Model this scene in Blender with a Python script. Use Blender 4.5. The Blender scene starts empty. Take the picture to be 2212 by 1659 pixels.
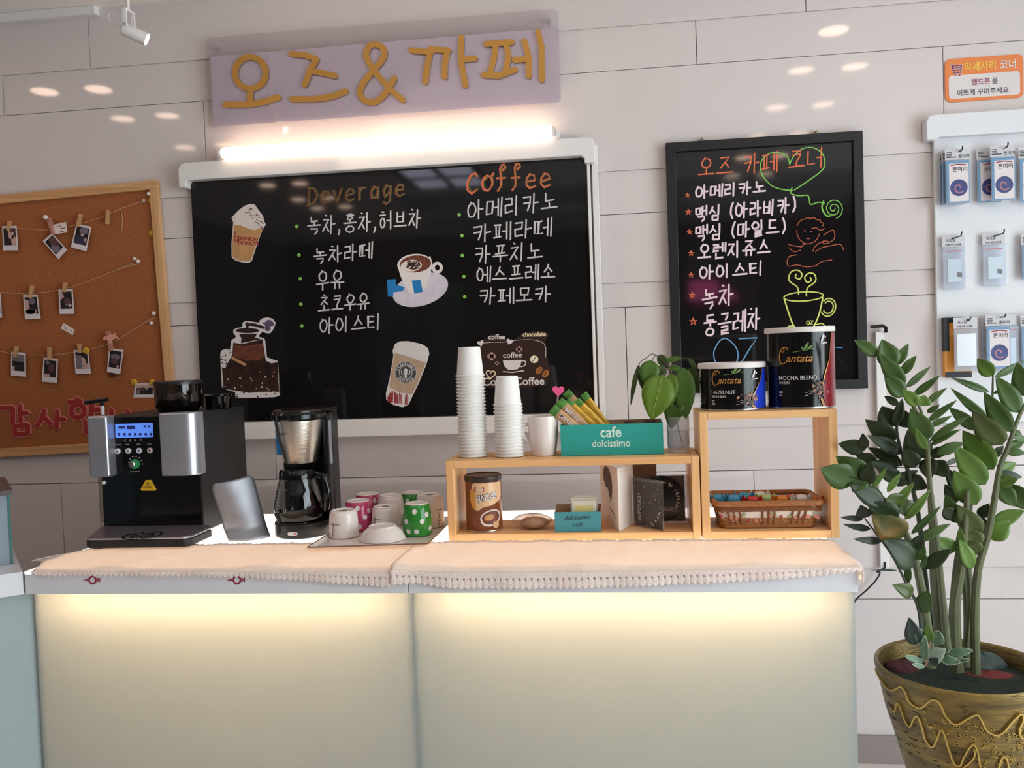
import bpy, bmesh, math, random
from mathutils import Vector, Matrix, Euler
random.seed(7)
SC = bpy.context.scene
COL = SC.collection
PI = math.pi

# ------------------------------------------------------------------ camera
FPX, CX, CY = 1915.0, 1106.0, 829.5           # focal length and centre for the 2212 x 1659 frame
EYE = Vector((0.0, -2.95, 1.375))
YAW, PITCH, ROLL = math.radians(-7.0), math.radians(-2.1), math.radians(2.07)

def cam_axes():
    f = Vector((math.sin(YAW), math.cos(YAW), 0)); r = Vector((math.cos(YAW), -math.sin(YAW), 0)); d = Vector((0, 0, -1))
    f2 = f * math.cos(PITCH) - d * math.sin(PITCH); d2 = d * math.cos(PITCH) + f * math.sin(PITCH)
    return r * math.cos(ROLL) + d2 * math.sin(ROLL), d2 * math.cos(ROLL) - r * math.sin(ROLL), f2
RX, DX, FX = cam_axes()
cd = bpy.data.cameras.new('camera'); cam = bpy.data.objects.new('camera', cd); COL.objects.link(cam)
cd.sensor_width = 36.0; cd.lens = 36.0 * FPX / 2212.0; cd.clip_start = 0.02
cam.matrix_world = Matrix(((RX.x, -DX.x, -FX.x, EYE.x), (RX.y, -DX.y, -FX.y, EYE.y), (RX.z, -DX.z, -FX.z, EYE.z), (0, 0, 0, 1)))
SC.camera = cam

def ray(px, py):
    return RX * ((px - CX) / FPX) + DX * ((py - CY) / FPX) + FX
def A(px, py, y=0.0):
    """point seen at a pixel on the upright plane at distance y"""
    d = ray(px, py); return EYE + d * ((y - EYE.y) / d.y)
def Z(px, py, z):
    """point seen at a pixel on the level plane at height z"""
    d = ray(px, py); return EYE + d * ((z - EYE.z) / d.z)

# ------------------------------------------------------------------ colour, world, lights
def lin(c):
    c = c / 255.0
    return c / 12.92 if c <= 0.04045 else ((c + 0.055) / 1.055) ** 2.4
def rgb(*c): return (lin(c[0]), lin(c[1]), lin(c[2]), 1.0)

SC.view_settings.view_transform = 'Standard'; SC.view_settings.look = 'None'
SC.view_settings.gamma = 1.0; SC.view_settings.use_curve_mapping = False
SC.view_settings.exposure = -0.1
w = bpy.data.worlds.new('world'); SC.world = w; w.use_nodes = True
w.node_tree.nodes['Background'].inputs[0].default_value = (0.86, 0.88, 1.0, 1); w.node_tree.nodes['Background'].inputs[1].default_value = 0.9

def area(name, loc, direction, sx, sy, power, color=(1, 1, 1), spread=180):
    l = bpy.data.lights.new(name, 'AREA'); l.shape = 'RECTANGLE'; l.size = sx; l.size_y = sy; l.energy = power; l.color = color
    l.spread = math.radians(spread)
    o = bpy.data.objects.new(name, l); COL.objects.link(o); o.location = loc
    o.rotation_euler = Vector(direction).to_track_quat('-Z', 'Y').to_euler()
    return o
# daylight outside the shop's right-hand window and the street front behind the camera
area('daylight_side_window', (3.05, -2.65, 1.15), (-1, 0.10, -0.10), 3.1, 2.4, 215, (0.95, 0.90, 1.0))
area('daylight_street_sky', (0.2, -7.9, 3.9), (0.0, 0.75, -0.65), 4.6, 1.6, 700, (0.95, 0.91, 1.0))

# ------------------------------------------------------------------ materials
MATS = {}
def mat(name, col, rough=0.5, metal=0.0, spec=0.5, coat=0.0, trans=0.0, emit=None, estr=0.0, alpha=1.0, ior=1.45,
        var=0.0, vscale=30.0, bump=0.0, bscale=80.0, stretch=None, sheen=0.0, sub=0.0, col2=None):
    """procedural surface: a base colour broken up by noise, an optional fine bump"""
    if name in MATS: return MATS[name]
    m = bpy.data.materials.new(name); MATS[name] = m; m.use_nodes = True
    nt = m.node_tree; b = nt.nodes['Principled BSDF']
    c = rgb(*col)
    b.inputs['Base Color'].default_value = c
    b.inputs['Roughness'].default_value = rough; b.inputs['Metallic'].default_value = metal
    b.inputs['Specular IOR Level'].default_value = spec; b.inputs['Coat Weight'].default_value = coat
    b.inputs['Transmission Weight'].default_value = trans; b.inputs['IOR'].default_value = ior
    b.inputs['Alpha'].default_value = alpha
    if sheen: b.inputs['Sheen Weight'].default_value = sheen
    if sub: b.inputs['Subsurface Weight'].default_value = sub; b.inputs['Subsurface Radius'].default_value = (0.01, 0.008, 0.006)
    if emit: b.inputs['Emission Color'].default_value = rgb(*emit); b.inputs['Emission Strength'].default_value = estr
    if var or bump:
        tc = nt.nodes.new('ShaderNodeTexCoord'); mp = nt.nodes.new('ShaderNodeMapping')
        nt.links.new(tc.outputs['Object'], mp.inputs['Vector'])
        if stretch: mp.inputs['Scale'].default_value = stretch
    if var:
        n = nt.nodes.new('ShaderNodeTexNoise'); n.inputs['Scale'].default_value = vscale; n.inputs['Detail'].default_value = 4
        nt.links.new(mp.outputs[0], n.inputs['Vector'])
        rp = nt.nodes.new('ShaderNodeValToRGB')
        c2 = rgb(*col2) if col2 else tuple(max(0, x * (1 - var)) for x in c[:3]) + (1,)
        c1 = c if col2 else tuple(min(1, x * (1 + var * 0.6)) for x in c[:3]) + (1,)
        rp.color_ramp.elements[0].color = c2; rp.color_ramp.elements[1].color = c1
        rp.color_ramp.elements[0].position = 0.3; rp.color_ramp.elements[1].position = 0.7
        nt.links.new(n.outputs['Fac'], rp.inputs[0]); nt.links.new(rp.outputs[0], b.inputs['Base Color'])
    if bump:
        n2 = nt.nodes.new('ShaderNodeTexNoise'); n2.inputs['Scale'].default_value = bscale; n2.inputs['Detail'].default_value = 3
        nt.links.new(mp.outputs[0], n2.inputs['Vector'])
        bp = nt.nodes.new('ShaderNodeBump'); bp.inputs['Strength'].default_value = bump; bp.inputs['Distance'].default_value = 0.004
        nt.links.new(n2.outputs['Fac'], bp.inputs['Height']); nt.links.new(bp.outputs[0], b.inputs['Normal'])
    return m

def glass(name, tint=(235, 245, 242), gloss=0.5, rough=0.01, solid=0.0, body=(255, 255, 255)):
    """thin clear pane: mostly lets light straight through, mirrors at grazing angles; solid = share of milky body"""
    if name in MATS: return MATS[name]
    m = bpy.data.materials.new(name); MATS[name] = m; m.use_nodes = True
    nt = m.node_tree; nt.nodes.clear()
    out = nt.nodes.new('ShaderNodeOutputMaterial'); tr = nt.nodes.new('ShaderNodeBsdfTransparent'); gl = nt.nodes.new('ShaderNodeBsdfGlossy')
    fr = nt.nodes.new('ShaderNodeFresnel'); fr.inputs[0].default_value = 1.5
    mx = nt.nodes.new('ShaderNodeMixShader'); mul = nt.nodes.new('ShaderNodeMath'); mul.operation = 'MULTIPLY'; mul.inputs[1].default_value = gloss * 2
    geo = nt.nodes.new('ShaderNodeNewGeometry'); io = nt.nodes.new('ShaderNodeMapRange')     # same fresnel from either side of the thin wall
    io.inputs['To Min'].default_value = 1.45; io.inputs['To Max'].default_value = 1 / 1.45
    nt.links.new(geo.outputs['Backfacing'], io.inputs['Value']); nt.links.new(io.outputs[0], fr.inputs[0])
    tr.inputs[0].default_value = rgb(*tint); gl.inputs['Roughness'].default_value = rough
    nt.links.new(fr.outputs[0], mul.inputs[0]); nt.links.new(mul.outputs[0], mx.inputs[0])
    nt.links.new(tr.outputs[0], mx.inputs[1]); nt.links.new(gl.outputs[0], mx.inputs[2])
    last = mx
    if solid:
        df = nt.nodes.new('ShaderNodeBsdfDiffuse'); df.inputs[0].default_value = rgb(*body)
        tl = nt.nodes.new('ShaderNodeBsdfTranslucent'); tl.inputs[0].default_value = rgb(*body)
        m3 = nt.nodes.new('ShaderNodeMixShader'); m3.inputs[0].default_value = 0.4
        nt.links.new(df.outputs[0], m3.inputs[1]); nt.links.new(tl.outputs[0], m3.inputs[2])
        m2 = nt.nodes.new('ShaderNodeMixShader'); m2.inputs[0].default_value = solid
        nt.links.new(mx.outputs[0], m2.inputs[1]); nt.links.new(m3.outputs[0], m2.inputs[2]); last = m2
    nt.links.new(last.outputs[0], out.inputs[0])
    return m

def wood(name, c1, c2, axis='X', scale=1.0, rough=0.45):
    """pine-like grain running along one axis"""
    if name in MATS: return MATS[name]
    m = mat(name, c1, rough); nt = m.node_tree; b = nt.nodes['Principled BSDF']
    tc = nt.nodes.new('ShaderNodeTexCoord'); mp = nt.nodes.new('ShaderNodeMapping')
    s = {'X': (1.5, 30, 30), 'Y': (30, 1.5, 30), 'Z': (30, 30, 1.5)}[axis]
    mp.inputs['Scale'].default_value = tuple(v * scale for v in s)
    n = nt.nodes.new('ShaderNodeTexNoise'); n.inputs['Scale'].default_value = 1.6; n.inputs['Detail'].default_value = 5; n.inputs['Distortion'].default_value = 0.8
    rp = nt.nodes.new('ShaderNodeValToRGB'); rp.color_ramp.elements[0].position = 0.35; rp.color_ramp.elements[1].position = 0.68
    rp.color_ramp.elements[0].color = rgb(*c2); rp.color_ramp.elements[1].color = rgb(*c1)
    nt.links.new(tc.outputs['Object'], mp.inputs[0]); nt.links.new(mp.outputs[0], n.inputs['Vector'])
    nt.links.new(n.outputs['Fac'], rp.inputs[0]); nt.links.new(rp.outputs[0], b.inputs['Base Color'])
    return m

# ------------------------------------------------------------------ mesh building
def world_of(o):
    m = Matrix.Identity(4)
    while o is not None:
        m = o.matrix_basis @ m; o = o.parent
    return m

class MB:
    def __init__(s): s.v = []; s.f = []; s.m = []; s.mi = 0
    def use(s, i): s.mi = i; return s
    def add(s, verts, faces):
        k = len(s.v); s.v += [Vector(p) for p in verts]
        for f in faces: s.f.append([i + k for i in f]); s.m.append(s.mi)
        return s
    def box(s, x0, x1, y0, y1, z0, z1):
        return s.add([(x0, y0, z0), (x1, y0, z0), (x1, y1, z0), (x0, y1, z0), (x0, y0, z1), (x1, y0, z1), (x1, y1, z1), (x0, y1, z1)],
                     [(3, 2, 1, 0), (4, 5, 6, 7), (0, 1, 5, 4), (1, 2, 6, 5), (2, 3, 7, 6), (3, 0, 4, 7)])
    def hexa(s, p):   # eight corners, same order as box
        return s.add(p, [(3, 2, 1, 0), (4, 5, 6, 7), (0, 1, 5, 4), (1, 2, 6, 5), (2, 3, 7, 6), (3, 0, 4, 7)])
    def lathe(s, prof, c=(0, 0, 0), n=32, axis='Z', cap0=True, cap1=True):
        """prof: list of (radius, height)"""
        c = Vector(c); vs = []
        for r, h in prof:
            for i in range(n):
                a = 2 * PI * i / n; x, y = r * math.cos(a), r * math.sin(a)
                p = {'Z': (x, y, h), 'Y': (x, h, -y), 'X': (h, x, y)}[axis]
                vs.append(c + Vector(p))
        fs = []
        for j in range(len(prof) - 1):
            for i in range(n):
                i2 = (i + 1) % n
                fs.append((j * n + i, j * n + i2, (j + 1) * n + i2, (j + 1) * n + i))
        if cap0: fs.append(tuple(reversed(range(n))))
        if cap1: fs.append(tuple((len(prof) - 1) * n + i for i in range(n)))
        return s.add(vs, fs)
    def tube(s, pts, r, n=8, caps=True):
        pts = [Vector(p) for p in pts]; rs = r if isinstance(r, (list, tuple)) else [r] * len(pts)
        vs = []; fs = []; up = None
        for i, p in enumerate(pts):
            t = (pts[min(i + 1, len(pts) - 1)] - pts[max(i - 1, 0)])
            t = t.normalized() if t.length > 1e-9 else Vector((0, 0, 1))
            if up is None:
                up = Vector((0, 0, 1)) if abs(t.z) < 0.9 else Vector((1, 0, 0))
            a = t.cross(up)
            if a.length < 1e-6: a = t.cross(Vector((0, 1, 0)))
            a.normalize(); b = a.cross(t).normalized(); up = b
            for k in range(n):
                q = 2 * PI * k / n; vs.append(p + (a * math.cos(q) + b * math.sin(q)) * rs[i])
        for i in range(len(pts) - 1):
            for k in range(n):
                k2 = (k + 1) % n; fs.append((i * n + k, (i + 1) * n + k, (i + 1) * n + k2, i * n + k2))
        if caps: fs.append(tuple(range(n))); fs.append(tuple(reversed(range((len(pts) - 1) * n, len(pts) * n))))
        return s.add(vs, fs)
    def prism(s, poly, f, d0, d1):
        """poly of (u, v) with f(u, v, d) -> point; between depths d0 and d1 (d0 = front)"""
        n = len(poly); vs = [f(u, v, d0) for u, v in poly] + [f(u, v, d1) for u, v in poly]
        return s.add(vs, [tuple(range(n)), tuple(reversed(range(n, 2 * n)))] + [(i + n, (i + 1) % n + n, (i + 1) % n, i) for i in range(n)])
    def stroke(s, pts, wd, f, d0=0.0, d1=0.001, cap=True):
        """pen stroke: a ribbon along (u, v) points, f(u, v, d) -> point"""
        P = [Vector(p) for p in pts]
        if len(P) == 1: P.append(P[0] + Vector((wd * 0.01, 0)))
        L = []; R = []
        for i, p in enumerate(P):
            t = P[min(i + 1, len(P) - 1)] - P[max(i - 1, 0)]
            t = t.normalized() if t.length > 1e-9 else Vector((1, 0))
            nrm = Vector((-t.y, t.x)); k = 1.0
            if 0 < i < len(P) - 1:
                a = (P[i] - P[i - 1]).normalized(); cs = abs(a.dot(t)); k = 1 / max(cs, 0.6)
            L.append(p + nrm * wd / 2 * k); R.append(p - nrm * wd / 2 * k)
        poly0 = P[0] - (P[1] - P[0]).normalized() * wd * 0.4; poly1 = P[-1] + (P[-1] - P[-2]).normalized() * wd * 0.4
        n = len(P); vs = []
        rise = abs(d0 - d1) * 0.25        # the pen rides up a little, so a line may cross itself
        for d, k in ((d0, 1), (d1, 0)):
            e = [d + k * rise * i / max(1, n - 1) for i in range(n)]
            vs += [f(q.x, q.y, e[i]) for i, q in enumerate(L)] + [f(q.x, q.y, e[i]) for i, q in enumerate(R)] + [f(poly0.x, poly0.y, e[0]), f(poly1.x, poly1.y, e[-1])]
        m = 2 * n + 2; fs = []
        for i in range(n - 1):
            fs.append((i, n + i, n + i + 1, i + 1)); fs.append((m + i, m + i + 1, m + n + i + 1, m + n + i))
            fs.append((i, i + 1, m + i + 1, m + i)); fs.append((n + i, m + n + i, m + n + i + 1, n + i + 1))
        fs += [(0, 2 * n, n), (m, m + n, m + 2 * n), (n - 1, 2 * n - 1, 2 * n + 1), (m + n - 1, m + 2 * n + 1, m + 2 * n - 1)]
        fs += [(0, m, m + 2 * n, 2 * n), (n, 2 * n, m + 2 * n, m + n), (n - 1, 2 * n + 1, m + 2 * n + 1, m + n - 1), (2 * n - 1, m + 2 * n - 1, m + 2 * n + 1, 2 * n + 1)]
        return s.add(vs, fs)
    def text(s, body, f, size=1.0, u=0.0, v=0.0, align='LEFT', bold=0.0, d=0.0, sx=1.0, shear=0.0):
        vs, fs, wdt = text_mesh(body, bold, shear)
        o = {'LEFT': 0, 'CENTER': -wdt / 2, 'RIGHT': -wdt}[align]
        return s.add([f(u + (x + o) * size * sx, v + y * size, d) for x, y in vs], fs)
    def grid(s, nu, nv, f):
        vs = [f(i / nu, j / nv) for j in range(nv + 1) for i in range(nu + 1)]
        return s.add(vs, [(j * (nu + 1) + i, j * (nu + 1) + i + 1, (j + 1) * (nu + 1) + i + 1, (j + 1) * (nu + 1) + i) for j in range(nv) for i in range(nu)])
    def build(s, name, mats, parent=None, loc=None, world=False, smooth=35, bevel=0.0, solid=0.0, fixn=True, seg=2):
        if not isinstance(mats, (list, tuple)): mats = [mats]
        me = bpy.data.meshes.new(name)
        vs = s.v
        if parent is not None and world:
            mi = world_of(parent).inverted(); vs = [mi @ p for p in vs]
        elif parent is None and loc is not None:
            l = Vector(loc); vs = [p - l for p in vs]
        me.from_pydata([tuple(p) for p in vs], [], s.f)
        for m in mats: me.materials.append(m)
        me.polygons.foreach_set('material_index', s.m)
        if fixn:
            bm = bmesh.new(); bm.from_mesh(me); bmesh.ops.recalc_face_normals(bm, faces=bm.faces[:]); bm.to_mesh(me); bm.free()
        if smooth:
            me.polygons.foreach_set('use_smooth', [True] * len(me.polygons))
            me.set_sharp_from_angle(angle=math.radians(smooth))
        me.update()
        o = bpy.data.objects.new(name, me); COL.objects.link(o)
        if parent is not None: o.parent = parent
        elif loc is not None: o.location = loc
        if bevel:
            md = o.modifiers.new('bevel', 'BEVEL'); md.width = bevel; md.segments = seg; md.limit_method = 'ANGLE'; md.angle_limit = math.radians(40)
        if solid:
            md = o.modifiers.new('solidify', 'SOLIDIFY'); md.thickness = solid; md.offset = 0
        return o

_TXT = {}
def text_mesh(body, bold=0.0, shear=0.0):
    k = (body, bold, shear)
    if k not in _TXT:
        c = bpy.data.curves.new('tmp', 'FONT'); c.body = body; c.size = 1.0; c.resolution_u = 3; c.offset = bold; c.shear = shear
        o = bpy.data.objects.new('tmp', c); COL.objects.link(o)
        me = bpy.data.meshes.new_from_object(o.evaluated_get(bpy.context.evaluated_depsgraph_get()))
        vs = [(v.co.x, v.co.y) for v in me.vertices]; fs = [tuple(p.vertices) for p in me.polygons]
        bpy.data.objects.remove(o); bpy.data.curves.remove(c); bpy.data.meshes.remove(me)
        x0 = min([p[0] for p in vs] or [0]); x1 = max([p[0] for p in vs] or [0])
        _TXT[k] = ([(x - x0, y) for x, y in vs], fs, x1 - x0)
    return _TXT[k]

def tag(o, label=None, cat=None, group=None, kind=None):
    if label: o['label'] = label
    if cat: o['category'] = cat
    if group: o['group'] = group
    if kind: o['kind'] = kind
    return o
def thing(name, label, cat, loc=(0, 0, 0), rotz=0.0, group=None, rot=None):
    o = bpy.data.objects.new(name, None); COL.objects.link(o); o.empty_display_size = 0.05
    o.location = loc; o.rotation_euler = rot if rot else (0, 0, rotz)
    return tag(o, label, cat, group)
def dup(root, loc=None, rotz=None, label=None, group=None, rot=None):
    r = root.copy(); COL.objects.link(r)
    if loc is not None: r.location = loc
    if rotz is not None: r.rotation_euler = (0, 0, rotz)
    if rot is not None: r.rotation_euler = rot
    if label: r['label'] = label
    if group: r['group'] = group
    for ch in list(root.children):
        c = ch.copy(); COL.objects.link(c); c.parent = r
        for g in list(ch.children):
            d = g.copy(); COL.objects.link(d); d.parent = c
    return r
def structure(o): o['kind'] = 'structure'; return o

def circ(cu, cv, r, n=24, r2=None, a0=0.0, a1=2 * PI, tilt=0.0):
    r2 = r if r2 is None else r2; full = abs(a1 - a0 - 2 * PI) < 1e-6; m = n if full else n + 1
    out = []
    for i in range(m):
        a = a0 + (a1 - a0) * i / n; x, y = r * math.cos(a), r2 * math.sin(a)
        out.append((cu + x * math.cos(tilt) - y * math.sin(tilt), cv + x * math.sin(tilt) + y * math.cos(tilt)))
    return out
def rrect(x0, x1, y0, y1, r, n=5):
    out = []
    for cx, cy, a in ((x1 - r, y1 - r, 0), (x0 + r, y1 - r, PI / 2), (x0 + r, y0 + r, PI), (x1 - r, y0 + r, 1.5 * PI)):
        for i in range(n + 1):
            q = a + PI / 2 * i / n; out.append((cx + r * math.cos(q), cy + r * math.sin(q)))
    return out
def onwall(y):                       # (u, v) are metres across and up; d = distance in front of the plane
    return lambda u, v, d: Vector((u, y - d, v))
def onpx(y):                         # (u, v) are photo pixels, dropped onto the upright plane y
    def f(u, v, d):
        p = A(u, v, y); return Vector((p.x, y - d, p.z))
    return f
def onface(O, U, V, N=None):         # any flat face: origin, across, up
    O, U, V = Vector(O), Vector(U).normalized(), Vector(V).normalized(); N = Vector(N).normalized() if N else U.cross(V).normalized()
    return lambda u, v, d: O + U * u + V * v + N * d
def oncyl(c, r, a0=-PI / 2):         # u = metres along the arc (0 faces a0), v = up
    c = Vector(c)
    def f(u, v, d):
        a = a0 + u / r; return c + Vector(((r + d) * math.cos(a), (r + d) * math.sin(a), v))
    return f
# ------------------------------------------------------------------ the room
M_wall = mat('white_gloss_panel', (217, 207, 205), rough=0.055, spec=0.5, var=0.02, vscale=3)
M_floor = mat('floor_tile', (230, 220, 216), rough=0.35, var=0.08, vscale=8)
M_ceil = mat('ceiling_paint', (244, 238, 232), rough=0.7)
M_dim = mat('grey_paint', (120, 112, 110), rough=0.6)
M_white = mat('white_plastic', (232, 228, 226), rough=0.3)
M_black = mat('black_plastic', (14, 14, 15), rough=0.3)
M_steel = mat('steel', (190, 188, 185), rough=0.25, metal=1.0)
M_chrome = mat('chrome', (225, 225, 225), rough=0.08, metal=1.0)
M_pane = glass('window_glass')
XL, XR, YB, HC = -3.6, 2.7, -6.4, 2.625
# back wall: lapped white panels; the rows under each strong seam sit a little further back
b = MB()
rows = [(2.64, 2.419, 0), (2.419, 2.278, 1), (2.278, 1.953, 0), (1.953, 1.812, 1), (1.812, 1.587, 0), (1.587, 1.507, 1), (1.507, 1.100, 0),
        (1.100, 0.960, 1), (0.960, 0.637, 0), (0.637, 0.535, 1), (0.535, 0.09, 0)]
cuts = {0: [-1.81, 0.62], 1: [-2.147, 0.276], 2: [-1.401, 1.03], 3: [-1.9, 0.6], 4: [-2.4, 1.4], 5: [-0.9, 1.2], 6: [0.022, -2.5], 7: [-1.2, 1.15], 8: [-2.008, 0.421], 9: [-0.6, 0.9], 10: [-1.5, 0.7]}
for i, (zt, zb, deep) in enumerate(rows):
    xs = [XL] + sorted(cuts[i]) + [XR]
    for x0, x1 in zip(xs[:-1], xs[1:]):
        g = 0.0012
        y1 = 0.0 if not deep else 0.0
        if deep:     # top edge recessed 4 mm, coming forward to the next seam
            b.hexa([(x0 + g, 0.001, zb + g), (x1 - g, 0.001, zb + g), (x1 - g, 0.02, zb + g), (x0 + g, 0.02, zb + g),
                    (x0 + g, 0.005, zt), (x1 - g, 0.005, zt), (x1 - g, 0.02, zt), (x0 + g, 0.02, zt)])
        else:
            b.box(x0 + g, x1 - g, 0.0, 0.02, zb + 0.0006, zt - g)
b.use(1).box(XL, XR, 0.018, 0.12, 0, 2.66)
structure(b.build('wall_back', [M_wall, mat('panel_gap', (95, 88, 84), rough=0.8)], smooth=0))
structure(MB().box(XL, XR, YB, 0.1, -0.1, 0).build('floor', M_floor, smooth=0))
structure(MB().box(XL, XR, YB, 0.1, HC, HC + 0.1).build('ceiling', M_ceil, smooth=0))
structure(MB().box(XL - 0.1, XL, YB, 0.1, 0, HC).build('wall_left', M_dim, smooth=0))
# right wall around its window opening
wy0, wy1, wz0, wz1 = -4.3, -1.05, 0.06, 2.45
b = MB(); b.box(XR, XR + 0.12, wy1, 0.1, 0, HC); b.box(XR, XR + 0.12, YB, wy0, 0, HC); b.box(XR, XR + 0.12, wy0, wy1, 0, wz0); b.box(XR, XR + 0.12, wy0, wy1, wz1, HC)
structure(b.build('wall_right', M_dim, smooth=0))
b = MB()
for y in (-4.3, -3.23, -2.17, -1.10): b.box(XR + 0.02, XR + 0.08, y, y + 0.05, wz0, wz1)
b.box(XR + 0.02, XR + 0.08, wy0, wy1, wz0, wz0 + 0.05); b.box(XR + 0.02, XR + 0.08, wy0, wy1, wz1 - 0.05, wz1)
wn = structure(b.build('window_1', mat('dark_frame', (60, 60, 62), rough=0.4), smooth=0))
MB().box(XR + 0.045, XR + 0.051, wy0 + 0.04, wy1 - 0.04, wz0 + 0.04, wz1 - 0.04).build('pane', M_pane, wn, smooth=0)
# front wall (behind the camera): shop front with openings
ops = [(-2.65, -1.58, 0.45, 2.18), (0.68, 1.42, 1.69, 2.43)]
b = MB(); x = XL
for x0, x1, z0, z1 in ops:
    b.box(x, x0, YB - 0.1, YB, 0, HC); b.box(x0, x1, YB - 0.1, YB, 0, z0); b.box(x0, x1, YB - 0.1, YB, z1, HC); x = x1
b.box(x, XR + 0.12, YB - 0.1, YB, 0, HC)
structure(b.build('wall_front', mat('dark_shop_wall', (74, 70, 68), rough=0.5), smooth=0))
for k, (x0, x1, z0, z1) in enumerate(ops):
    b = MB(); t = 0.05
    b.box(x0, x0 + t, YB - 0.08, YB - 0.02, z0, z1); b.box(x1 - t, x1, YB - 0.08, YB - 0.02, z0, z1)
    b.box(x0 + t, x1 - t, YB - 0.08, YB - 0.02, z1 - t, z1); b.box(x0 + t, x1 - t, YB - 0.08, YB - 0.02, z0, z0 + t)
    b.box((x0 + x1) / 2 - 0.02, (x0 + x1) / 2 + 0.02, YB - 0.08, YB - 0.02, z0 + t, z1 - t)
    wn = structure(b.build('window_%d' % (k + 2), MATS['dark_frame'], smooth=0))
    MB().box(x0 + 0.03, x1 - 0.03, YB - 0.053, YB - 0.047, z0 + 0.03, z1 - 0.03).build('pane', M_pane, wn, smooth=0)
structure(MB().box(XL, XR, -0.014, 0.004, 0.0, 0.09).build('baseboard_back', mat('baseboard_grey', (150, 138, 133), rough=0.4), smooth=0, bevel=0.002))
structure(MB().box(XL, -1.765, -0.03, 0.0, HC - 0.03, HC - 0.0005).build('trim_1', M_white, smooth=0, bevel=0.002))

# ceiling: a light panel and metal slats towards the street, mirrored in the black boards
t = thing('ceiling_panel_light', 'framed rectangular light panel in the ceiling behind the viewer, mirrored in the wide board', 'ceiling light', (-1.18, -3.18, HC))
b = MB()
for x0, x1, y0, y1 in ((-1.46, -0.90, -3.62, -3.58), (-1.46, -0.90, -2.78, -2.74), (-1.46, -1.42, -3.58, -2.78), (-0.94, -0.90, -3.58, -2.78), (-1.20, -1.16, -3.58, -2.78), (-1.42, -1.20, -3.24, -3.18), (-1.16, -0.94, -3.24, -3.18)): b.box(x0, x1, y0, y1, HC - 0.03, HC - 0.001)
b.build('frame', mat('dark_frame', (60, 60, 62), rough=0.4), t, world=True, smooth=0)
for k, (x0, x1, y0, y1) in enumerate(((-1.42, -1.20, -3.58, -3.24), (-1.42, -1.20, -3.18, -2.78), (-1.16, -0.94, -3.58, -3.24), (-1.16, -0.94, -3.18, -2.78))):
    MB().box(x0 + .002, x1 - .002, y0 + .002, y1 - .002, HC - 0.02, HC - 0.012).build('diffuser', mat('panel_diffuser', (235, 235, 245), emit=(228, 232, 255), estr=4.5), t, world=True, smooth=0)
for k, y in enumerate((-3.97, -4.38, -5.1, -5.6)):
    structure(MB().box(-1.7, XR - 0.002, y - 0.07, y + 0.07, HC - 0.05, HC - 0.0005).build('trim_%d' % (k + 2), mat('grey_ceiling_slat', (176, 182, 186), rough=0.3), smooth=0))
# across the street
structure(MB().box(-9, 9, -11.2, -11, 0, 6).build('wall_street', mat('street_facade', (120, 124, 132), rough=0.8, var=0.5, vscale=1.2), smooth=0))
structure(MB().box(-9, 9, -11, YB - 0.1, -0.12, -0.02).build('floor_street', mat('street_paving', (128, 128, 130), rough=0.9), smooth=0))
def outdoor(name, label, cat, x0, x1, z0, z1, y, col):
    t = thing(name, label, cat, ((x0 + x1) / 2, y, -0.02))
    MB().box(x0, x1, y - 0.04, y, z0, z1).build('sign_face', mat('paint_' + name, col, rough=0.5), t, world=True, smooth=0)
    for x in (x0 + 0.06, x1 - 0.1): MB().box(x, x + 0.04, y - 0.08, y - 0.041, -0.02, z1 - 0.02).build('post', M_steel, t, world=True, smooth=0)
outdoor('green_street_sign', 'green sign out in the street, mirrored in the middle of the wide board', 'sign', -1.80, -1.62, 1.95, 2.25, -6.9, (40, 200, 90))
t = thing('pink_awning', 'pink market awning out in the street, mirrored in the framed menu board', 'awning', (1.0, -7.4, -0.02))
MB().hexa([(0.60, -7.9, 1.72), (1.34, -7.9, 1.72), (1.34, -7.2, 1.66), (0.60, -7.2, 1.66), (0.60, -7.9, 2.14), (1.22, -7.9, 2.14), (1.34, -7.2, 1.86), (0.60, -7.2, 1.86)]).build('canopy', mat('pink_canvas', (226, 40, 130), rough=0.7), t, world=True, smooth=0)
for x, y in ((0.66, -7.3), (1.28, -7.3), (0.66, -7.8), (1.28, -7.8)): MB().box(x - .02, x + .02, y - .02, y + .02, -0.02, 1.70).build('pole', M_steel, t, world=True, smooth=0)

# recessed downlights in pairs along the ceiling
def downlight(x, y, label):
    t = thing('downlight', label, 'ceiling light', (x, y, HC), 0, 'recessed ceiling downlights in rows')
    MB().lathe([(0.057, 0), (0.075, 0), (0.075, -0.006), (0.057, -0.004)], n=28, cap0=False, cap1=False).build('trim_ring', M_white, t)
    MB().lathe([(0.056, -0.002), (0.02, -0.003)], n=28).build('lens', mat('downlight_lens', (255, 240, 220), emit=(255, 216, 190), estr=20), t)
    return t
base = None
for cx, ys in ((0.87, (-0.68, -1.33, -1.97, -2.62, -3.27, -3.9, -4.55)), (1.11, (-1.33, -1.97, -2.62, -3.27, -3.9, -4.55)),
               (-2.46, (-0.68, -1.32, -1.97, -2.6, -3.22, -3.83, -4.27)), (-2.22, (-0.70, -1.32, -1.97, -2.6, -3.22, -3.83, -4.27))):
    for y in ys:
        lb = 'round recessed downlight glowing warm in the shop ceiling, mirrored in the glossy wall and boards'
        base = downlight(cx, y, lb) if base is None else (dup(base, (cx, y, HC)) and base)

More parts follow.
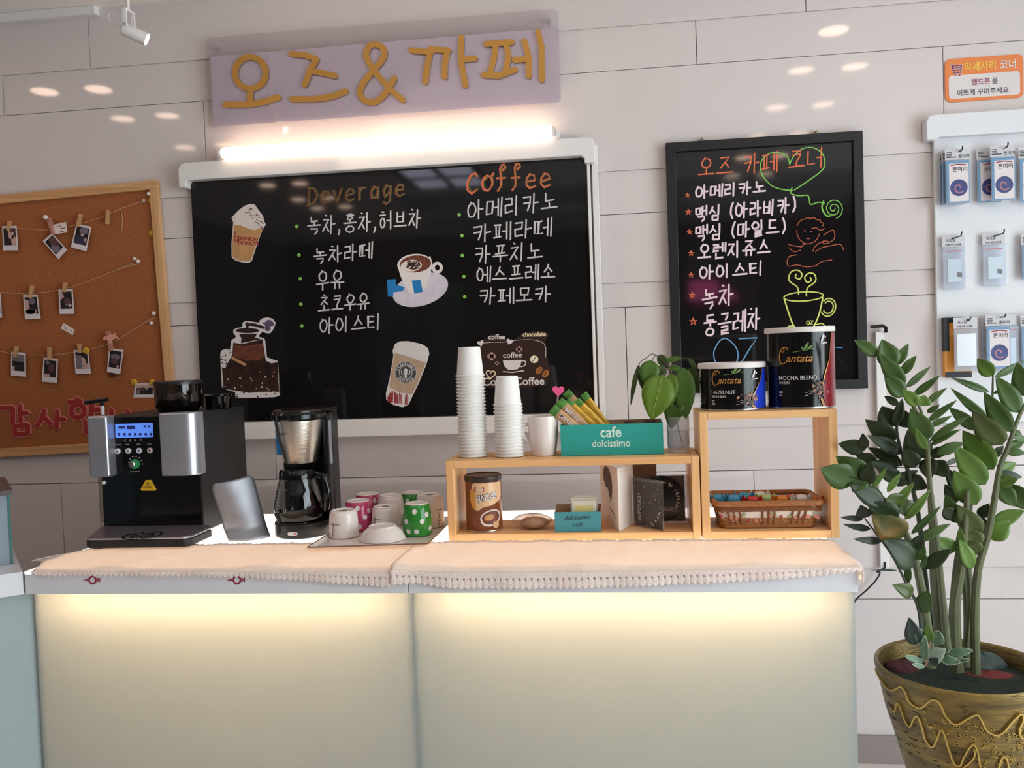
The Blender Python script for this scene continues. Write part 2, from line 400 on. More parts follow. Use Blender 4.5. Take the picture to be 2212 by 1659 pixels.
# ------------------------------------------------------------------ counter
CT = 0.897                       # counter top height
M_glow = mat('backlit_white_glass', (245, 240, 232), rough=0.25, emit=(255, 244, 232), estr=1.35)
M_front = mat('frosted_glass_panel', (128, 154, 164), rough=0.3, spec=0.4)
nt = M_front.node_tree; tl = nt.nodes.new('ShaderNodeBsdfTranslucent'); tl.inputs[0].default_value = rgb(240, 238, 234)
mx = nt.nodes.new('ShaderNodeMixShader'); mx.inputs[0].default_value = 0.45
nt.links.new(nt.nodes['Principled BSDF'].outputs[0], mx.inputs[1]); nt.links.new(tl.outputs[0], mx.inputs[2])
nt.links.new(mx.outputs[0], nt.nodes['Material Output'].inputs[0])
M_apron = mat('white_laminate', (222, 222, 228), rough=0.25)
M_red = mat('maroon_print', (150, 40, 62), rough=0.4)
M_strip = mat('warm_led_strip', (255, 235, 190), emit=(255, 226, 180), estr=205)
X0, XS, X1 = -1.412, -0.486, 0.482
def counter(x0, x1, label, logos):
    t = thing('counter_unit', label, 'counter', ((x0 + x1) / 2, -0.7, 0), 0, 'backlit counter units')
    x0 += 0.0006; x1 -= 0.0006
    b = MB(); b.box(x0, x1, -1.03, -1.010, 0.843, CT - 0.006); b.box(x0, x1, -1.010, -0.32, CT - 0.03, CT - 0.006)
    b.build('apron', M_apron, t, world=True, smooth=0, bevel=0.0015)
    MB().box(x0, x1, -1.03, -0.32, CT - 0.006, CT).build('top_panel', M_glow, t, world=True, smooth=0)
    b = MB(); b.box(x0, x0 + 0.006, -0.99, -0.32, 0.0, CT - 0.03); b.box(x1 - 0.006, x1, -0.99, -0.32, 0.0, CT - 0.03); b.box(x0 + 0.006, x1 - 0.006, -0.34, -0.32, 0.0, CT - 0.03)
    b.build('carcass', M_apron, t, world=True, smooth=0)
    MB().box(x0, x1, -1.000, -0.991, 0.0, 0.858).build('front_panel', M_front, t, world=True, smooth=0)
    MB().box(x0 + 0.055, x1 - 0.055, -0.948, -0.926, 0.824, 0.834).build('light_strip', M_strip, t, world=True, smooth=0)
    for lx in logos:
        p = A(lx, 1253, -1.03); f = onwall(-1.03); b = MB()
        for ring in (circ(p.x, p.z, 0.0085, 20),):
            b.stroke(ring + ring[:1], 0.004, f, 0.0005, 0.0002)
        b.stroke([(p.x - 0.009, p.z), (p.x - 0.015, p.z)], 0.003, f, 0.0005, 0.0002)
        b.prism(circ(p.x - 0.0155, p.z, 0.0028, 10), f, 0.0006, 0.0002); b.prism(circ(p.x - 0.021, p.z, 0.0016, 10), f, 0.0006, 0.0002)
        b.stroke([(p.x + 0.012, p.z - 0.004), (p.x + 0.012, p.z + 0.004), (p.x + 0.0185, p.z - 0.004), (p.x + 0.0185, p.z + 0.004)], 0.0026, f, 0.0005, 0.0002)
        b.build('logo_print', M_red, t, world=True, smooth=0)
    return t
counter(X0, XS, 'left half of the backlit white counter, with two small maroon logos on its edge', (200, 512))
counter(XS, X1, 'right half of the backlit white counter, no logos on its edge', ())

# angled counter unit carrying the glass showcase at the left edge
dv = Vector((-0.77, -0.64)); nv = Vector((-0.64, 0.77))
ca = Vector((-1.416, -1.03)); cb = ca + dv * 0.9; cc = cb + nv * 0.5; ce = Vector((-1.416, -0.72))
cdp = ca + nv * 0.5
t = thing('counter_unit', 'angled counter unit at the left edge, under the glass showcase', 'counter', (ca.x - 0.3, ca.y, 0))
f3 = lambda u, v, d: Vector((u, v, d))
polyA = [ca, cb, cc, cdp]
MB().prism([tuple(p) for p in polyA], f3, CT, 0.843).build('apron', M_apron, t, world=True, smooth=0, bevel=0.0015)
cen = sum(polyA, Vector((0, 0))) / 4
MB().prism([tuple(p) for p in (ca + nv * 0.03 - dv * 0.0295, cb + nv * 0.03, cc - nv * 0.02, cdp - nv * 0.02)], f3, 0.843, 0.0).build('front_panel', mat('pale_glossy_panel', (158, 172, 174), rough=0.18), t, world=True, smooth=0)

sc = thing('glass_showcase', 'glass showcase with dark lid and green glass edges at the far left', 'display case', (-1.7, -0.95, CT))
R0 = Vector((-1.500, -0.955)); hz = 0.172
P = lambda a, c, z: (R0.x + dv.x * a + nv.x * c, R0.y + dv.y * a + nv.y * c, z)
def slab(m, a0, a1, c0, c1, z0, z1): return m.hexa([P(a0, c0, z0), P(a1, c0, z0), P(a1, c1, z0), P(a0, c1, z0), P(a0, c0, z1), P(a1, c0, z1), P(a1, c1, z1), P(a0, c1, z1)])
M_gedge = mat('green_glass_edge', (74, 128, 120), rough=0.1, alpha=0.8)
M_sglass = glass('showcase_glass', tint=(222, 236, 240), gloss=0.9, solid=0.42, body=(225, 235, 248))
b = MB(); slab(b, 0, 0.5, 0, 0.006, CT, CT + hz); slab(b, 0, 0.006, 0.006, 0.3, CT, CT + hz)
b.build('glass_pane', M_sglass, sc, world=True, smooth=0)
b = MB(); slab(b, -0.004, 0.001, -0.002, 0.010, CT, CT + hz); b.build('glass_edge', M_gedge, sc, world=True, smooth=0)
b = MB(); slab(b, -0.012, 0.5, -0.012, 0.31, CT + hz, CT + hz + 0.012); b.build('lid', mat('dark_lid', (92, 86, 84), rough=0.3), sc, world=True, smooth=0, bevel=0.001)
for zz in (0.06, 0.115):
    b = MB(); slab(b, 0.007, 0.49, 0.007, 0.29, CT + zz, CT + zz + 0.006); b.build('shelf', glass('shelf_glass', tint=(225, 240, 240), gloss=0.8, solid=0.35, body=(225, 238, 248)), sc, world=True, smooth=0)
# ------------------------------------------------------------------ hand lettering
def _c(cu, cv, r, n=12, a0=PI / 2, a1=PI / 2 + 2 * PI, r2=None): return circ(cu, cv, r, n, r2, a0, a1)
JAMO = {
 'ㄱ': [[(0.05, .9), (.9, .9), (.85, .5), (.6, .05)]], 'ㄴ': [[(.1, .95), (.12, .1), (.95, .15)]],
 'ㄷ': [[(.9, .9), (.1, .9), (.1, .1), (.95, .12)]],
 'ㄹ': [[(.08, .95), (.9, .95), (.88, .55), (.12, .5), (.12, .05), (.95, .1)]],
 'ㅁ': [[(.1, .9), (.12, .08)], [(.1, .9), (.9, .92), (.85, .1), (.12, .08)]],
 'ㅂ': [[(.1, .95), (.12, .05), (.88, .05), (.9, .95)], [(.12, .5), (.88, .5)]],
 'ㅅ': [[(.5, .98), (.35, .5), (.02, .02)], [(.45, .6), (.95, .05)]],
 'ㅇ': [_c(.5, .48, .46, 16, PI * .62, PI * .62 + 2 * PI), [(.42, .9), (.3, 1.04)]],
 'ㅈ': [[(.08, .9), (.92, .9), (.55, .5), (.05, .04)], [(.52, .5), (.95, .05)]],
 'ㅊ': [[(.4, 1.12), (.62, 1.08)], [(.08, .82), (.92, .82), (.5, .45), (.05, .02)], [(.5, .45), (.95, .02)]],
 'ㅋ': [[(.05, .92), (.9, .92), (.85, .5), (.55, .02)], [(.05, .52), (.84, .56)]],
 'ㅌ': [[(.9, .92), (.1, .92), (.1, .08), (.95, .1)], [(.12, .5), (.85, .52)]],
 'ㅍ': [[(.05, .92), (.95, .95)], [(.32, .9), (.34, .08)], [(.68, .92), (.66, .08)], [(.0, .06), (1, .1)]],
 'ㅎ': [[(.35, 1.12), (.65, 1.1)], [(.08, .86), (.92, .88)], _c(.5, .33, .32, 14)],
 'ㄸ': [[(.48, .92), (.06, .92), (.06, .08), (.48, .1)], [(.95, .92), (.5, .9), (.5, .08), (1, .1)]],
}
CHO = 'ㄱㄲㄴㄷㄸㄹㅁㅂㅃㅅㅆㅇㅈㅉㅊㅋㅌㅍㅎ'
JUNG = 'ㅏㅐㅑㅒㅓㅔㅕㅖㅗㅘㅙㅚㅛㅜㅝㅞㅟㅠㅡㅢㅣ'
JONG = ['', 'ㄱ', 'ㄲ', 'ㄳ', 'ㄴ', 'ㄵ', 'ㄶ', 'ㄷ', 'ㄹ', 'ㄺ', 'ㄻ', 'ㄼ', 'ㄽ', 'ㄾ', 'ㄿ', 'ㅀ', 'ㅁ', 'ㅂ', 'ㅄ', 'ㅅ', 'ㅆ', 'ㅇ', 'ㅈ', 'ㅊ', 'ㅋ', 'ㅌ', 'ㅍ', 'ㅎ']
VOW = {'ㅏ': [[(.25, 1), (.27, 0)], [(.27, .5), (.95, .52)]], 'ㅑ': [[(.25, 1), (.27, 0)], [(.27, .64), (.95, .66)], [(.27, .36), (.95, .38)]],
 'ㅓ': [[(.75, 1), (.75, 0)], [(.75, .5), (.05, .5)]], 'ㅣ': [[(.4, 1), (.42, 0)]],
 'ㅔ': [[(.5, .96), (.5, .05)], [(.5, .5), (.0, .5)], [(.92, 1), (.92, 0)]], 'ㅐ': [[(.2, .96), (.2, .05)], [(.2, .5), (.85, .5)], [(.85, 1), (.85, 0)]],
 'ㅗ': [[(.5, 1), (.5, .35)], [(0, .3), (1, .34)]], 'ㅜ': [[(0, .75), (1, .8)], [(.5, .75), (.5, 0)]], 'ㅠ': [[(0, .8), (1, .84)], [(.32, .8), (.3, .05)], [(.68, .82), (.68, .05)]],
 'ㅡ': [[(0, .5), (1, .54)]]}
LAT = {
 '(': [[(.7, 1.05), (.35, .75), (.3, .35), (.6, .0)]], ')': [[(.3, 1.05), (.65, .75), (.7, .35), (.35, .0)]], ',': [[(.4, .2), (.5, .08), (.3, -.12)]],
 'D': [[(.15, 1), (.12, 0)], [(.05, .98), (.6, .95), (.9, .55), (.6, .1), (.0, -.02)]],
 'e': [[(.12, .35), (.8, .42), (.7, .66), (.4, .72), (.15, .5), (.15, .2), (.4, .02), (.85, .12)]],
 'v': [[(.1, .72), (.42, .02), (.85, .78)]], 'r': [[(.2, .75), (.22, 0)], [(.22, .5), (.45, .72), (.75, .66)]],
 'a': [[(.75, .62), (.4, .72), (.12, .4), (.25, .05), (.6, .1), (.75, .5), (.74, .7), (.78, .05)]],
 'g': [[(.75, .62), (.4, .72), (.12, .4), (.3, .1), (.7, .3), (.76, .7), (.74, -.2), (.4, -.35), (.15, -.2)]],
 'c': [[(.85, .78), (.7, .98), (.35, .85), (.12, .5), (.15, .12), (.45, -.05), (.85, .1)]],
 'o': [_c(.5, .42, .38, 16), [(.3, .6), (.5, .82), (.8, .72), (.95, .9)]],
 'f': [[(.5, 1.02), (.62, 1.1), (.72, 1.2), (.62, 1.32), (.42, 1.3), (.32, 1.1), (.42, .6), (.45, .2), (.2, -.05)], [(.1, .62), (.75, .62)]],
 'O': [_c(.5, .5, .48, 18)], 'Z': [[(.08, .95), (.9, .95), (.1, .02), (.95, .05)]],
}
def syllable(ch):
    """strokes of one Hangul syllable in the unit square"""
    i = ord(ch) - 0xAC00
    if i < 0: return LAT.get(ch, [])
    L, V, T = CHO[i // 588], JUNG[(i % 588) // 28], JONG[i % 28]
    top = 0.42 if T else 0.0; out = []
    def put(st, x0, x1, y0, y1):
        for s_ in st: out.append([(x0 + u * (x1 - x0), y0 + v * (y1 - y0)) for u, v in s_])
    if V in 'ㅏㅑㅓㅣㅔㅐ':
        put(JAMO[L], .02, .52 if V not in 'ㅔㅐ' else .46, top + (0.1 if not T else .04), .92); put(VOW[V], .56 if V not in 'ㅔㅐ' else .5, .98, top - .03, 1.02)
    else:
        m = top + (1 - top) * (.46 if V != 'ㅡ' else .36)
        put(JAMO[L], .2, .8, m, .98); put(VOW[V], .02, .98, top + (.02 if V != 'ㅡ' else -.05), m - .02)
    if T: put(JAMO[T], .2, .82, -.02, .34)
    return out
def handline(m, body, p0, p1, h, wd, f, d0=0.0006, d1=0.0001, jit=0.02, cw=None):
    """lay a handwritten line between two baseline pixels"""
    rnd = random.Random(body); P0, P1 = Vector(p0), Vector(p1)
    ws = [(0.45 if ch in ' ,()' else 1.0) for ch in body]; tot = sum(ws); U = (P1 - P0) / tot
    up = Vector((U.y, -U.x)).normalized() * -1 if False else Vector((0.03, -1)); x = 0.0
    for ch, wch in zip(body, ws):
        w_ = wch * 0.9
        for st in syllable(ch):
            pts = []
            for u, v in st:
                q = P0 + U * (x + u * w_ + rnd.uniform(-jit, jit)) + up * h * (v + rnd.uniform(-jit, jit))
                pts.append((q.x, q.y))
            m.stroke(pts, wd, f, d0, d1)
        x += wch
def smooth_path(pts, k=6, closed=False):
    P = [Vector(p) for p in pts]; n = len(P); out = []
    for i in range(n if closed else n - 1):
        p0 = P[(i - 1) % n] if closed or i else P[0]; p1 = P[i]; p2 = P[(i + 1) % n]; p3 = P[(i + 2) % n] if closed or i + 2 < n else P[-1]
        for j in range(k):
            t = j / k
            out.append(0.5 * ((2 * p1) + (p2 - p0) * t + (2 * p0 - 5 * p1 + 4 * p2 - p3) * t * t + (3 * p1 - p0 - 3 * p2 + p3) * t ** 3))
    if not closed: out.append(P[-1])
    return [(p.x, p.y) for p in out]
def zz(pts, ox, oy, s): return [(ox + x * s, oy + y * s) for x, y in pts]
# ------------------------------------------------------------------ mirrored cafe sign
M_mirror = mat('mirror_acrylic', (240, 230, 242), rough=0.05, metal=0.5, bump=0.10, bscale=4)
M_acr = glass('clear_acrylic', tint=(246, 244, 246), gloss=0.8, solid=0.05, body=(235, 225, 222))
M_gold = mat('gold_acrylic', (214, 160, 84), rough=0.22, metal=0.75)
sx0, sx1, sz0, sz1 = -1.367, -0.164, 2.178, 2.479
sign = thing('cafe_sign', 'long mirrored acrylic sign with gold handwritten Korean letters, above the lit tube lamp', 'sign', ((sx0 + sx1) / 2, -0.03, sz0))
MB().prism(rrect(sx0, sx1, sz0, sz1, 0.016), onwall(-0.030), 0.003, 0.0).build('acrylic_sheet', M_acr, sign, world=True, smooth=0)
MB().prism([(sx0 + 0.012, sz0 + 0.001), (sx1 - 0.001, sz0 + 0.003), (sx1 - 0.001, sz1 - 0.058), (sx0 + 0.012, sz1 - 0.062)], onwall(-0.026), 0.002, 0.0).build('mirror_panel', M_mirror, sign, world=True, smooth=0)
for hx in (sx0 + 0.03, sx1 - 0.03):
    for hz_ in (sz0 + 0.03, sz1 - 0.03):
        MB().lathe([(0.006, -0.026), (0.006, 0.0)], (hx, 0, hz_), 14, 'Y').build('standoff', M_chrome, sign, world=True)
S = 900 / 2212.0
def sgn(*lines): return [zz(l, 400, 0, S) for l in lines]
letters = [
 sgn(circ(347, 388, 82, 28, 84), [(347, 470), (346, 545)], [(210, 557), (350, 556), (430, 540), (500, 515)]),
 sgn([(560, 287), (640, 294), (703, 318)], [(700, 312), (665, 375), (635, 455)], [(668, 378), (735, 390), (802, 405)], [(563, 527), (690, 528), (790, 512), (857, 484)]),
 sgn(smooth_path([(1160, 535), (1085, 470), (990, 355), (962, 290), (985, 243), (1025, 240), (1058, 268), (1050, 315), (1005, 370), (945, 445), (930, 500), (960, 538), (1008, 543), (1065, 495), (1115, 412)], 4)),
 sgn([(1198, 268), (1310, 280)], [(1302, 278), (1285, 360), (1275, 440)], [(1296, 262), (1405, 270)], [(1392, 268), (1380, 340), (1378, 415)], [(1467, 195), (1465, 330), (1490, 460)], [(1470, 318), (1545, 312)]),
 sgn([(1595, 236), (1740, 225)], [(1650, 238), (1640, 310), (1618, 395)], [(1705, 235), (1718, 300), (1700, 388)], [(1580, 398), (1660, 405), (1758, 370)], [(1745, 320), (1815, 315)], [(1800, 215), (1824, 300), (1825, 410)], [(1872, 165), (1893, 250), (1895, 430)])]
for k, L in enumerate(letters):
    b = MB(); f = onpx(-0.033)
    for i, st in enumerate(L):
        b.stroke(st + (st[:1] if k == 0 and i == 0 else []), 12.5, f, 0.0042 + i * 0.00015, 0.0002)
    b.build('gold_letter', M_gold, sign, world=True, smooth=0)

# ------------------------------------------------------------------ tube lamp
lp0, lp1 = A(478, 332, -0.06), A(1195, 283, -0.06)
lamp = thing('tube_lamp', 'slim white batten lamp with a glowing warm tube, between sign and black board', 'lamp', ((lp0.x + lp1.x) / 2, 0, 2.09))
lz = (lp0.z + lp1.z) / 2
MB().box(lp0.x - 0.03, lp1.x + 0.02, -0.032, 0.0, max(lz - 0.032, 2.0625), lz + 0.006).build('batten', M_white, lamp, world=True, smooth=0, bevel=0.003)
MB().lathe([(0.017, lp0.x + 0.004), (0.0185, lp0.x + 0.012), (0.0185, lp1.x - 0.012), (0.017, lp1.x - 0.004)], (0, -0.06, lz), 20, 'X').build('tube', mat('lit_tube', (255, 245, 230), emit=(255, 222, 196), estr=7.5), lamp, world=True)
for xx, s_ in ((lp0.x, -1), (lp1.x, 1)):
    MB().lathe([(0.016, xx - 0.006), (0.016, xx + 0.006)], (0, -0.06, lz), 16, 'X').box(xx - 0.006, xx + 0.006, -0.06, -0.03, lz - 0.012, lz + 0.012).build('tube_holder', M_white, lamp, world=True)

# ------------------------------------------------------------------ large black glass board in a white frame
M_bglass = mat('black_glass', (24, 21, 22), rough=0.05, spec=0.5)
wb = thing('menu_board', 'wide black glass menu board with white frame and drink stickers, under the tube lamp', 'menu board', (-0.76, -0.02, 1.107))
WX0, WX1, WZ0, WZ1 = -1.452, -0.09, 1.160, 2.010
PY = -0.020
MB().box(WX0, WX1, PY, -0.004, WZ0 - 0.03, WZ1).build('glass_panel', M_bglass, wb, world=True, smooth=0)
b = MB(); f = onwall(-0.055)
cap = rrect(-1.478, -0.052, 1.997, 2.059, 0.022)
b.prism([(-1.478, 1.975), (-1.452, 1.975), (-1.452, 1.990), (-1.445, 1.999), (-0.105, 1.999), (-0.094, 1.990), (-0.094, 1.975), (-0.060, 1.975)] + [(-0.060, 2.037), (-0.066, 2.051), (-0.080, 2.057), (-1.455, 2.059), (-1.470, 2.053), (-1.478, 2.040)], f, 0.0, -0.050)
b.build('top_rail', M_white, wb, world=True, smooth=30, bevel=0.003)
MB().box(WX0 - 0.004, -0.052, -0.060, -0.004, 1.107, 1.165).build('bottom_rail', M_white, wb, world=True, smooth=0, bevel=0.003)
b = MB(); b.box(-0.088, -0.078, -0.03, -0.004, 1.165, 1.975); b.box(-0.072, -0.052, -0.028, -0.004, 1.075, 2.037)
b.build('side_rail', M_white, wb, world=True, smooth=0, bevel=0.002)
WH = mat('white_chalk_marker', (205, 198, 200), rough=0.8)
OL = mat('olive_chalk_marker', (118, 106, 58), rough=0.8); OR = mat('orange_chalk_marker', (226, 112, 76), rough=0.8)
BRN = mat('brown_chalk_marker', (104, 58, 38), rough=0.8); GRN = mat('green_chalk_marker', (132, 196, 84), rough=0.8)
YEL = mat('yellow_chalk_marker', (214, 216, 112), rough=0.8); BLU = mat('blue_chalk_marker', (110, 160, 205), rough=0.8); PNK = mat('pink_chalk_marker', (232, 208, 214), rough=0.8)
F = onpx(PY)
def line(root, name, body, p0, p1, h, wd, m, f):
    b = MB(); handline(b, body, p0, p1, h, wd, f); return b.build(name, m, root, world=True, smooth=0)
for body, p0, p1, h in (('녹차,홍차,허브차', (664, 507), (913, 490), 38), ('녹차라떼', (676, 571), (808, 556), 34), ('우유', (682, 628), (746, 624), 42),
                        ('초코우유', (687, 676), (800, 668), 36), ('아이스티', (690, 721), (827, 710), 33),
                        ('아메리카노', (1009, 475), (1208, 452), 40), ('카페라떼', (1021, 524), (1197, 508), 38), ('카푸치노', (1026, 570), (1176, 560), 38),
                        ('에스프레소', (1029, 610), (1203, 602), 33), ('카페모카', (1035, 657), (1194, 651), 33)):
    line(wb, 'chalk_lettering', body, p0, p1, h, 3.2, WH, F)
b = MB(); handline(b, 'Deverage', (662, 444), (878, 424), 38, 4.6, F, 0.0005); b.use(1); handline(b, 'Deverage', (665, 443), (880, 423), 38, 2.0, F, 0.0009)
b.build('chalk_heading', [BRN, OL], wb, world=True, smooth=0)
b = MB(); handline(b, 'coffee', (1006, 416), (1196, 404), 42, 4.2, F, 0.0005); b.use(1); handline(b, 'coffee', (1010, 413), (1196, 402), 38, 1.6, F, 0.0009)
b.build('chalk_heading', [OR, OL], wb, world=True, smooth=0)
for px, py in ((641, 489), (646, 551), (648.6, 602), (650, 657), (652, 704), (992, 464), (998, 509), (998.6, 552), (1002, 597.5), (1004, 641)):
    MB().stroke(circ(px, py, 2.8, 8) + circ(px, py, 1.2, 6), 2.2, F, 0.0006, 0.0001).build('green_bullet', GRN, wb, world=True, smooth=0)

# printed cut-out stickers on the glass
M_pw = mat('print_white', (222, 214, 212), rough=0.45); M_tan = mat('print_tan', (196, 146, 96), rough=0.45, var=0.15, vscale=30)
M_cream = mat('print_cream', (226, 212, 204), rough=0.5, var=0.12, vscale=60); M_dbr = mat('print_dark_brown', (62, 34, 26), rough=0.4, var=0.5, vscale=40, col2=(24, 14, 12))
M_mbr = mat('print_brown', (112, 60, 42), rough=0.4, var=0.4, vscale=50); M_rdp = mat('print_red', (150, 44, 50), rough=0.45)
M_blp = mat('print_blue', (30, 120, 185), rough=0.45); M_gyp = mat('print_grey', (120, 118, 120), rough=0.45); M_lil = mat('print_lilac', (92, 78, 104), rough=0.45)
M_bean = mat('print_beans', (70, 40, 30), rough=0.45, var=0.7, vscale=160, col2=(28, 16, 13)); M_choc = mat('print_chocolate', (52, 33, 29), rough=0.35)
s4 = 460 / 2008.0
c4 = lambda L: zz(L, 400, 320, s4)
st = thing('drink_sticker', 'sticker of an iced latte cup topped with whipped cream, upper left of the wide board', 'sticker', A(535, 505, PY), 0, 'drink picture stickers')
outl = [(438, 655), (500, 590), (560, 545), (610, 526), (655, 530), (690, 580), (735, 640), (745, 690), (762, 720), (735, 760), (695, 860), (655, 980), (630, 1060), (605, 1082), (545, 1078), (480, 1062), (440, 1030), (438, 900), (450, 760), (455, 700)]
MB().prism(c4(outl), F, 0.0012, 0.0002).build('sticker_sheet', M_pw, st, world=True, smooth=0)
MB().prism(c4([(460, 720), (740, 755), (695, 850), (650, 970), (625, 1052), (600, 1070), (545, 1066), (485, 1052), (448, 1025), (447, 900)]), F, 0.0016, 0.001).build('cup_print', M_tan, st, world=True, smooth=0)
b = MB().prism(c4([(446, 658), (505, 597), (565, 552), (612, 534), (650, 538), (682, 585), (726, 645), (736, 692), (752, 722), (720, 752), (650, 775), (560, 745), (470, 705)]), F, 0.0018, 0.001)
b.use(1)
rn = random.Random(3)
for k in range(26):
    u = rn.uniform(560, 735); v = 560 + (u - 560) * 0.9 + rn.uniform(-40, 50)
    b.stroke(c4([(u, v), (u + rn.uniform(8, 26), v + rn.uniform(-4, 14))]), 1.3, F, 0.0021, 0.0017)
b.build('cream_print', [M_cream, M_mbr], st, world=True, smooth=0)
b = MB(); fr = lambda u, v, d: F(509 + u, 517 - v - u * -0.10 - 0, d)
b.text('DUNKIN', fr, 11, 6, 0, bold=0.03, d=0.002); b.text('DONUTS', fr, 11, 6, -9.5, bold=0.03, d=0.002)
b.stroke([(507, 500), (510, 508), (507, 514), (509, 522), (514, 521), (514, 509)], 1.8, F, 0.002, 0.0017)
b.build('cup_print_lettering', M_rdp, st, world=True, smooth=0)

s8 = 200 / 1382.0; g8 = lambda L: zz(L, 440, 640, s8)
st = thing('grinder_sticker', 'sticker of an old hand coffee grinder standing among beans, lower left of the wide board', 'sticker', A(540, 775, PY), 0, 'drink picture stickers')
outl = [(275, 1360), (255, 1040), (250, 850), (275, 805), (330, 785), (395, 800), (410, 690), (420, 650), (475, 620), (480, 590), (445, 550), (445, 500), (490, 475), (580, 460), (580, 400), (620, 370), (670, 372), (830, 395), (840, 360), (890, 325), (960, 315), (1030, 335), (1075, 395), (1060, 450), (1030, 510), (990, 555), (930, 550), (880, 530), (845, 560), (815, 600), (905, 630), (918, 660), (945, 910), (1050, 950), (1110, 965), (1118, 1130), (1132, 1480), (1070, 1505), (640, 1520), (480, 1515), (470, 1430), (360, 1400)]
MB().prism(g8(outl), F, 0.0012, 0.0002).build('sticker_sheet', M_pw, st, world=True, smooth=0)
b = MB()
b.prism(g8([(445, 690), (570, 715), (880, 640), (930, 960), (1010, 1000), (1112, 985), (1120, 1420), (700, 1430), (330, 1060), (400, 930), (430, 870)]), F, 0.0016, 0.001)
b.prism(g8([(530, 560), (800, 560), (770, 615), (860, 640), (560, 700), (565, 630)]), F, 0.0017, 0.001)
b.prism(g8(circ(655, 512, 178, 24, 38)), F, 0.0018, 0.001)
b.stroke(g8([(655, 520), (655, 405), (640, 400)]), 5, F, 0.002, 0.0012); b.stroke(g8([(640, 420), (760, 425), (900, 470)]), 6, F, 0.0021, 0.0012)
b.use(1).prism(g8([(870, 395), (930, 385), (960, 350), (1010, 360), (1050, 400), (1045, 440), (990, 450), (1000, 500), (960, 528), (920, 500), (920, 430)]), F, 0.002, 0.001)
b.use(2).prism(g8([(450, 720), (600, 745), (890, 700), (915, 900), (820, 960), (640, 960), (440, 900)]), F, 0.0019, 0.001)
b.use(3).stroke(g8([(430, 920), (620, 1020)]), 6, F, 0.0022, 0.001)
b.use(4)
rn = random.Random(11)
b.prism(g8([(275, 1060), (420, 1090), (700, 1200), (1118, 1250), (1128, 1430), (960, 1400), (720, 1440), (560, 1420), (300, 1380)]), F, 0.00185, 0.001)
b.use(0)
for k in range(60):
    u = rn.uniform(270, 1110); v = rn.uniform(1090, 1500) if u > 450 else rn.uniform(830, 1380)
    b.prism(g8(circ(u, v, rn.uniform(9, 20), 7, rn.uniform(6, 12), tilt=rn.uniform(0, 3))), F, 0.0020, 0.001)
b.use(5)
for k in range(16):
    u = rn.uniform(300, 1090); v = rn.uniform(1110, 1400)
    b.prism(g8(circ(u, v, rn.uniform(8, 22), 6, rn.uniform(4, 10), tilt=rn.uniform(0, 3))), F, 0.0022, 0.001)
b.build('grinder_print', [M_dbr, M_lil, M_mbr, M_tan, M_bean, M_pw], st, world=True, smooth=0)

s6 = 500 / 2183.0; k6 = lambda L: zz(L, 820, 320, s6)
st = thing('cappuccino_sticker', 'sticker of a white cappuccino cup tilted on a saucer, middle of the wide board', 'sticker', A(905, 605, PY), 0, 'drink picture stickers')
b = MB(); b.prism(k6(circ(385, 1335, 268, 36, 152, tilt=-0.28)), F, 0.0012, 0.0002); b.build('saucer_print', mat('print_saucer', (206, 200, 212), rough=0.4, var=0.08, vscale=30), st, world=True, smooth=0)
b = MB(); b.prism(k6([(168, 1110), (200, 1210), (235, 1300), (280, 1360), (340, 1385), (400, 1360), (450, 1290), (480, 1200), (498, 1090), (480, 1020)]), F, 0.0018, 0.001)
ring = circ(545, 1128, 38, 20, 42); b.stroke(k6(ring + ring[:2]), 6.5, F, 0.0017, 0.001); b.prism(k6(circ(333, 1096, 166, 30, 98, tilt=-0.08)), F, 0.0020, 0.001)
b.build('cup_print', M_pw, st, world=True, smooth=0)
b = MB(); b.prism(k6(circ(340, 1092, 148, 30, 80, tilt=-0.08)), F, 0.0023, 0.0015)
b.use(1).prism(k6(circ(300, 1110, 100, 24, 55, tilt=-0.1)), F, 0.0025, 0.002)
b.use(2)
rn = random.Random(5)
for k in range(9): b.stroke(k6(smooth_path([(260 + rn.uniform(0, 120), 1060 + rn.uniform(0, 80)) for _ in range(3)], 4)), 2.6, F, 0.0027, 0.002)
b.build('coffee_print', [M_mbr, M_cream, M_dbr], st, world=True, smooth=0)
b = MB(); b.prism(k6([(305, 1250), (385, 1240), (410, 1355), (330, 1375)]), F, 0.0022, 0.0016); b.prism(k6([(70, 1240), (150, 1235), (160, 1290), (240, 1310), (220, 1350), (130, 1360), (130, 1400), (80, 1400)]), F, 0.0016, 0.0003)
b.build('label_print', M_blp, st, world=True, smooth=0)

s5 = 920 / 2212.0; h5 = lambda L: zz(L, 400, 660, s5)
st = thing('takeaway_cup_sticker', 'sticker of a lidded takeaway cup with round black logo, low on the wide board', 'sticker', A(880, 810, PY), 0, 'drink picture stickers')
MB().prism(h5([(1078, 235), (1090, 200), (1115, 186), (1160, 185), (1230, 200), (1262, 222), (1268, 250), (1255, 300), (1215, 400), (1160, 515), (1130, 528), (1080, 515), (1045, 490), (1043, 455), (1062, 380), (1082, 260)]), F, 0.0012, 0.0002).build('sticker_sheet', M_pw, st, world=True, smooth=0)
b = MB(); b.prism(h5([(1088, 245), (1150, 262), (1250, 298), (1205, 410), (1178, 462), (1110, 450), (1062, 425), (1070, 360)]), F, 0.0016, 0.001)
b.use(1)
rn = random.Random(8)
for k in range(26): u = rn.uniform(1050, 1155); b.stroke(h5([(u, 500 + (u - 1050) * 0.15), (u + 3, 480 - rn.uniform(0, 35))]), 1.6, F, 0.0016, 0.001)
b.build('cup_print', [mat('print_latte', (188, 160, 134), rough=0.45, var=0.1, vscale=40), M_rdp], st, world=True, smooth=0)
cx, cy = h5([(1146, 347)])[0]
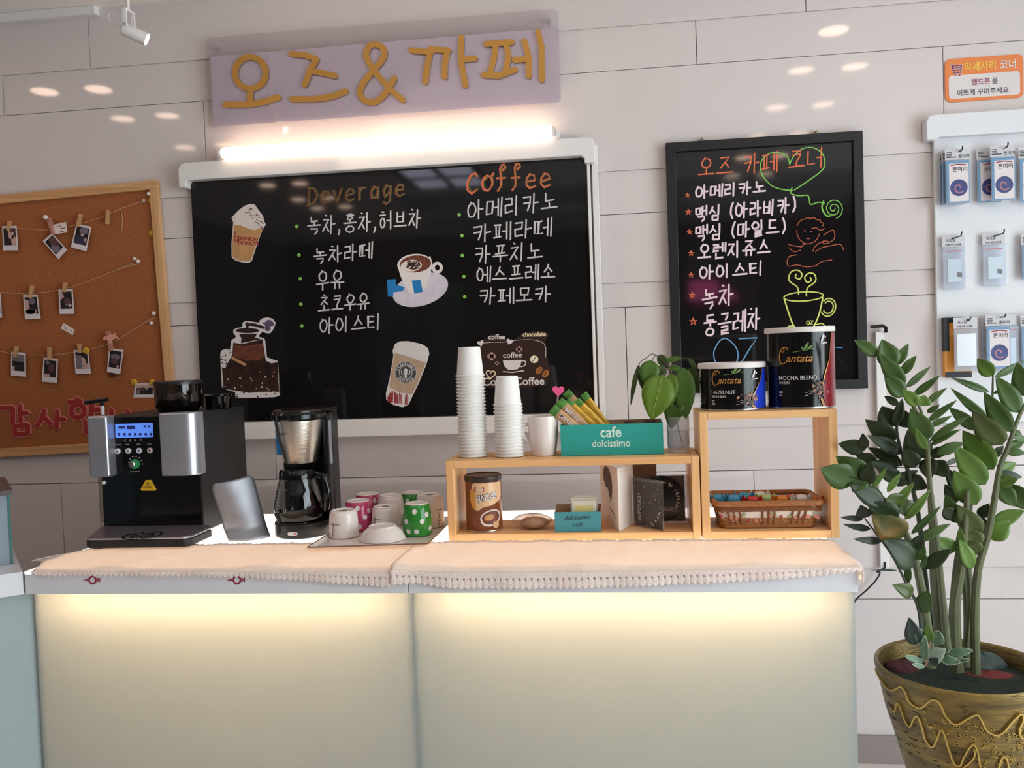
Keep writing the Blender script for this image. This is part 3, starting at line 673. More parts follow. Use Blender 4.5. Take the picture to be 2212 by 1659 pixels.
b = MB(); b.prism(circ(cx, cy, 24, 36, 24), F, 0.0019, 0.001); b.build('logo_disc', mat('print_logo_grey', (74, 76, 78), rough=0.4), st, world=True, smooth=0)
b = MB()
for rr in (23.2, 14): b.stroke(circ(cx, cy, rr, 36) + circ(cx, cy, rr, 36)[:1], 1.1, F, 0.0022, 0.0018)
def arc_text(m, body, r, a_mid, span, size, f, inner, d):
    n = len(body)
    for i, ch in enumerate(body):
        a = a_mid - span / 2 + span * i / (n - 1)
        if inner: a = a_mid + span / 2 - span * i / (n - 1)
        px, py = cx + r * math.cos(a), cy + r * math.sin(a)
        ux, uy = (-math.sin(a), math.cos(a)) if not inner else (math.sin(a), -math.cos(a))
        vx, vy = (math.cos(a), math.sin(a)) if not inner else (-math.cos(a), -math.sin(a))
        m.text(ch, lambda u, v, dd: f(px + ux * u + vx * v, py + uy * u + vy * v, dd), size, 0, 0, 'CENTER', 0.03, d)
arc_text(b, 'STARBUCKS', 15.5, -PI / 2, 2.5, 7.5, F, False, 0.0022); arc_text(b, 'COFFEE', 21.5, PI / 2, 1.6, 7.5, F, True, 0.0022)
b.prism(circ(cx, cy - 4, 4.2, 14), F, 0.0022, 0.0018)
for k in (-1, 1):
    b.stroke(smooth_path([(cx + k * 2, cy + 1), (cx + k * 8, cy + 4), (cx + k * 9, cy - 4)], 4), 1.6, F, 0.0022, 0.0018)
b.stroke([(cx, cy), (cx, cy + 11)], 5, F, 0.0021, 0.0018)
b.build('logo_print', M_pw, st, world=True, smooth=0)

st = thing('coffee_time_sticker', 'square dark brown coffee and chocolate sticker with a white cup drawing, behind the paper cups', 'sticker', A(1112, 775, PY), 0, 'drink picture stickers')
MB().prism(smooth_path(h5([(1530, 205), (1560, 170), (1600, 150), (1650, 165), (1700, 180), (1750, 145), (1800, 133), (1870, 135), (1888, 155), (1870, 190), (1880, 260), (1895, 340), (1880, 385), (1860, 415), (1700, 425), (1560, 425), (1530, 400), (1535, 300)]), 3, True), F, 0.0012, 0.0002).build('sticker_sheet', M_choc, st, world=True, smooth=0)
b = MB(); ft = lambda x, y, sl=0.02: (lambda u, v, d: F(x + u, y - v - u * sl, d))
b.text('coffee', ft(1055, 733), 15, bold=0.02, d=0.0016); b.text('coffee', ft(1087, 773), 17, bold=0.01, d=0.0016)
b.text('Coffee', ft(1112, 832), 24, bold=0.012, d=0.0016); b.text('Cook', ft(1043, 833), 24, bold=0.012, d=0.0016)
pq = h5([(1650, 285), (1745, 282)])
b.prism(h5([(1650, 285), (1748, 282), (1742, 310), (1728, 330), (1700, 336), (1675, 332), (1657, 312)]), F, 0.0016, 0.001)
b.stroke(h5(smooth_path([(1745, 288), (1768, 290), (1762, 312), (1738, 318)], 4)), 2.2, F, 0.0016, 0.001); b.stroke(h5([(1652, 343), (1700, 347), (1760, 338)]), 2.2, F, 0.0016, 0.001)
def heart(cx_, cy_, r, tilt=0.0):
    out = []
    for i in range(24):
        a = 2 * PI * i / 24; x = 16 * math.sin(a) ** 3; y = -(13 * math.cos(a) - 5 * math.cos(2 * a) - 2 * math.cos(3 * a) - math.cos(4 * a))
        x, y = x * r / 16, y * r / 16; out.append((cx_ + x * math.cos(tilt) - y * math.sin(tilt), cy_ + x * math.sin(tilt) + y * math.cos(tilt)))
    return out
for hx, hy, tl_ in ((1535, 195, -0.3), (1685, 187, 0.3)): b.prism(h5(heart(hx, hy, 17, tl_)), F, 0.0016, 0.001)
b.stroke(h5(smooth_path([(1550, 195), (1600, 190), (1650, 190), (1720, 180), (1800, 178), (1850, 190), (1872, 215), (1872, 270)], 4)), 1.0, F, 0.0016, 0.001); b.stroke(h5([(1535, 210), (1537, 310)]), 0.9, F, 0.0016, 0.001)
b.use(1); b.text('chocolate', ft(1129, 727), 13.5, bold=0.035, d=0.0016, sx=0.95)
hh = heart(1587, 357, 24, 0.1); b.stroke(h5(hh + hh[:2]), 2.4, F, 0.0016, 0.001); b.prism(h5(circ(1813, 279, 22, 18, 20)), F, 0.0014, 0.001)
b.use(2); b.prism(h5(circ(1813, 279, 17, 16, 15)), F, 0.0016, 0.001)
b.use(3)
for bx, by in ((1838, 337), (1872, 354)): b.prism(h5(circ(bx, by, 22, 14, 15, tilt=-0.9)), F, 0.0016, 0.001)
b.use(4)
for bx, by, rr in ((1735, 227, 17), (1592, 263, 22), (1620, 300, 11)):
    for q in range(4): b.prism(h5(circ(bx + rr * .5 * math.cos(q * 1.57), by + rr * .42 * math.sin(q * 1.57), rr * .55, 10)), F, 0.0015, 0.001)
b.use(0)
for bx, by in ((1838, 337), (1872, 354), (1813, 279)): b.use(5).stroke(h5([(bx - 8, by + 10), (bx + 1, by), (bx + 7, by - 11)]), 1.4, F, 0.0019, 0.0015)
b.build('sticker_print', [M_pw, mat('print_butter', (232, 214, 170), rough=0.4), mat('print_ivory', (240, 232, 214), rough=0.4), mat('print_bean_tan', (170, 106, 52), rough=0.4), mat('print_puff', (176, 140, 128), rough=0.4), M_choc], st, world=True, smooth=0)

# ------------------------------------------------------------------ framed black menu board on the right
bx0, bx1, bz0, bz1 = 0.1675, 0.777, 1.218, 2.0275
bb = thing('framed_menu_board', 'tall black chalk menu board in a black frame, with heart and coffee cup drawings', 'menu board', ((bx0 + bx1) / 2, -0.02, bz0))
M_frame = mat('black_frame', (26, 24, 26), rough=0.45)
b = MB(); fw = 0.030
b.box(bx0, bx1, -0.030, -0.003, bz0, bz0 + fw); b.box(bx0, bx1, -0.030, -0.003, bz1 - fw, bz1); b.box(bx0, bx0 + fw, -0.030, -0.003, bz0 + fw, bz1 - fw); b.box(bx1 - fw, bx1, -0.030, -0.003, bz0 + fw, bz1 - fw)
b.build('frame', M_frame, bb, world=True, smooth=0, bevel=0.0015)
PB = -0.018
MB().box(bx0 + fw, bx1 - fw, PB, -0.006, bz0 + fw, bz1 - fw).build('glass_panel', M_bglass, bb, world=True, smooth=0)
for hx in (1517, 1763):
    p = A(hx, 300 if hx < 1600 else 286, -0.01)
    b = MB(); b.box(p.x - 0.012, p.x + 0.012, -0.012, -0.004, bz1, bz1 + 0.006); b.lathe([(0.004, -0.014), (0.004, -0.004)], (p.x, 0, bz1 + 0.010), 10, 'Y')
    b.build('hanger', mat('brass_hook', (150, 135, 110), rough=0.4, metal=0.8), bb, world=True)
G = onpx(PB)
line(bb, 'chalk_heading', '오즈 카페 코너', (1507, 384), (1782, 360), 42, 3.0, OR, G)
for body, p0, p1, h in (('아메리카노', (1502, 429), (1657, 416), 27), ('맥심 (아라비카)', (1501, 480), (1722, 458), 33), ('맥심 (마일드)', (1501, 521), (1700, 504), 33),
                        ('오렌지쥬스', (1507, 562), (1667, 549), 34), ('아이스티', (1510, 604), (1654, 592), 29), ('녹차', (1515, 670), (1588, 656), 44), ('둥글레차', (1519, 726), (1645, 710), 45)):
    line(bb, 'chalk_lettering', body, p0, p1, h, 4.0, PNK, G)
s3 = 480 / 1350.0; q3 = lambda L: zz(L, 1420, 270, s3)
for sx_, sy_, r in ((183, 427, 14), (188, 530, 18), (195, 650, 17), (205, 780, 17), (205, 912, 15), (212, 1035, 20), (218, 1195, 24)):
    pts = [(sx_ + r * math.sin(2 * PI * k * 2 / 5), sy_ - r * math.cos(2 * PI * k * 2 / 5)) for k in range(6)]
    MB().stroke(q3(pts), 2.0, G, 0.0006, 0.0001).build('chalk_star', OR, bb, world=True, smooth=0)
b = MB()
b.stroke(q3(smooth_path([(803, 240), (790, 195), (740, 168), (675, 176), (630, 225), (635, 300), (690, 365), (750, 390), (822, 398)], 5)), 2.4, G, 0.0006, 0.0001)
b.stroke(q3(smooth_path([(803, 240), (828, 190), (880, 145), (945, 138), (1000, 172), (1018, 230), (1000, 275), (930, 330), (832, 395)], 5)), 2.4, G, 0.0006, 0.0001)
b.stroke(q3(smooth_path([(818, 380), (812, 415), (860, 430), (915, 430), (930, 482), (975, 470), (1015, 475)], 5)), 2.4, G, 0.0006, 0.0001)
b.stroke(q3(smooth_path([(1010, 462), (1000, 505), (1025, 550), (1052, 552)], 4)), 3.2, G, 0.0006, 0.0001)
b.stroke(q3([(1070 + (8 + i * 1.55) * math.cos(i * 0.42), 508 + (8 + i * 1.65) * math.sin(i * 0.42)) for i in range(34)]), 2.0, G, 0.0006, 0.0001)
b.build('chalk_heart', GRN, bb, world=True, smooth=0)
b = MB()
ring = circ(888, 1042, 120, 28, 28, tilt=-0.06); b.stroke(q3(ring + ring[:2]), 2.6, G, 0.0006, 0.0001)
b.stroke(q3(smooth_path([(770, 1055), (800, 1150), (825, 1215), (850, 1240), (930, 1240), (960, 1205), (985, 1140), (1005, 1050)], 4)), 3.2, G, 0.0006, 0.0001)
for r in (44, 30): b.stroke(q3(circ(1038, 1108, r, 20, r * 1.25, -2.6, 2.4, tilt=0.3)), 2.6, G, 0.0006, 0.0001)
b.stroke(q3(smooth_path([(775, 1245), (800, 1222), (835, 1222)], 3)), 2.4, G, 0.0006, 0.0001); b.stroke(q3(smooth_path([(960, 1215), (1000, 1205), (1025, 1232)], 3)), 2.4, G, 0.0006, 0.0001)
b.stroke(q3(smooth_path([(858, 1030), (850, 985), (800, 945), (810, 895), (850, 882), (878, 905), (865, 935), (838, 925), (845, 905)], 4)), 2.8, G, 0.0006, 0.0001)
b.stroke(q3(smooth_path([(905, 1040), (912, 990), (960, 950), (955, 908), (920, 900), (895, 925), (908, 955), (935, 945), (928, 925)], 4)), 2.8, G, 0.0006, 0.0001)
handline(b, 'OZ', (1742, 702), (1757, 701), 9, 1.8, G)
b.build('chalk_cup', YEL, bb, world=True, smooth=0)
b = MB(); OR2 = mat('rust_chalk_marker', (184, 92, 68), rough=0.85)
curls = []
for i in range(13):
    a = PI * 1.05 + i * 0.20 * 0.75 * 1.6
    curls.append((925 + 80 * math.cos(a) + 8 * (i % 2), 620 + 52 * math.sin(a) - 6 * (i % 2)))
b.stroke(q3(smooth_path(curls, 4)), 1.7, G, 0.0006, 0.0001)
for L in ([(845, 640), (860, 690), (905, 722), (960, 705), (985, 660)], [(935, 630), (965, 625), (990, 640), (1015, 630)], [(1010, 670), (1040, 650), (1070, 640), (1075, 690), (1030, 720), (1000, 715)], [(870, 745), (890, 725), (925, 722)],
          [(795, 725), (830, 735), (880, 740)], [(800, 745), (830, 770), (870, 760)], [(945, 768), (960, 735), (1010, 705), (1045, 712)], [(960, 770), (1000, 745), (1050, 735), (1110, 725), (1132, 760)],
          [(845, 790), (800, 800), (788, 835), (800, 858), (850, 850), (900, 862), (960, 855), (1000, 830), (1060, 820)], [(890, 640), (900, 648)], [(930, 645), (940, 650)], [(905, 690), (925, 692)]):
    b.stroke(q3(smooth_path(L, 4)), 1.7, G, 0.0006, 0.0001)
b.build('chalk_cherub', OR2, bb, world=True, smooth=0)
b = MB(); b.stroke(q3(smooth_path([(345, 1420), (345, 1370), (380, 1310), (420, 1298), (470, 1340), (490, 1390), (480, 1440), (430, 1475), (370, 1460), (345, 1420)], 4)), 2.4, G, 0.0006, 0.0001)
b.stroke(q3([(495, 1298), (605, 1293), (560, 1360), (525, 1420), (470, 1500), (610, 1490)]), 2.6, G, 0.0006, 0.0001); b.stroke(q3([(1080, 1350), (1125, 1354)]), 1.6, G, 0.0006, 0.0001)
b.build('chalk_signature', BLU, bb, world=True, smooth=0)
# ------------------------------------------------------------------ cork board, tilted a little
ca_ = math.radians(1.8)
CO = Vector((-1.574, 0, 2.014)); CU = Vector((math.cos(ca_), 0, math.sin(ca_))); CV = Vector((-math.sin(ca_), 0, math.cos(ca_)))
def cork(y): return lambda u, v, d: Vector((CO + CU * u + CV * v).to_tuple()) + Vector((0, y - d, 0))
M_cork = mat('cork', (166, 97, 54), rough=0.9, var=0.28, vscale=220, bump=0.4, bscale=300)
M_pine = wood('light_pine_frame', (222, 174, 126), (200, 148, 100), 'X')
t = thing('cork_board', 'cork notice board in a pale pine frame, hung with strings of instant photos', 'cork board', (-2.2, 0, 1.1))
WB_, HB_, FW = 1.25, 0.932, 0.031
MB().prism([(-WB_ + FW, -HB_ + FW), (-FW, -HB_ + FW), (-FW, -FW), (-WB_ + FW, -FW)], cork(0), 0.010, 0.003).build('cork_panel', M_cork, t, world=True, smooth=0)
f = cork(0)
for nm, q, mm in (('frame_rail', [(-WB_, -FW), (0, -FW), (0, 0), (-WB_, 0)], M_pine), ('frame_rail', [(-WB_, -HB_), (0, -HB_), (0, -HB_ + FW), (-WB_, -HB_ + FW)], M_pine),
               ('frame_stile', [(-FW, -HB_ + FW), (0, -HB_ + FW), (0, -FW), (-FW, -FW)], wood('light_pine_frame_upright', (222, 174, 126), (200, 148, 100), 'Z')),
               ('frame_stile', [(-WB_, -HB_ + FW), (-WB_ + FW, -HB_ + FW), (-WB_ + FW, -FW), (-WB_, -FW)], MATS['light_pine_frame_upright'])):
    MB().prism(q, f, 0.022, 0.002).build(nm, mm, t, world=True, smooth=0, bevel=0.002)
CYF = -0.0105
M_str = mat('jute_string', (196, 160, 120), rough=0.9); M_peg = wood('wooden_peg', (206, 160, 112), (184, 136, 92), 'Z')
M_photo = mat('photo_paper', (222, 212, 214), rough=0.35); M_note = mat('note_paper', (232, 212, 206), rough=0.7); M_ink = mat('ink', (60, 52, 56), rough=0.7)
M_smile = mat('smiley_yellow', (226, 176, 40), rough=0.4); M_pinw = mat('white_pin', (236, 228, 228), rough=0.3)
YS = -0.022
SA, SB, SCc = 240 / 1991.0, 200 / 1659.0, 360 / 2212.0
a_ = lambda L: zz(L, 0, 400, SA); b_ = lambda L: zz(L, 180, 400, SB); c_ = lambda L: zz(L, 0, 600, SCc)
def string(label, px, loose=()):
    t = thing('string', label, 'string', A(px[0][0], px[0][1], YS), 0, 'photo strings on the cork board')
    P = [A(x, y, YS) for x, y in smooth_path(px, 4)]; P[-1].y = CYF - 0.0016
    MB().tube(P, 0.0011, 5).build('cord', M_str, t, world=True)
    for L in loose: MB().tube([A(x, y, CYF - 0.002) for x, y in smooth_path(L, 3)], 0.0013, 5).build('loose_end', M_str, t, world=True)
string('top jute string on the cork board, a loose end hanging near its right', [(-60, 486)] + a_([(0, 744), (178, 762), (500, 783), (870, 800), (1400, 705), (1900, 540)]) + b_([(640, 430), (1090, 270)]), [b_([(665, 405), (700, 640), (678, 875)])])
string('middle jute string across the cork board, carrying two instant photos', [(-60, 628)] + c_([(0, 195), (300, 212), (410, 210), (850, 150), (1280, 0)]) + b_([(560, 1530), (950, 1410)]), [b_([(560, 1525), (880, 1400)])])
string('lowest jute string across the cork board, with the pink pig peg on it', [(-60, 752)] + c_([(0, 975), (200, 1015), (660, 1025), (1060, 975), (1470, 870), (1735, 712), (2030, 530)]))
PICS = [mat('photo_dark', (40, 30, 34), rough=0.4, var=0.5, vscale=40), mat('photo_skin', (196, 160, 150), rough=0.4), mat('photo_grey', (120, 108, 116), rough=0.4), mat('photo_brown', (92, 62, 58), rough=0.4), mat('photo_blue', (52, 50, 72), rough=0.4)]
def polaroid(label, q, blobs, seed, y=-0.0245):
    """q = TL, TR, BR, BL pixels"""
    q = [Vector(p) for p in q]
    c = sum(q, Vector((0, 0))) / 4
    t = thing('instant_photo', label, 'photo', A(c.x, c.y, y), 0, 'instant photos on the cork board')
    f = onpx(y); bl = lambda u, v: (q[0] * (1 - u) * (1 - v) + q[1] * u * (1 - v) + q[2] * u * v + q[3] * (1 - u) * v)
    g = lambda u, v, d: f(*bl(u, v), d)
    MB().prism([(0, 0), (1, 0), (1, 1), (0, 1)], g, 0.0006, 0.0).build('photo_paper', M_photo, t, world=True, smooth=0)
    b = MB(); b.prism([(.09, .09), (.91, .09), (.91, .79), (.09, .79)], g, 0.0009, 0.0004)
    for m_, pts in blobs:
        b.use(m_); b.prism([(.09 + .82 * u, .09 + .7 * v) for u, v in pts], g, 0.0011 + 0.0001 * m_, 0.0006)
    b.build('picture', PICS, t, world=True, smooth=0)
def blob(cu, cv, ru, rv, n=10): return [(min(1, max(0, cu + ru * math.cos(2 * PI * i / n))), min(1, max(0, cv + rv * math.sin(2 * PI * i / n)))) for i in range(n)]
polaroid('instant photo of a pale face on dark ground, first under the top string', a_([(40, 735), (298, 728), (325, 1168), (55, 1170)]), [(1, blob(.62, .36, .26, .3)), (1, blob(.8, .75, .2, .35)), (3, blob(.75, .12, .2, .14))], 1)
polaroid('instant photo hanging askew below the pale note card', a_([(768, 1005), (935, 855), (1203, 1160), (1048, 1328)]), [(3, blob(.7, .3, .4, .4)), (2, blob(.4, .7, .4, .3)), (1, blob(.55, .4, .1, .16))], 2)
polaroid('instant photo of a person in dark clothes, right end of the top string', a_([(1370, 688), (1640, 748), (1550, 1185), (1272, 1115)]), [(2, blob(.6, .2, .35, .2)), (1, blob(.55, .42, .13, .13)), (4, blob(.45, .85, .4, .35)), (1, blob(.85, .7, .1, .14))], 3)
polaroid('instant photo cut by the left picture edge, middle string', c_([(-180, 218), (10, 212), (28, 530), (-170, 535)]), [(2, blob(.5, .4, .4, .3))], 4)
polaroid('instant photo with a pale floor and dark figure, middle string', c_([(307, 232), (498, 224), (540, 545), (333, 552)]), [(1, [(0, .1), (.3, .2), (.35, .7), (.9, .75), (.8, 1), (0, 1)]), (1, blob(.4, .85, .4, .16)), (2, blob(.6, .25, .25, .2))], 5)
polaroid('instant photo of a dark group scene, right one on the middle string', c_([(777, 160), (965, 150), (988, 478), (793, 482)]), [(1, [(0, 0), (.2, 0), (.35, .3), (0, .5)]), (3, blob(.6, .55, .3, .2)), (1, blob(.8, .8, .14, .1)), (2, blob(.55, .75, .16, .08))], 6)
polaroid('instant photo, leftmost on the lowest string, grey above dark', c_([(150, 980), (340, 997), (345, 1313), (147, 1297)]), [(2, [(0, 0), (1, 0), (1, .45), (0, .4)]), (1, [(0, .7), (.2, .75), (.2, 1), (0, 1)])], 7)
polaroid('instant photo hanging lowest, second on the lowest string', c_([(580, 1057), (770, 1078), (757, 1395), (557, 1378)]), [(2, blob(.25, .15, .16, .12)), (3, blob(.6, .45, .25, .3)), (1, [(0, .8), (.5, .82), (.5, 1), (0, 1)])], 8)
polaroid('instant photo with the yellow smiley pin at its corner', c_([(980, 958), (1170, 960), (1207, 1275), (1003, 1277)]), [(2, [(0, .2), (.5, .2), (.5, 1), (0, 1)]), (1, blob(.55, .55, .28, .25)), (1, [(.5, .85), (1, .62), (1, 1), (.5, 1)])], 9)
polaroid('instant photo hanging under the pink pig peg', c_([(1450, 930), (1640, 957), (1595, 1280), (1420, 1247)]), [(2, blob(.5, .35, .4, .18)), (3, blob(.45, .6, .3, .2)), (1, blob(.8, .88, .12, .08))], 10)
polaroid('wide group photo pinned by two smiley pins, beside the bean hopper', c_([(1800, 1400), (2060, 1400), (2050, 1590), (1770, 1590)]), [(1, [(0, 0), (1, 0), (1, .3), (0, .35)]), (3, blob(.4, .45, .12, .2)), (1, blob(.62, .4, .08, .12)), (2, blob(.15, .7, .12, .3))], 11, y=CYF - 0.001)
def peg(label, p0, p1, w_px, m=None, y=-0.0275, pig=None):
    P0, P1 = A(*p0, y), A(*p1, y); ax = (P1 - P0); L = ax.length; ax.normalize(); sd = Vector((-ax.z, 0, ax.x)); wd = w_px / 600.0
    t = thing('clothes_peg', label, 'clothes peg', P0, 0, 'small pegs on the cork board')
    for k, (s0, s1) in enumerate(((-0.0065, -0.0012), (0.0012, 0.0065))):
        q = []
        for l_, hw in ((0, wd / 2), (L, wd / 2 * 0.85)):
            pass
        pts = [P0 - sd * wd / 2, P0 + sd * wd / 2, P1 + sd * wd * .42, P1 - sd * wd * .42]
        MB().hexa([p + Vector((0, s0, 0)) for p in pts] + [p + Vector((0, s1, 0)) for p in pts]).build('jaw', m or M_peg, t, world=True, smooth=0, bevel=0.0008)
    mid = P0 + ax * L * .55
    MB().tube([mid - sd * wd * .55 + Vector((0, -.004, 0)), mid + sd * wd * .55 + Vector((0, -.004, 0))], 0.0016, 6).build('spring', M_steel, t, world=True)
    if pig:
        b = MB(); g = onpx(y - 0.0065)
        b.prism(c_(circ(1480, 795, 62, 18, 42, tilt=-0.4)), g, 0.003, 0.0); b.prism(c_(circ(1408, 800, 30, 12, 22)), g, 0.0035, 0.0); b.prism(c_([(1530, 770), (1570, 790), (1575, 815), (1530, 800)]), g, 0.0028, 0.0)
        for x0, y0, x1, y1 in ((1395, 790, 1382, 822), (1455, 830, 1450, 868), (1475, 830, 1478, 872), (1535, 770, 1532, 738), (1555, 790, 1572, 805)): b.stroke(c_([(x0, y0), (x1, y1)]), 2.6, g, 0.0026, 0.0)
        b.build('pig_figure', mat('pink_pig', (226, 160, 138), rough=0.6), t, world=True, smooth=0)
PP = mat('pink_peg', (186, 124, 112), rough=0.6)
peg('small wooden peg above the photo of the pale face', a_([(178, 640)])[0], a_([(150, 815)])[0], 6.5)
peg('pinkish peg holding the note card and the askew photo', a_([(875, 590)])[0], a_([(965, 880)])[0], 8, PP)
peg('small wooden peg above the photo of the person in dark clothes', a_([(1450, 520)])[0], a_([(1395, 745)])[0], 6.5)
peg('empty small wooden peg, alone on the right of the top string', a_([(1940, 450)])[0], a_([(1922, 700)])[0], 6.5, y=-0.024)
peg('small wooden peg above the photo with the pale floor', c_([(430, 100)])[0], c_([(402, 275)])[0], 6.5)
peg('small wooden peg above the dark group scene photo', c_([(870, 62)])[0], c_([(852, 190)])[0], 7)
peg('small wooden peg, leftmost on the lowest string', c_([(220, 910)])[0], c_([(205, 1050)])[0], 7)
peg('small wooden peg above the lowest-hanging photo', c_([(660, 918)])[0], c_([(660, 1090)])[0], 7.5)
peg('small wooden peg beside the yellow smiley pin', c_([(1055, 872)])[0], c_([(1065, 1000)])[0], 7)
peg('peg decorated with a flat pink pig', c_([(1435, 715)])[0], c_([(1480, 975)])[0], 8.5, PP, pig=True)
def card(name, label, q, y, inks):
    t = thing(name, label, 'note', A(*q[0], y)); f = onpx(y); q = [Vector(p) for p in q]
    g = lambda u, v, d: f(*(q[0] * (1 - u) * (1 - v) + q[1] * u * (1 - v) + q[2] * u * v + q[3] * (1 - u) * v), d)
    MB().prism([(0, 0), (1, 0), (1, 1), (0, 1)], g, 0.0006, 0.0).build('paper', M_note, t, world=True, smooth=0)
    b = MB()
    for L in inks: b.stroke(L, 0.06, g, 0.0009, 0.0004)
    b.build('handwriting', M_ink, t, world=True, smooth=0)
card('note_card', 'pale handwritten note card clipped by the pinkish peg', a_([(945, 712), (1182, 660), (1210, 845), (985, 880)]), -0.026, [[(.2, .25), (.3, .3)], [(.4, .22), (.5, .3), (.62, .22)], [(.5, .55), (.6, .5), (.7, .58), (.85, .5)], [(.45, .85), (.55, .8), (.65, .88), (.72, .82)]])
card('paper_scrap', 'small tilted paper scrap pinned between middle and lowest strings', c_([(845, 600), (993, 690), (965, 762), (805, 672)]), CYF - 0.0005, [[(.15, .4), (.3, .5)], [(.3, .6), (.4, .7)], [(.75, .4), (.9, .5), (.8, .7)]])
def pin(label, px, r_px, m, face=False, y=CYF):
    p = A(*px, y); r = r_px / 590.0
    t = thing('smiley_pin' if face else 'push_pin', label, 'pin', p, 0, 'pins on the cork board')
    if face:
        MB().lathe([(r, 0), (r, -0.003), (r * .8, -0.005), (r * .01, -0.0055)], p, 20, 'Y', cap1=False).build('face_disc', m, t, world=True)
        b = MB(); g = lambda u, v, d: p + Vector((u * r, -0.0056 - d, v * r))
        for s_ in (-1, 1): b.prism(circ(.3 * s_, .28, .12, 8, .2), g, 0.0004, 0.0)
        b.stroke(circ(0, -.05, .5, 8, None, PI * 1.15, PI * 1.85), .12, g, 0.0004, 0.0); b.build('smile', M_ink, t, world=True, smooth=0)
    else:
        MB().lathe([(r * .35, 0), (r * .35, -0.007), (r, -0.009), (r, -0.012), (r * .7, -0.013)], p, 14, 'Y').build('head', m, t, world=True)
        MB().lathe([(0.0008, 0.004), (0.0008, -0.001)], p, 6, 'Y').build('needle', M_steel, t, world=True)
pin('white round pin in the top right corner of the cork', b_([(1197, 162)])[0], 3.6, M_pinw)
pin('clear pin holding the end of the top string', b_([(1107, 278)])[0], 3.2, mat('clear_pin', (200, 186, 178), rough=0.2))
pin('white pin at the end of the middle string, left of a pair', b_([(945, 1322)])[0], 3.2, M_pinw); pin('white pin at the end of the middle string, right of a pair', b_([(1008, 1372)])[0], 3.8, M_pinw)
pin('white pin above the end of the lowest string', c_([(2062, 470)])[0], 3.8, M_pinw); pin('white pin below the end of the lowest string', c_([(2028, 602)])[0], 3.4, M_pinw)
pin('white pin on top of the pinkish peg', a_([(848, 580)])[0], 4.6, M_pinw, y=-0.034)
pin('dark purple pin under the photo with the pig peg', c_([(1510, 1285)])[0], 6.0, mat('purple_pin', (72, 34, 44), rough=0.4))
pin('yellow smiley pin just under the top right corner pins', b_([(1208, 282)])[0], 5.6, M_smile, True); pin('yellow smiley pin alone on the right edge of the cork', b_([(1232, 860)])[0], 6.3, M_smile, True)
pin('yellow smiley pin stuck over a photo corner', c_([(1145, 968)])[0], 6.8, M_smile, True, y=-0.0262)
pin('yellow smiley pin, left of the two holding the wide group photo', c_([(1780, 1385)])[0], 6.8, M_smile, True, y=CYF - 0.002); pin('yellow smiley pin, right of the two holding the wide group photo', c_([(2022, 1392)])[0], 6.8, M_smile, True, y=CYF - 0.002)
# red foam syllables
M_fr = mat('red_felt', (158, 46, 42), rough=0.9); M_fp = mat('pink_felt_edge', (214, 128, 126), rough=0.9); SD = 340 / 2212.0
d_ = lambda L: zz(L, 0, 800, SD)
def felt(label, strokes, wd):
    t = thing('felt_letter', label, 'letter', A(*d_(strokes[0][:1])[0], CYF), 0, 'red felt letters on the cork board'); g = onpx(CYF)
    b = MB()
    for i, s_ in enumerate(strokes): b.stroke(d_(s_), wd + 4.6, g, 0.003 + i * 0.0001, 0.0)
    b.build('edge', M_fp, t, world=True, smooth=0)
    b = MB()
    for i, s_ in enumerate(strokes): b.stroke(d_(s_), wd, g, 0.0042 + i * 0.0001, 0.001)
    b.build('face', M_fr, t, world=True, smooth=0)
felt('red felt syllable reading 감, leftmost on the cork board', [[(-60, 530), (190, 530)], [(190, 530), (190, 735)], [(290, 490), (300, 720)], [(310, 600), (400, 600)], [(215, 775), (225, 900)], [(215, 785), (400, 765)], [(400, 765), (405, 885)], [(225, 900), (405, 885)]], 9.5)
felt('red felt syllable reading 사, between its two neighbours on the cork board', [[(635, 560), (590, 680), (530, 785)], [(625, 655), (720, 755)], [(812, 565), (805, 815)], [(825, 685), (925, 692)]], 9.5)
oo = circ(1100, 570, 95, 22)
felt('red felt syllable reading 합, half hidden behind the coffee machine', [oo + oo[:2], [(970, 450), (1150, 435)], [(1095, 400), (1097, 450)], [(1300, 455), (1290, 650)], [(1300, 555), (1400, 552)], [(1215, 720), (1222, 880)], [(1340, 720), (1345, 880)], [(1222, 860), (1345, 860)], [(1222, 790), (1345, 790)]], 10.5)
felt('red felt syllable reading 니, only its tip showing above the coffee machine', [[(1570, 545), (1575, 760)], [(1575, 760), (1700, 750)], [(1800, 560), (1800, 860)]], 9.5)

# ------------------------------------------------------------------ track spotlight
yq = -0.55; SPX = 460 / 2212.0; e_ = lambda L: [A(x * SPX, y * SPX, yq) for x, y in L]
t = thing('track_spotlight', 'small white cylinder spotlight hanging from the ceiling, top left', 'spotlight', (e_([(1330, 100)])[0].x, yq, HC))
p0 = e_([(1332, 110)])[0]
MB().tube([(p0.x, yq, HC), (p0.x, yq, p0.z)], 0.0045, 10).build('stem', M_white, t, world=True)
MB().lathe([(0.03, HC), (0.03, HC - 0.018), (0.027, HC - 0.02)], (p0.x, yq, 0), 20).build('ceiling_rose', M_white, t, world=True)
j = e_([(1345, 280)])[0]
MB().box(p0.x - 0.006, p0.x + 0.007, yq - 0.024, yq - 0.019, j.z - 0.006, p0.z).box(p0.x - 0.006, p0.x + 0.007, yq + 0.019, yq + 0.024, j.z - 0.006, p0.z).box(p0.x - 0.006, p0.x + 0.007, yq - 0.019, yq + 0.019, p0.z - 0.004, p0.z).build('bracket', M_white, t, world=True, smooth=0, bevel=0.001)
h0, h1 = e_([(1278, 300), (1488, 386)]); h1 = h1 + Vector((0, 0.02, 0)); ax = (h1 - h0); L = ax.length
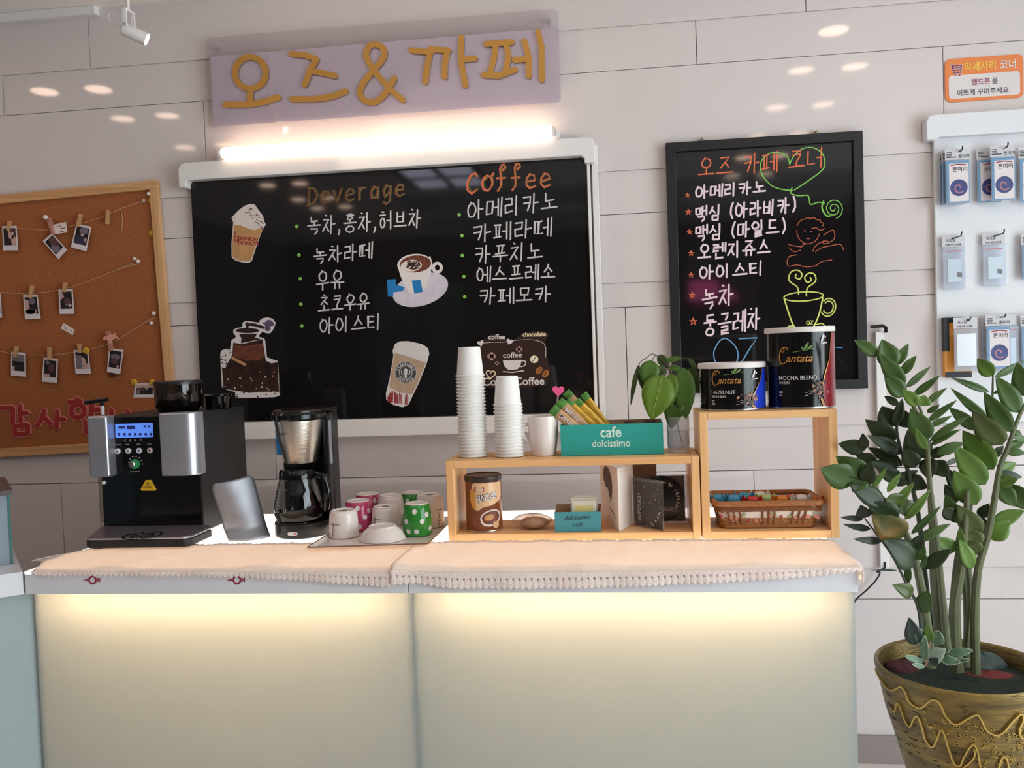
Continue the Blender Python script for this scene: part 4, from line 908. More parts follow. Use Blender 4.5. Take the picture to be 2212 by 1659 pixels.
q = ax.to_track_quat('Z', 'Y'); b = MB().lathe([(0.012, -0.004), (0.0165, 0), (0.0178, 0.004), (0.0182, L), (0.0160, L), (0.0155, L - 0.008)], n=24, cap1=False)
b.v = [q @ v + h0 for v in b.v]; b.build('head', M_white, t, world=True)
b = MB().lathe([(0.0155, L - 0.009), (0.001, L - 0.009)], n=20, cap0=False); b.v = [q @ v + h0 for v in b.v]; b.build('bulb', mat('spot_bulb', (255, 240, 220), emit=(255, 232, 205), estr=30), t, world=True)
sg = j + Vector((0, -0.025, 0)); b = MB().lathe([(0.004, -0.002), (0.004, 0.002)], sg, 10, 'Y'); b.build('pivot_screw', M_steel, t, world=True)
MB().tube([A(x, y, yq) for x, y in smooth_path([(p[0] * SPX, p[1] * SPX) for p in [(1318, 180), (1230, 180), (1140, 140), (1125, 190), (1180, 250), (1270, 272)]], 5)], 0.0016, 6).build('cable', M_white, t, world=True)
l = bpy.data.lights.new('spotlight_beam', 'SPOT'); l.energy = 9; l.spot_size = math.radians(60); l.color = (1, 0.86, 0.7); l.shadow_soft_size = 0.02
o = bpy.data.objects.new('spotlight_beam', l); COL.objects.link(o); o.location = h1 + ax.normalized() * 0.012; o.rotation_euler = (-ax).to_track_quat('Z', 'Y').to_euler()

# ------------------------------------------------------------------ orange accessory sign
ox0, ox1, oz0, oz1 = 1.034, 1.264, 2.103, 2.236
t = thing('accessory_sign', 'orange rounded wall sign about phone accessories, top right', 'sign', ((ox0 + ox1) / 2, 0, oz0)); ow, oh = ox1 - ox0, oz1 - oz0
g = lambda u, v, d: Vector((ox0 + u * ow, -0.004 - d, oz1 - v * oh))
MB().prism(rrect(ox0, ox1, oz0, oz1, 0.017), onwall(0), 0.004, 0.0).build('board', mat('orange_print', (232, 132, 72), rough=0.4), t, world=True, smooth=0)
MB().prism(rrect(ox0 + .045 * ow, ox1 - .045 * ow, oz0 + .07 * oh, oz1 - .39 * oh, 0.010), onwall(-0.004), 0.0006, 0.0).build('white_panel', M_pw, t, world=True, smooth=0)
tx = lambda u0, v0: (lambda u, v, d: Vector((ox0 + u0 * ow + u, -0.004 - d, oz1 - v0 * oh + v)))
b = MB(); b.text('악세사리', tx(.245, .30), 0.031, bold=0.02, d=0.0008, sx=0.85); b.build('lettering', mat('print_yellow', (244, 196, 80), rough=0.4), t, world=True, smooth=0)
b = MB(); b.text('코너', tx(.70, .30), 0.031, bold=0.02, d=0.0008, sx=0.9); b.build('lettering', M_pw, t, world=True, smooth=0)
b = MB(); b.text('핸드폰', tx(.335, .63), 0.0205, bold=0.015, d=0.0012); b.use(1).text('을', tx(.60, .63), 0.0205, bold=0.015, d=0.0012)
b.text('이쁘게 꾸며주세요', tx(.15, .86), 0.0205, bold=0.015, d=0.0012, sx=0.98); b.build('lettering', [mat('print_magenta', (150, 50, 100), rough=0.4), mat('print_plum_grey', (92, 82, 98), rough=0.4)], t, world=True, smooth=0)
b = MB()
for wd_, dd, mi in ((0.0052, 0.0006, 1), (0.0030, 0.0010, 0)):
    b.use(mi); gg = lambda u, v, d: Vector((ox0 + u, -0.004 - d, oz1 - v))
    b.stroke([(.017, .018), (.021, .019), (.026, .045), (.046, .044), (.049, .022), (.024, .023)], wd_, gg, dd, 0.0)
    for yy in (.029, .036): b.stroke([(.025, yy), (.048, yy)], wd_ * .8, gg, dd, 0.0)
    for xx in (.030, .043): b.prism(circ(xx, .051, wd_ * .62, 10), gg, dd, 0.0)
b.build('cart_symbol', [mat('print_cart', (128, 40, 74), rough=0.4), M_pw], t, world=True, smooth=0)

# ------------------------------------------------------------------ accessory rack and its packs
rk = thing('accessory_rack', 'white wall panel with rounded cap and metal hooks, carrying hanging packs', 'display rack', (1.3, 0, 1.1))
M_rack = mat('white_rack_panel', (226, 226, 230), rough=0.35)
MB().prism(rrect(0.992, 1.72, 1.098, 2.03, 0.03), onwall(-0.001), 0.016, 0.0).build('panel', M_rack, rk, world=True, smooth=0, bevel=0.002)
MB().prism([(0.963, 1.982), (0.994, 1.982), (1.000, 1.990), (1.72, 1.990), (1.72, 2.060), (0.985, 2.060), (0.970, 2.054), (0.963, 2.040)], onwall(-0.018), 0.024, -0.016).build('cap', M_rack, rk, world=True, smooth=30, bevel=0.003)
M_hook = mat('hook_metal', (86, 82, 84), rough=0.3, metal=0.9)
def hook(p, y1, tipz):
    q = A(*p, -0.017)
    MB().tube([(q.x, -0.012, q.z), (q.x, y1, q.z), (q.x, y1 - 0.006, q.z + 0.004), (q.x, y1 - 0.008, q.z + tipz)], 0.0022, 8).build('hook', M_hook, rk, world=True)
    return q
M_clear = glass('clear_pack', tint=(240, 244, 250), gloss=0.7, rough=0.06, solid=0.5, body=(232, 236, 244))
M_head = mat('pack_header', (206, 204, 208), rough=0.45); M_bluee = mat('pack_blue_edge', (110, 150, 186), rough=0.3); M_cardw = mat('pack_card', (224, 214, 216), rough=0.4)
M_disc = mat('pack_disc_blue', (66, 72, 128), rough=0.35, var=0.4, vscale=60); M_swirl = mat('pack_swirl', (178, 120, 128), rough=0.35)
def pack(label, px, y, style, z_hook, hgt=0.168, wid=0.070):
    """hanging blister pack, hung with its slot at the hook height"""
    x = A(px, 400, y).x; zt = z_hook + 0.008; x0, x1 = x - wid / 2, x + wid / 2; xs_ = max(x0 + .006, min(x1 - .006, h.x)); zb = zt - hgt; zh = zt - 0.034
    t = thing('hanging_pack', label, 'hanging pack', (x, y, zb), 0, 'packs on the accessory rack'); f = onwall(y)
    b = MB(); g = 0.004
    b.prism([(x0, zh), (xs_ - g, zh), (xs_ - g, z_hook + 0.004), (xs_ - g, zt), (x0, zt)], f, 0.0008, 0.0); b.prism([(xs_ + g, zh), (x1, zh), (x1, zt), (xs_ + g, zt)], f, 0.0008, 0.0)
    b.prism([(xs_ - g, zh), (xs_ + g, zh), (xs_ + g, z_hook - 0.004), (xs_ - g, z_hook - 0.004)], f, 0.0008, 0.0); b.prism([(xs_ - g, z_hook + 0.004), (xs_ + g, z_hook + 0.004), (xs_ + g, zt), (xs_ - g, zt)], f, 0.0008, 0.0)
    b.build('header_card', M_head, t, world=True, smooth=0)
    T = lambda u0, v0: (lambda u, v, d: f(u0 + u, v0 + v, d))
    b = MB()
    if style == 'mirror':
        b.text('폰미러', T(x + 0.004, zh + 0.006), 0.012, bold=0.02, d=0.0011); b.prism([(x0 + .004, zh + .007), (x - .002, zh + .007), (x - .002, zh + .010), (x0 + .004, zh + .010)], f, 0.0011, 0.0005)
        for k in range(3): b.prism([(x0 + .004, zt - .012 - k * .005), (x0 + .02, zt - .012 - k * .005), (x0 + .02, zt - .010 - k * .005), (x0 + .004, zt - .010 - k * .005)], f, 0.0011, 0.0005)
    else:
        b.text('초고급', T(x0 + .012, zh + .016), 0.010, bold=0.02, d=0.0011); b.text('초박형 액정 보호필름', T(x0 + .008, zh + .004), 0.0068, bold=0.02, d=0.0011, sx=0.8)
    b.build('header_print', M_ink, t, world=True, smooth=0)
    b = MB(); b.box(x0, x1, y - 0.0055, y - 0.0002, zb, zh - 0.001); b.build('clear_sleeve', M_clear, t, world=True, smooth=0, bevel=0.0015)
    if style == 'mirror':
        MB().prism([(x0 + .002, zb + .002), (x1 - .002, zb + .002), (x1 - .002, zh - .003), (x0 + .002, zh - .003)], f, 0.0062, 0.0056).build('blue_edge', M_bluee, t, world=True, smooth=0)
        MB().prism([(x0 + .009, zb + .006), (x1 - .004, zb + .006), (x1 - .004, zh - .012), (x0 + .009, zh - .012)], f, 0.0066, 0.0060).build('card', M_cardw, t, world=True, smooth=0)
        b = MB(); cx_, cz_ = x + 0.002, zb + 0.048
        b.prism(circ(cx_, cz_, 0.0255, 28), f, 0.0070, 0.0064); b.use(1).stroke([(cx_ + (0.004 + i * 0.0012) * math.cos(i * .5), cz_ + (0.004 + i * 0.0012) * math.sin(i * .5)) for i in range(12)], 0.004, f, 0.0073, 0.0066)
        b.use(2).text('폰미러', T(cx_ - .018, zh - .036), 0.0165, bold=0.01, d=0.0071)
        b.use(3); b.stroke([(cx_ - .022, zh - .0175), (cx_, zh - .0145), (cx_ + .022, zh - .0175)], 0.003, f, 0.0072, 0.0064)
        b.build('card_print', [M_disc, M_swirl, M_ink, M_rdp], t, world=True, smooth=0)
    elif style == 'film':
        MB().prism([(x0 + .014, zb + .022), (x1 - .012, zb + .022), (x1 - .012, zh - .038), (x0 + .014, zh - .038)], f, 0.0062, 0.0056).build('film_sheet', mat('pale_blue_film', (200, 214, 226), rough=0.15), t, world=True, smooth=0)
        b = MB(); b.prism([(x + .008, zb + .038), (x + .022, zb + .036), (x + .022, zb + .050), (x + .008, zb + .052)], f, 0.0068, 0.006); b.use(1).prism([(x0 + .008, zh - .016), (x1 - .010, zh - .016), (x1 - .010, zh - .012), (x0 + .008, zh - .012)], f, 0.0062, 0.0056)
        b.build('film_print', [M_gyp, mat('print_rose', (196, 130, 140), rough=0.4)], t, world=True, smooth=0)
    else:
        MB().prism([(x0 + .008, zb + .016), (x1 - .006, zb + .016), (x1 - .006, zh - .016), (x0 + .008, zh - .016)], f, 0.0062, 0.0056).build('silver_film', mat('silver_film', (240, 244, 250), rough=0.2, metal=0.25), t, world=True, smooth=0)
h = hook((2062, 333), -0.075, 0.012)
for k, (dx, yy, lb) in enumerate(((-12, -0.030, 'rear one'), (-6, -0.045, 'middle one'), (2, -0.060, 'front one'))):
    pack('phone mirror pack, %s of three on the top left hook of the rack' % lb, 2066 + dx, yy, 'mirror', h.z)
h = hook((2158, 326), -0.075, 0.012)
pack('phone mirror pack pushed back and left on the second hook of the top row', 2136, -0.030, 'mirror', h.z); pack('bright phone mirror pack, front of the second hook in the top row', 2166, -0.058, 'mirror', h.z)
h = hook((2226, 326), -0.06, 0.012); pack('pink-edged pack at the right picture edge, top row of the rack', 2227, -0.040, 'mirror', h.z)
h = hook((2055, 516), -0.095, 0.012); pack('clear screen film pack, left one in the middle row of the rack', 2057, -0.030, 'film', h.z, 0.166, 0.066)
h = hook((2144, 511), -0.095, 0.012); pack('clear screen film pack, second in the middle row of the rack', 2144, -0.030, 'film', h.z, 0.162, 0.066)
h = hook((2230, 511), -0.06, 0.012); pack('blue pack at the right picture edge, middle row of the rack', 2230, -0.036, 'mirror', h.z, 0.14)
h = hook((2079, 692), -0.075, 0.010)
pack('silver film pack reflecting bright daylight, lower left of the rack', 2080, -0.060, 'silver', h.z, 0.165, 0.070)
bx = thing('phone_case_box', 'black and orange package hanging behind the silver film pack', 'package', (h.x - 0.02, -0.03, h.z - 0.17), 0)
x0 = A(2037, 700, -0.030).x; zt, zb = h.z + 0.010, A(2040, 815, -0.03).z
MB().box(x0, x0 + 0.078, -0.040, -0.020, zb, h.z - 0.006).build('carton', mat('orange_carton', (224, 150, 62), rough=0.4), bx, world=True, smooth=0)
for xa, xb in ((x0 + 0.014, h.x - 0.004), (h.x + 0.004, x0 + 0.078)): MB().box(xa, xb, -0.034, -0.030, h.z - 0.006, h.z + 0.010).build('hang_tab', mat('black_print', (36, 34, 40), rough=0.4), bx, world=True, smooth=0)
MB().box(x0 + 0.0005, x0 + 0.078, -0.043, -0.0405, zb - 0.001, zb + 0.016).build('foot_band', MATS['black_print'], bx, world=True, smooth=0)
MB().box(x0 - 0.0005, x0 + 0.014, -0.042, -0.0185, h.z - 0.095, h.z + 0.010).build('black_band', mat('black_print', (36, 34, 40), rough=0.4), bx, world=True, smooth=0)
h = hook((2150, 686), -0.085, 0.008)
pack('wide clear pack behind the mirror pack, lower row of the rack', 2155, -0.030, 'film', h.z, 0.175, 0.112); pack('phone mirror pack with blue disc, lower row above the plant', 2150, -0.058, 'mirror', h.z, 0.165)
h = hook((2226, 686), -0.06, 0.012); pack('pinkish pack at the right picture edge, lower row of the rack', 2226, -0.040, 'mirror', h.z)

# ------------------------------------------------------------------ cable duct, plug cap and cable on the wall
t = thing('cable_duct', 'white vertical cable duct on the wall with a black cap on top', 'cable duct', (0.815, 0, 0.64))
MB().box(0.806, 0.832, -0.018, 0.0, 0.640, 1.395).build('duct', M_white, t, world=True, smooth=0, bevel=0.002)
MB().tube([(0.790, -0.022, 1.412), (0.826, -0.024, 1.414), (0.836, -0.024, 1.408), (0.836, -0.022, 1.392)], 0.0055, 8).build('cap', M_black, t, world=True)
t = thing('cable', 'thin black cable running from the duct down behind the counter', 'cable', (0.80, -0.01, 0.6))
P = [A(x, y, -0.02) for x, y in smooth_path([(1893, 1236), (1901, 1237), (1890, 1256), (1868, 1278), (1851, 1293), (1840, 1310)], 4)]
MB().tube([(0.819, -0.019, 0.66), (0.819, -0.022, 0.642)] + P, 0.0026, 6).build('lead', M_black, t, world=True)
# ------------------------------------------------------------------ lace tablecloths
M_cloth = mat('cream_cotton_cloth', (244, 233, 227), rough=0.9, var=0.06, vscale=40, bump=0.25, bscale=400, sheen=0.3)
nt = M_cloth.node_tree; tl = nt.nodes.new('ShaderNodeBsdfTranslucent'); tl.inputs[0].default_value = rgb(252, 240, 226)
mx = nt.nodes.new('ShaderNodeMixShader'); mx.inputs[0].default_value = 0.42
nt.links.new(nt.nodes['Principled BSDF'].outputs[0], mx.inputs[1]); nt.links.new(tl.outputs[0], mx.inputs[2]); nt.links.new(mx.outputs[0], nt.nodes['Material Output'].inputs[0])
M_lace = mat('cream_crochet_lace', (246, 226, 216), rough=0.95, var=0.12, vscale=420, bump=0.6, bscale=500)
def interp(tab, x):
    if x <= tab[0][0]: return tab[0][1]
    for (x0, y0), (x1, y1) in zip(tab[:-1], tab[1:]):
        if x <= x1: return y0 + (y1 - y0) * (x - x0) / (x1 - x0)
    return tab[-1][1]
def cloth(label, x0, x1, yb, edge_px, wave, x0f=None, lift=0.0):
    t = thing('tablecloth', label, 'tablecloth', ((x0 + x1) / 2, -0.9, CT), 0, 'cream lace-edged cloths on the counter')
    low = [(A(px, py, -1.040).x, A(px, py, -1.040).z) for px, py in edge_px]
    EX = X1 + 0.006
    x0f = x0 if x0f is None else x0f
    def along(u, q): xs = x0 + (x0f - x0) * min(1, max(0, q)) ; return xs + (x1 - xs) * u
    def pos(x, q):
        """q: 0 at the back edge, 1 at the front lip of the counter, 1..2 hanging"""
        back = interp(yb, x)
        rip = 0.0012 * math.sin(x * 61 + 1) + 0.0014 * math.sin(x * 23 + q * 5)
        xx = min(x, EX + 0.004) ; drop_x = max(0, x - EX)
        zt = CT + 0.0040 + wave * max(0.0, math.sin(x * 17 + q * 3)) ** 2 * min(1, max(0.0, (q - 0.35) / 0.4)) * (1 if q < 1 else 0.2) + abs(rip) * 0.5
        if q <= 1: p = Vector((xx, back + (-1.034 - back) * q, zt))
        else:
            zl = interp(low, x); s = q - 1
            ang = min(1, s * 3)
            p = Vector((xx, -1.034 - 0.006 * math.sin(ang * PI / 2) - 0.002 * math.sin(x * 45) * s, CT + 0.004 - (CT + 0.004 - zl) * s))
        lf = lift * max(0.0, 1 - (x - x0) / 0.07) ** 2 * (1 - max(0.0, (x0 + 0.006 - x) / 0.006) * .3)
        lf *= 0.35 + 0.65 * min(1, max(0, (q - 0.3) / 0.3))
        if q <= 1: p.z += lf
        else: p.z += lf * max(0, 2 - q); p.y -= lf * .4
        if drop_x > 0: p.z -= drop_x; p.x += 0.002 * math.sin(p.y * 80)
        return p
    nx = int((x1 - x0) / 0.008)
    b = MB(); b.grid(nx, 22, lambda u, v: pos(along(u, v * 1.45), v * 1.45))
    b.build('cloth', M_cloth, t, world=True, smooth=80, solid=0.0012, fixn=False)
    # crochet edging: two rows of holes and a scalloped row of bobbles
    n = int((x1 - x0) / 0.0135)
    def lace(u, v):
        x = along(u, 1); sc = abs(math.sin(u * n * PI))
        q = 1.22 + 0.78 * v; p = pos(x, q)
        p.y -= 0.0020 + 0.0007 * sc * math.sin(max(0, v - .5) * 2 * PI)
        p.z -= 0.0050 * sc * max(0, v - .6) * 2.5
        return p
    nu, nv = n * 8, 10
    b = MB(); b.grid(nu, nv, lace)
    # a zigzag row of open holes above the scallops
    b.f = [q for k_, q in enumerate(b.f) if not ((k_ // nu == 4 and (k_ % nu) % 8 in (0, 1, 7)) or (k_ // nu == 5 and (k_ % nu) % 8 == 0))]; b.m = [0] * len(b.f)
    b.build('lace_edging', M_lace, t, world=True, smooth=80, solid=0.0014, fixn=False)
    # lace along the back edge, lying flat
    n2 = int((x1 - x0) / 0.016)
    def lace2(u, v):
        x = x0 + (x1 - x0) * u; p = pos(x, 0.0); p.y += -0.006 + 0.016 * v * (0.55 + 0.45 * abs(math.sin(u * n2 * PI))); p.z += 0.0015 + 0.001 * math.sin(u * 90); return p
    b = MB(); b.grid(n2 * 6, 3, lace2); b.build('lace_border', M_lace, t, world=True, smooth=80, solid=0.0014, fixn=False)
cloth('cream cloth with bobbled lace edge on the left half of the counter', -1.452, -0.5228, [(-1.46, -0.955), (-1.40, -0.85), (-1.34, -0.80), (-1.2, -0.785), (-0.52, -0.775)],
      [(60, 1236), (110, 1241), (200, 1240), (500, 1242), (650, 1250), (800, 1262), (960, 1268)], 0.006, -1.385)
cloth('cream cloth with lace edge, right half of the counter, drooping over its right end', -0.522, 0.530, [(-0.53, -0.80), (-0.44, -0.775), (0.3, -0.785), (0.44, -0.79), (0.53, -0.82)],
      [(900, 1258), (960, 1266), (1000, 1268), (1200, 1268), (1400, 1262), (1600, 1252), (1760, 1241), (1860, 1228)], 0.004, None, 0.010)

# ------------------------------------------------------------------ espresso machine
TZ = CT + 0.0095
M_body = mat('matte_black_metal', (36, 36, 38), rough=0.42, spec=0.4); M_silver = mat('silver_satin', (184, 184, 192), rough=0.32, metal=0.75); M_gloss = mat('black_gloss_panel', (9, 9, 10), rough=0.12)
em = thing('espresso_machine', 'black automatic coffee machine with silver pillars and blue display, left end of the counter', 'coffee machine', (-1.29, -0.52, CT))
def part(name, m, mm, root, **k): return m.build(name, mm, root, world=True, **k)
part('body', MB().box(-1.436, -1.146, -0.660, -0.36, TZ + 0.004, 1.236), M_body, em, smooth=0, bevel=0.004)
part('front_panel', MB().box(-1.434, -1.150, -0.6625, -0.660, TZ + 0.02, 1.232), M_gloss, em, smooth=0)
f = onpx(-0.663)
part('left_pillar', MB().box(-1.447, -1.389, -0.700, -0.655, 1.072, 1.240), M_silver, em, smooth=0, bevel=0.006, seg=3)
part('right_pillar', MB().prism([(-1.238, -0.700), (-1.168, -0.700), (-1.150, -0.690), (-1.140, -0.672), (-1.140, -0.640), (-1.238, -0.640)], lambda u, v, d: Vector((u, v, d)), 1.242, 1.072), M_silver, em, smooth=40, bevel=0.003)
fb = onpx(-0.6635)
part('display', MB().prism([(249, 916), (330, 913.5), (331, 944), (250, 946)], fb, 0.001, 0.0), mat('lcd_blue', (90, 130, 215), rough=0.2, emit=(88, 132, 235), estr=0.75), em, smooth=0)
b = MB(); gd = onpx(-0.6647); M_lcd = mat('lcd_ink', (40, 56, 120), rough=0.4)
for x0, x1, y0, y1 in ((256, 270, 920.5, 926), (274, 292, 919.5, 927), (310, 315, 919, 923), (319, 324, 919, 923)): b.prism([(x0, y0), (x1, y0), (x1, y1), (x0, y1)], gd, 0.0003, 0.0)
for x0 in (254, 266, 277, 289, 300, 312, 323): b.prism(circ(x0 + 3, 938, 3.2, 8), gd, 0.0003, 0.0)
part('display_symbols', b, M_lcd, em, smooth=0)
b = MB(); T = lambda px, py, y: (lambda u, v, d, o=A(px, py, y): Vector((o.x + u, y - d, o.z + v)))
b.text('C', T(268, 954, -0.6635), 0.0095, d=0.0004, sx=1.1); b.text('E', T(280, 954, -0.6635), 0.0095, d=0.0004, sx=1.1); b.text('B', T(291, 953.6, -0.6635), 0.0095, d=0.0004, sx=1.1); b.text('O', T(302, 953.2, -0.6635), 0.0095, d=0.0004, sx=1.0)
part('nameplate', b, mat('silver_print', (190, 186, 196), rough=0.4), em, smooth=0)
for k, px in enumerate((255, 278, 301.5, 325)):
    p = A(px, 974.5 - k * 0.5, -0.663)
    bt = MB().lathe([(0.0078, 0), (0.0078, -0.004), (0.0066, -0.0055)], p, 20, 'Y').build('button', mat('white_button', (226, 222, 224), rough=0.3), em, world=True)
    MB().lathe([(0.0036, -0.0054), (0.003, -0.0062)], p, 12, 'Y').build('symbol', [M_gyp, M_gyp, M_blp, M_rdp][k], bt, world=True)
    q = A(px - 7, 962 - k * 0.4, -0.663); MB().box(q.x, q.x + (0.018 if k == 0 else 0.012), -0.6632, -0.6626, q.z, q.z + 0.0032).build('button_caption', M_gyp, em, world=True, smooth=0)
p = A(292.5, 1002, -0.663)
dl = MB().lathe([(0.0135, 0), (0.0135, -0.006), (0.0125, -0.008)], p, 28, 'Y').build('dial', mat('green_dial', (52, 150, 92), rough=0.35), em, world=True)
MB().lathe([(0.009, -0.008), (0.009, -0.014), (0.0075, -0.016)], p + Vector((-0.003, 0, 0)), 22, 'Y').build('knob_cap', M_chrome, dl, world=True)
for i in range(7):
    a = math.radians(165 - i * 28); c = p + Vector((0.0205 * math.cos(a), 0, 0.0205 * math.sin(a)))
    MB().lathe([(0.0017, 0), (0.0014, -0.001)], c, 8, 'Y').build('dial_mark', M_pinw, em, world=True)
q = A(281, 1020, -0.663); MB().box(q.x, q.x + 0.028, -0.6632, -0.6626, q.z, q.z + 0.003).build('dial_caption', M_gyp, em, world=True, smooth=0)
b = MB(); b.prism(zz([(-6, 0), (6, 0), (17, 20), (15, 23), (-15, 23), (-17, 20)], 321, 1037, 1.0), fb, 0.0008, 0.0); st = part('warning_sticker', b, mat('warning_yellow', (230, 180, 40), rough=0.4), em, smooth=0)
b = MB(); b.text('고온주의', T(309, 1055, -0.6645), 0.0085, bold=0.02, d=0.0003, sx=0.8); b.text('주의', T(316, 1047, -0.6645), 0.007, bold=0.02, d=0.0003, sx=0.8); b.build('sticker_text', M_ink, st, world=True, smooth=0)
p = A(226, 1042, -0.663); part('white_knob', MB().lathe([(0.005, 0), (0.0055, -0.006), (0.003, -0.009)], p, 16, 'Y'), M_white, em)
tp = [(-1.372, -0.832), (-1.118, -0.826), (-1.104, -0.812), (-1.104, -0.70), (-1.128, -0.664), (-1.436, -0.664), (-1.436, -0.68), (-1.384, -0.826)]
fz = lambda u, v, d: Vector((u, v, d))
tr = part('drip_tray', MB().prism(tp, fz, TZ + 0.022, TZ), M_body, em, smooth=0, bevel=0.004)
b = MB(); cx_ = sum(p[0] for p in tp) / 8; cy_ = sum(p[1] for p in tp) / 8
b.prism(tp, fz, TZ + 0.0255, TZ + 0.0218); b.build('silver_rim', M_silver, tr, world=True, smooth=0, bevel=0.001)
sp_ = [(cx_ + (u - cx_) * .955, cy_ + (v - cy_) * .94) for u, v in tp]
MB().prism(sp_, fz, TZ + 0.0260, TZ + 0.0254).build('grille_plate', mat('mauve_steel', (150, 138, 150), rough=0.25, metal=0.6), tr, world=True, smooth=0)
b = MB(); gz = lambda u, v, d: Vector((u, v, TZ + 0.0261 + d)); c0 = Z(308, 1157, TZ + 0.026)
for rr in (0.047, 0.026):
    rg = circ(c0.x, c0.y, rr, 30); b.stroke(rg + rg[:2], 0.006, gz, 0.0005, 0.0)
for k in range(8):
    a = k * PI / 4; b.stroke([(c0.x + .010 * math.cos(a), c0.y + .010 * math.sin(a)), (c0.x + .045 * math.cos(a + .5), c0.y + .045 * math.sin(a + .5))], 0.004, gz, 0.0005, 0.0)
b.build('drain_pattern', M_black, tr, world=True, smooth=0)
M_smoke = glass('smoked_plastic', tint=(120, 112, 106), gloss=0.9)
hp = A(386, 870, -0.50); r = 0.066; zt = A(386, 824, -0.50).z
hop = part('bean_hopper', MB().lathe([(r * .82, 1.237), (r * .92, 1.245), (r, 1.255), (r, zt - 0.008)], (hp.x, -0.50, 0), 36), M_smoke, em)
MB().lathe([(r * 1.03, zt - 0.008), (r * 1.03, zt - 0.001), (r * .96, zt + 0.003), (0.02, zt + 0.004)], (hp.x, -0.50, 0), 36).build('hopper_lid', mat('dark_lid_plastic', (38, 34, 34), rough=0.3), hop, world=True)
MB().lathe([(r * .8, 1.2375), (r * .9, 1.246), (r * .9, 1.262), (0.01, 1.268)], (hp.x, -0.50, 0), 28).build('coffee_beans', mat('coffee_beans', (44, 28, 22), rough=0.5, var=0.5, vscale=180, bump=0.8, bscale=200), hop, world=True)
hp2 = A(474, 866, -0.43); r2 = 0.038
part('grounds_jar', MB().lathe([(r2, 1.237), (r2, 1.268), (r2 * 1.04, 1.272), (r2 * 1.04, 1.278), (r2 * .9, 1.280)], (hp2.x - 0.004, -0.43, 0), 30), M_smoke, em)
l0 = A(222, 893, -0.56)
part('steam_lever', MB().tube([(l0.x, -0.56, 1.236), (l0.x, -0.56, A(222, 872, -0.56).z)], 0.0052, 12), M_pinw, em)
za = A(222, 866, -0.56).z; xa = A(183, 866, -0.56).x; xb = A(232, 858, -0.56).x
part('lever_grip', MB().tube([(xa, -0.56, za - 0.004), (l0.x - 0.02, -0.56, za), (xb, -0.56, za + 0.004)], [0.006, 0.0062, 0.0058], 12).tube([(l0.x, -0.56, za - 0.014), (l0.x, -0.56, za)], 0.006, 12), M_black, em)
part('water_tank', MB().box(-1.487, -1.438, -0.60, -0.42, CT + 0.0095, 1.072), glass('tank_plastic', tint=(226, 222, 214), gloss=0.9, solid=0.10, body=(220, 214, 204)), em, smooth=0, bevel=0.004)
part('tank_lid', MB().box(-1.489, -1.4375, -0.602, -0.418, 1.0725, 1.084), mat('tank_lid', (120, 84, 70), rough=0.3), em, smooth=0, bevel=0.002)
for k in range(3): part('vent_slot', MB().box(-1.1465, -1.1450, -0.43, -0.40, 1.052 + k * 0.009, 1.055 + k * 0.009), M_gloss, em, smooth=0)

# ------------------------------------------------------------------ drip coffee maker
CX0, CX1, CYF_, CYB = -0.948, -0.800, -0.707, -0.515
cm = thing('coffee_maker', 'black drip coffee maker with brushed steel filter front, between machine and mugs', 'coffee maker', (-0.874, -0.6, CT))
M_cmb = mat('black_satin_plastic', (20, 20, 22), rough=0.28)
cxm = (CX0 + CX1) / 2
bp = [(cxm + 0.076 * math.cos(a), -0.625 + 0.082 * math.sin(a)) for a in [PI + i * PI / 16 for i in range(17)]] + [(CX1, CYB), (CX0, CYB)]
b = MB(); b.prism([(u, v) for u, v in bp], fz, CT + 0.040, CT + 0.001); part('base', b, M_cmb, cm, smooth=40, bevel=0.004)
part('warming_plate', MB().lathe([(0.058, CT + 0.040), (0.058, CT + 0.043), (0.002, CT + 0.0432)], (cxm - 0.004, -0.645, 0), 32), M_gloss, cm)
part('column', MB().box(CX0 + 0.002, CX1, -0.575, CYB, CT + 0.038, 1.226), M_cmb, cm, smooth=0, bevel=0.008, seg=3)
part('side_housing', MB().box(CX1 - 0.016, CX1 + 0.001, -0.606, -0.574, CT + 0.038, 1.222), M_cmb, cm, smooth=0, bevel=0.006)
def half(rx, ry, z, n=24): return [(cxm - 0.006 + rx * math.cos(PI + i * PI / n), -0.60 + ry * math.sin(PI + i * PI / n), z) for i in range(n + 1)]
b = MB(); lev = [(0.044, 0.060, 1.093), (0.050, 0.068, 1.12), (0.060, 0.080, 1.165), (0.068, 0.086, 1.212)]
vs = []; n = 25
for L in lev: vs += half(*L)
fs = [(j * n + i, j * n + i + 1, (j + 1) * n + i + 1, (j + 1) * n + i) for j in range(3) for i in range(n - 1)]
fs += [tuple(reversed(range(n))), tuple(3 * n + i for i in range(n))] + [(j * n + n - 1, j * n, (j + 1) * n, (j + 1) * n + n - 1) for j in range(3)]
b.add(vs, fs); ba = part('filter_basket', b, mat('brushed_steel', (196, 190, 180), rough=0.28, metal=1.0, bump=0.15, bscale=40, stretch=(1, 1, 12)), cm)
b = MB(); b.text('PHILIPS', lambda u, v, d: Vector((cxm - 0.045 + u, -0.600 - 0.083 * math.sqrt(max(0, 1 - ((u - 0.039) / 0.064) ** 2)) - 0.0012 - d, 1.173 + v)), 0.0088, bold=0.01, d=0.0)
b.build('maker_lettering', M_ink, ba, world=True, smooth=0)
b = MB(); vs = []
for L in ((0.066, 0.084, 1.208), (0.073, 0.091, 1.214), (0.074, 0.092, 1.226), (0.070, 0.087, 1.232)): vs += half(*L)
fs = [(j * n + i, j * n + i + 1, (j + 1) * n + i + 1, (j + 1) * n + i) for j in range(3) for i in range(n - 1)]
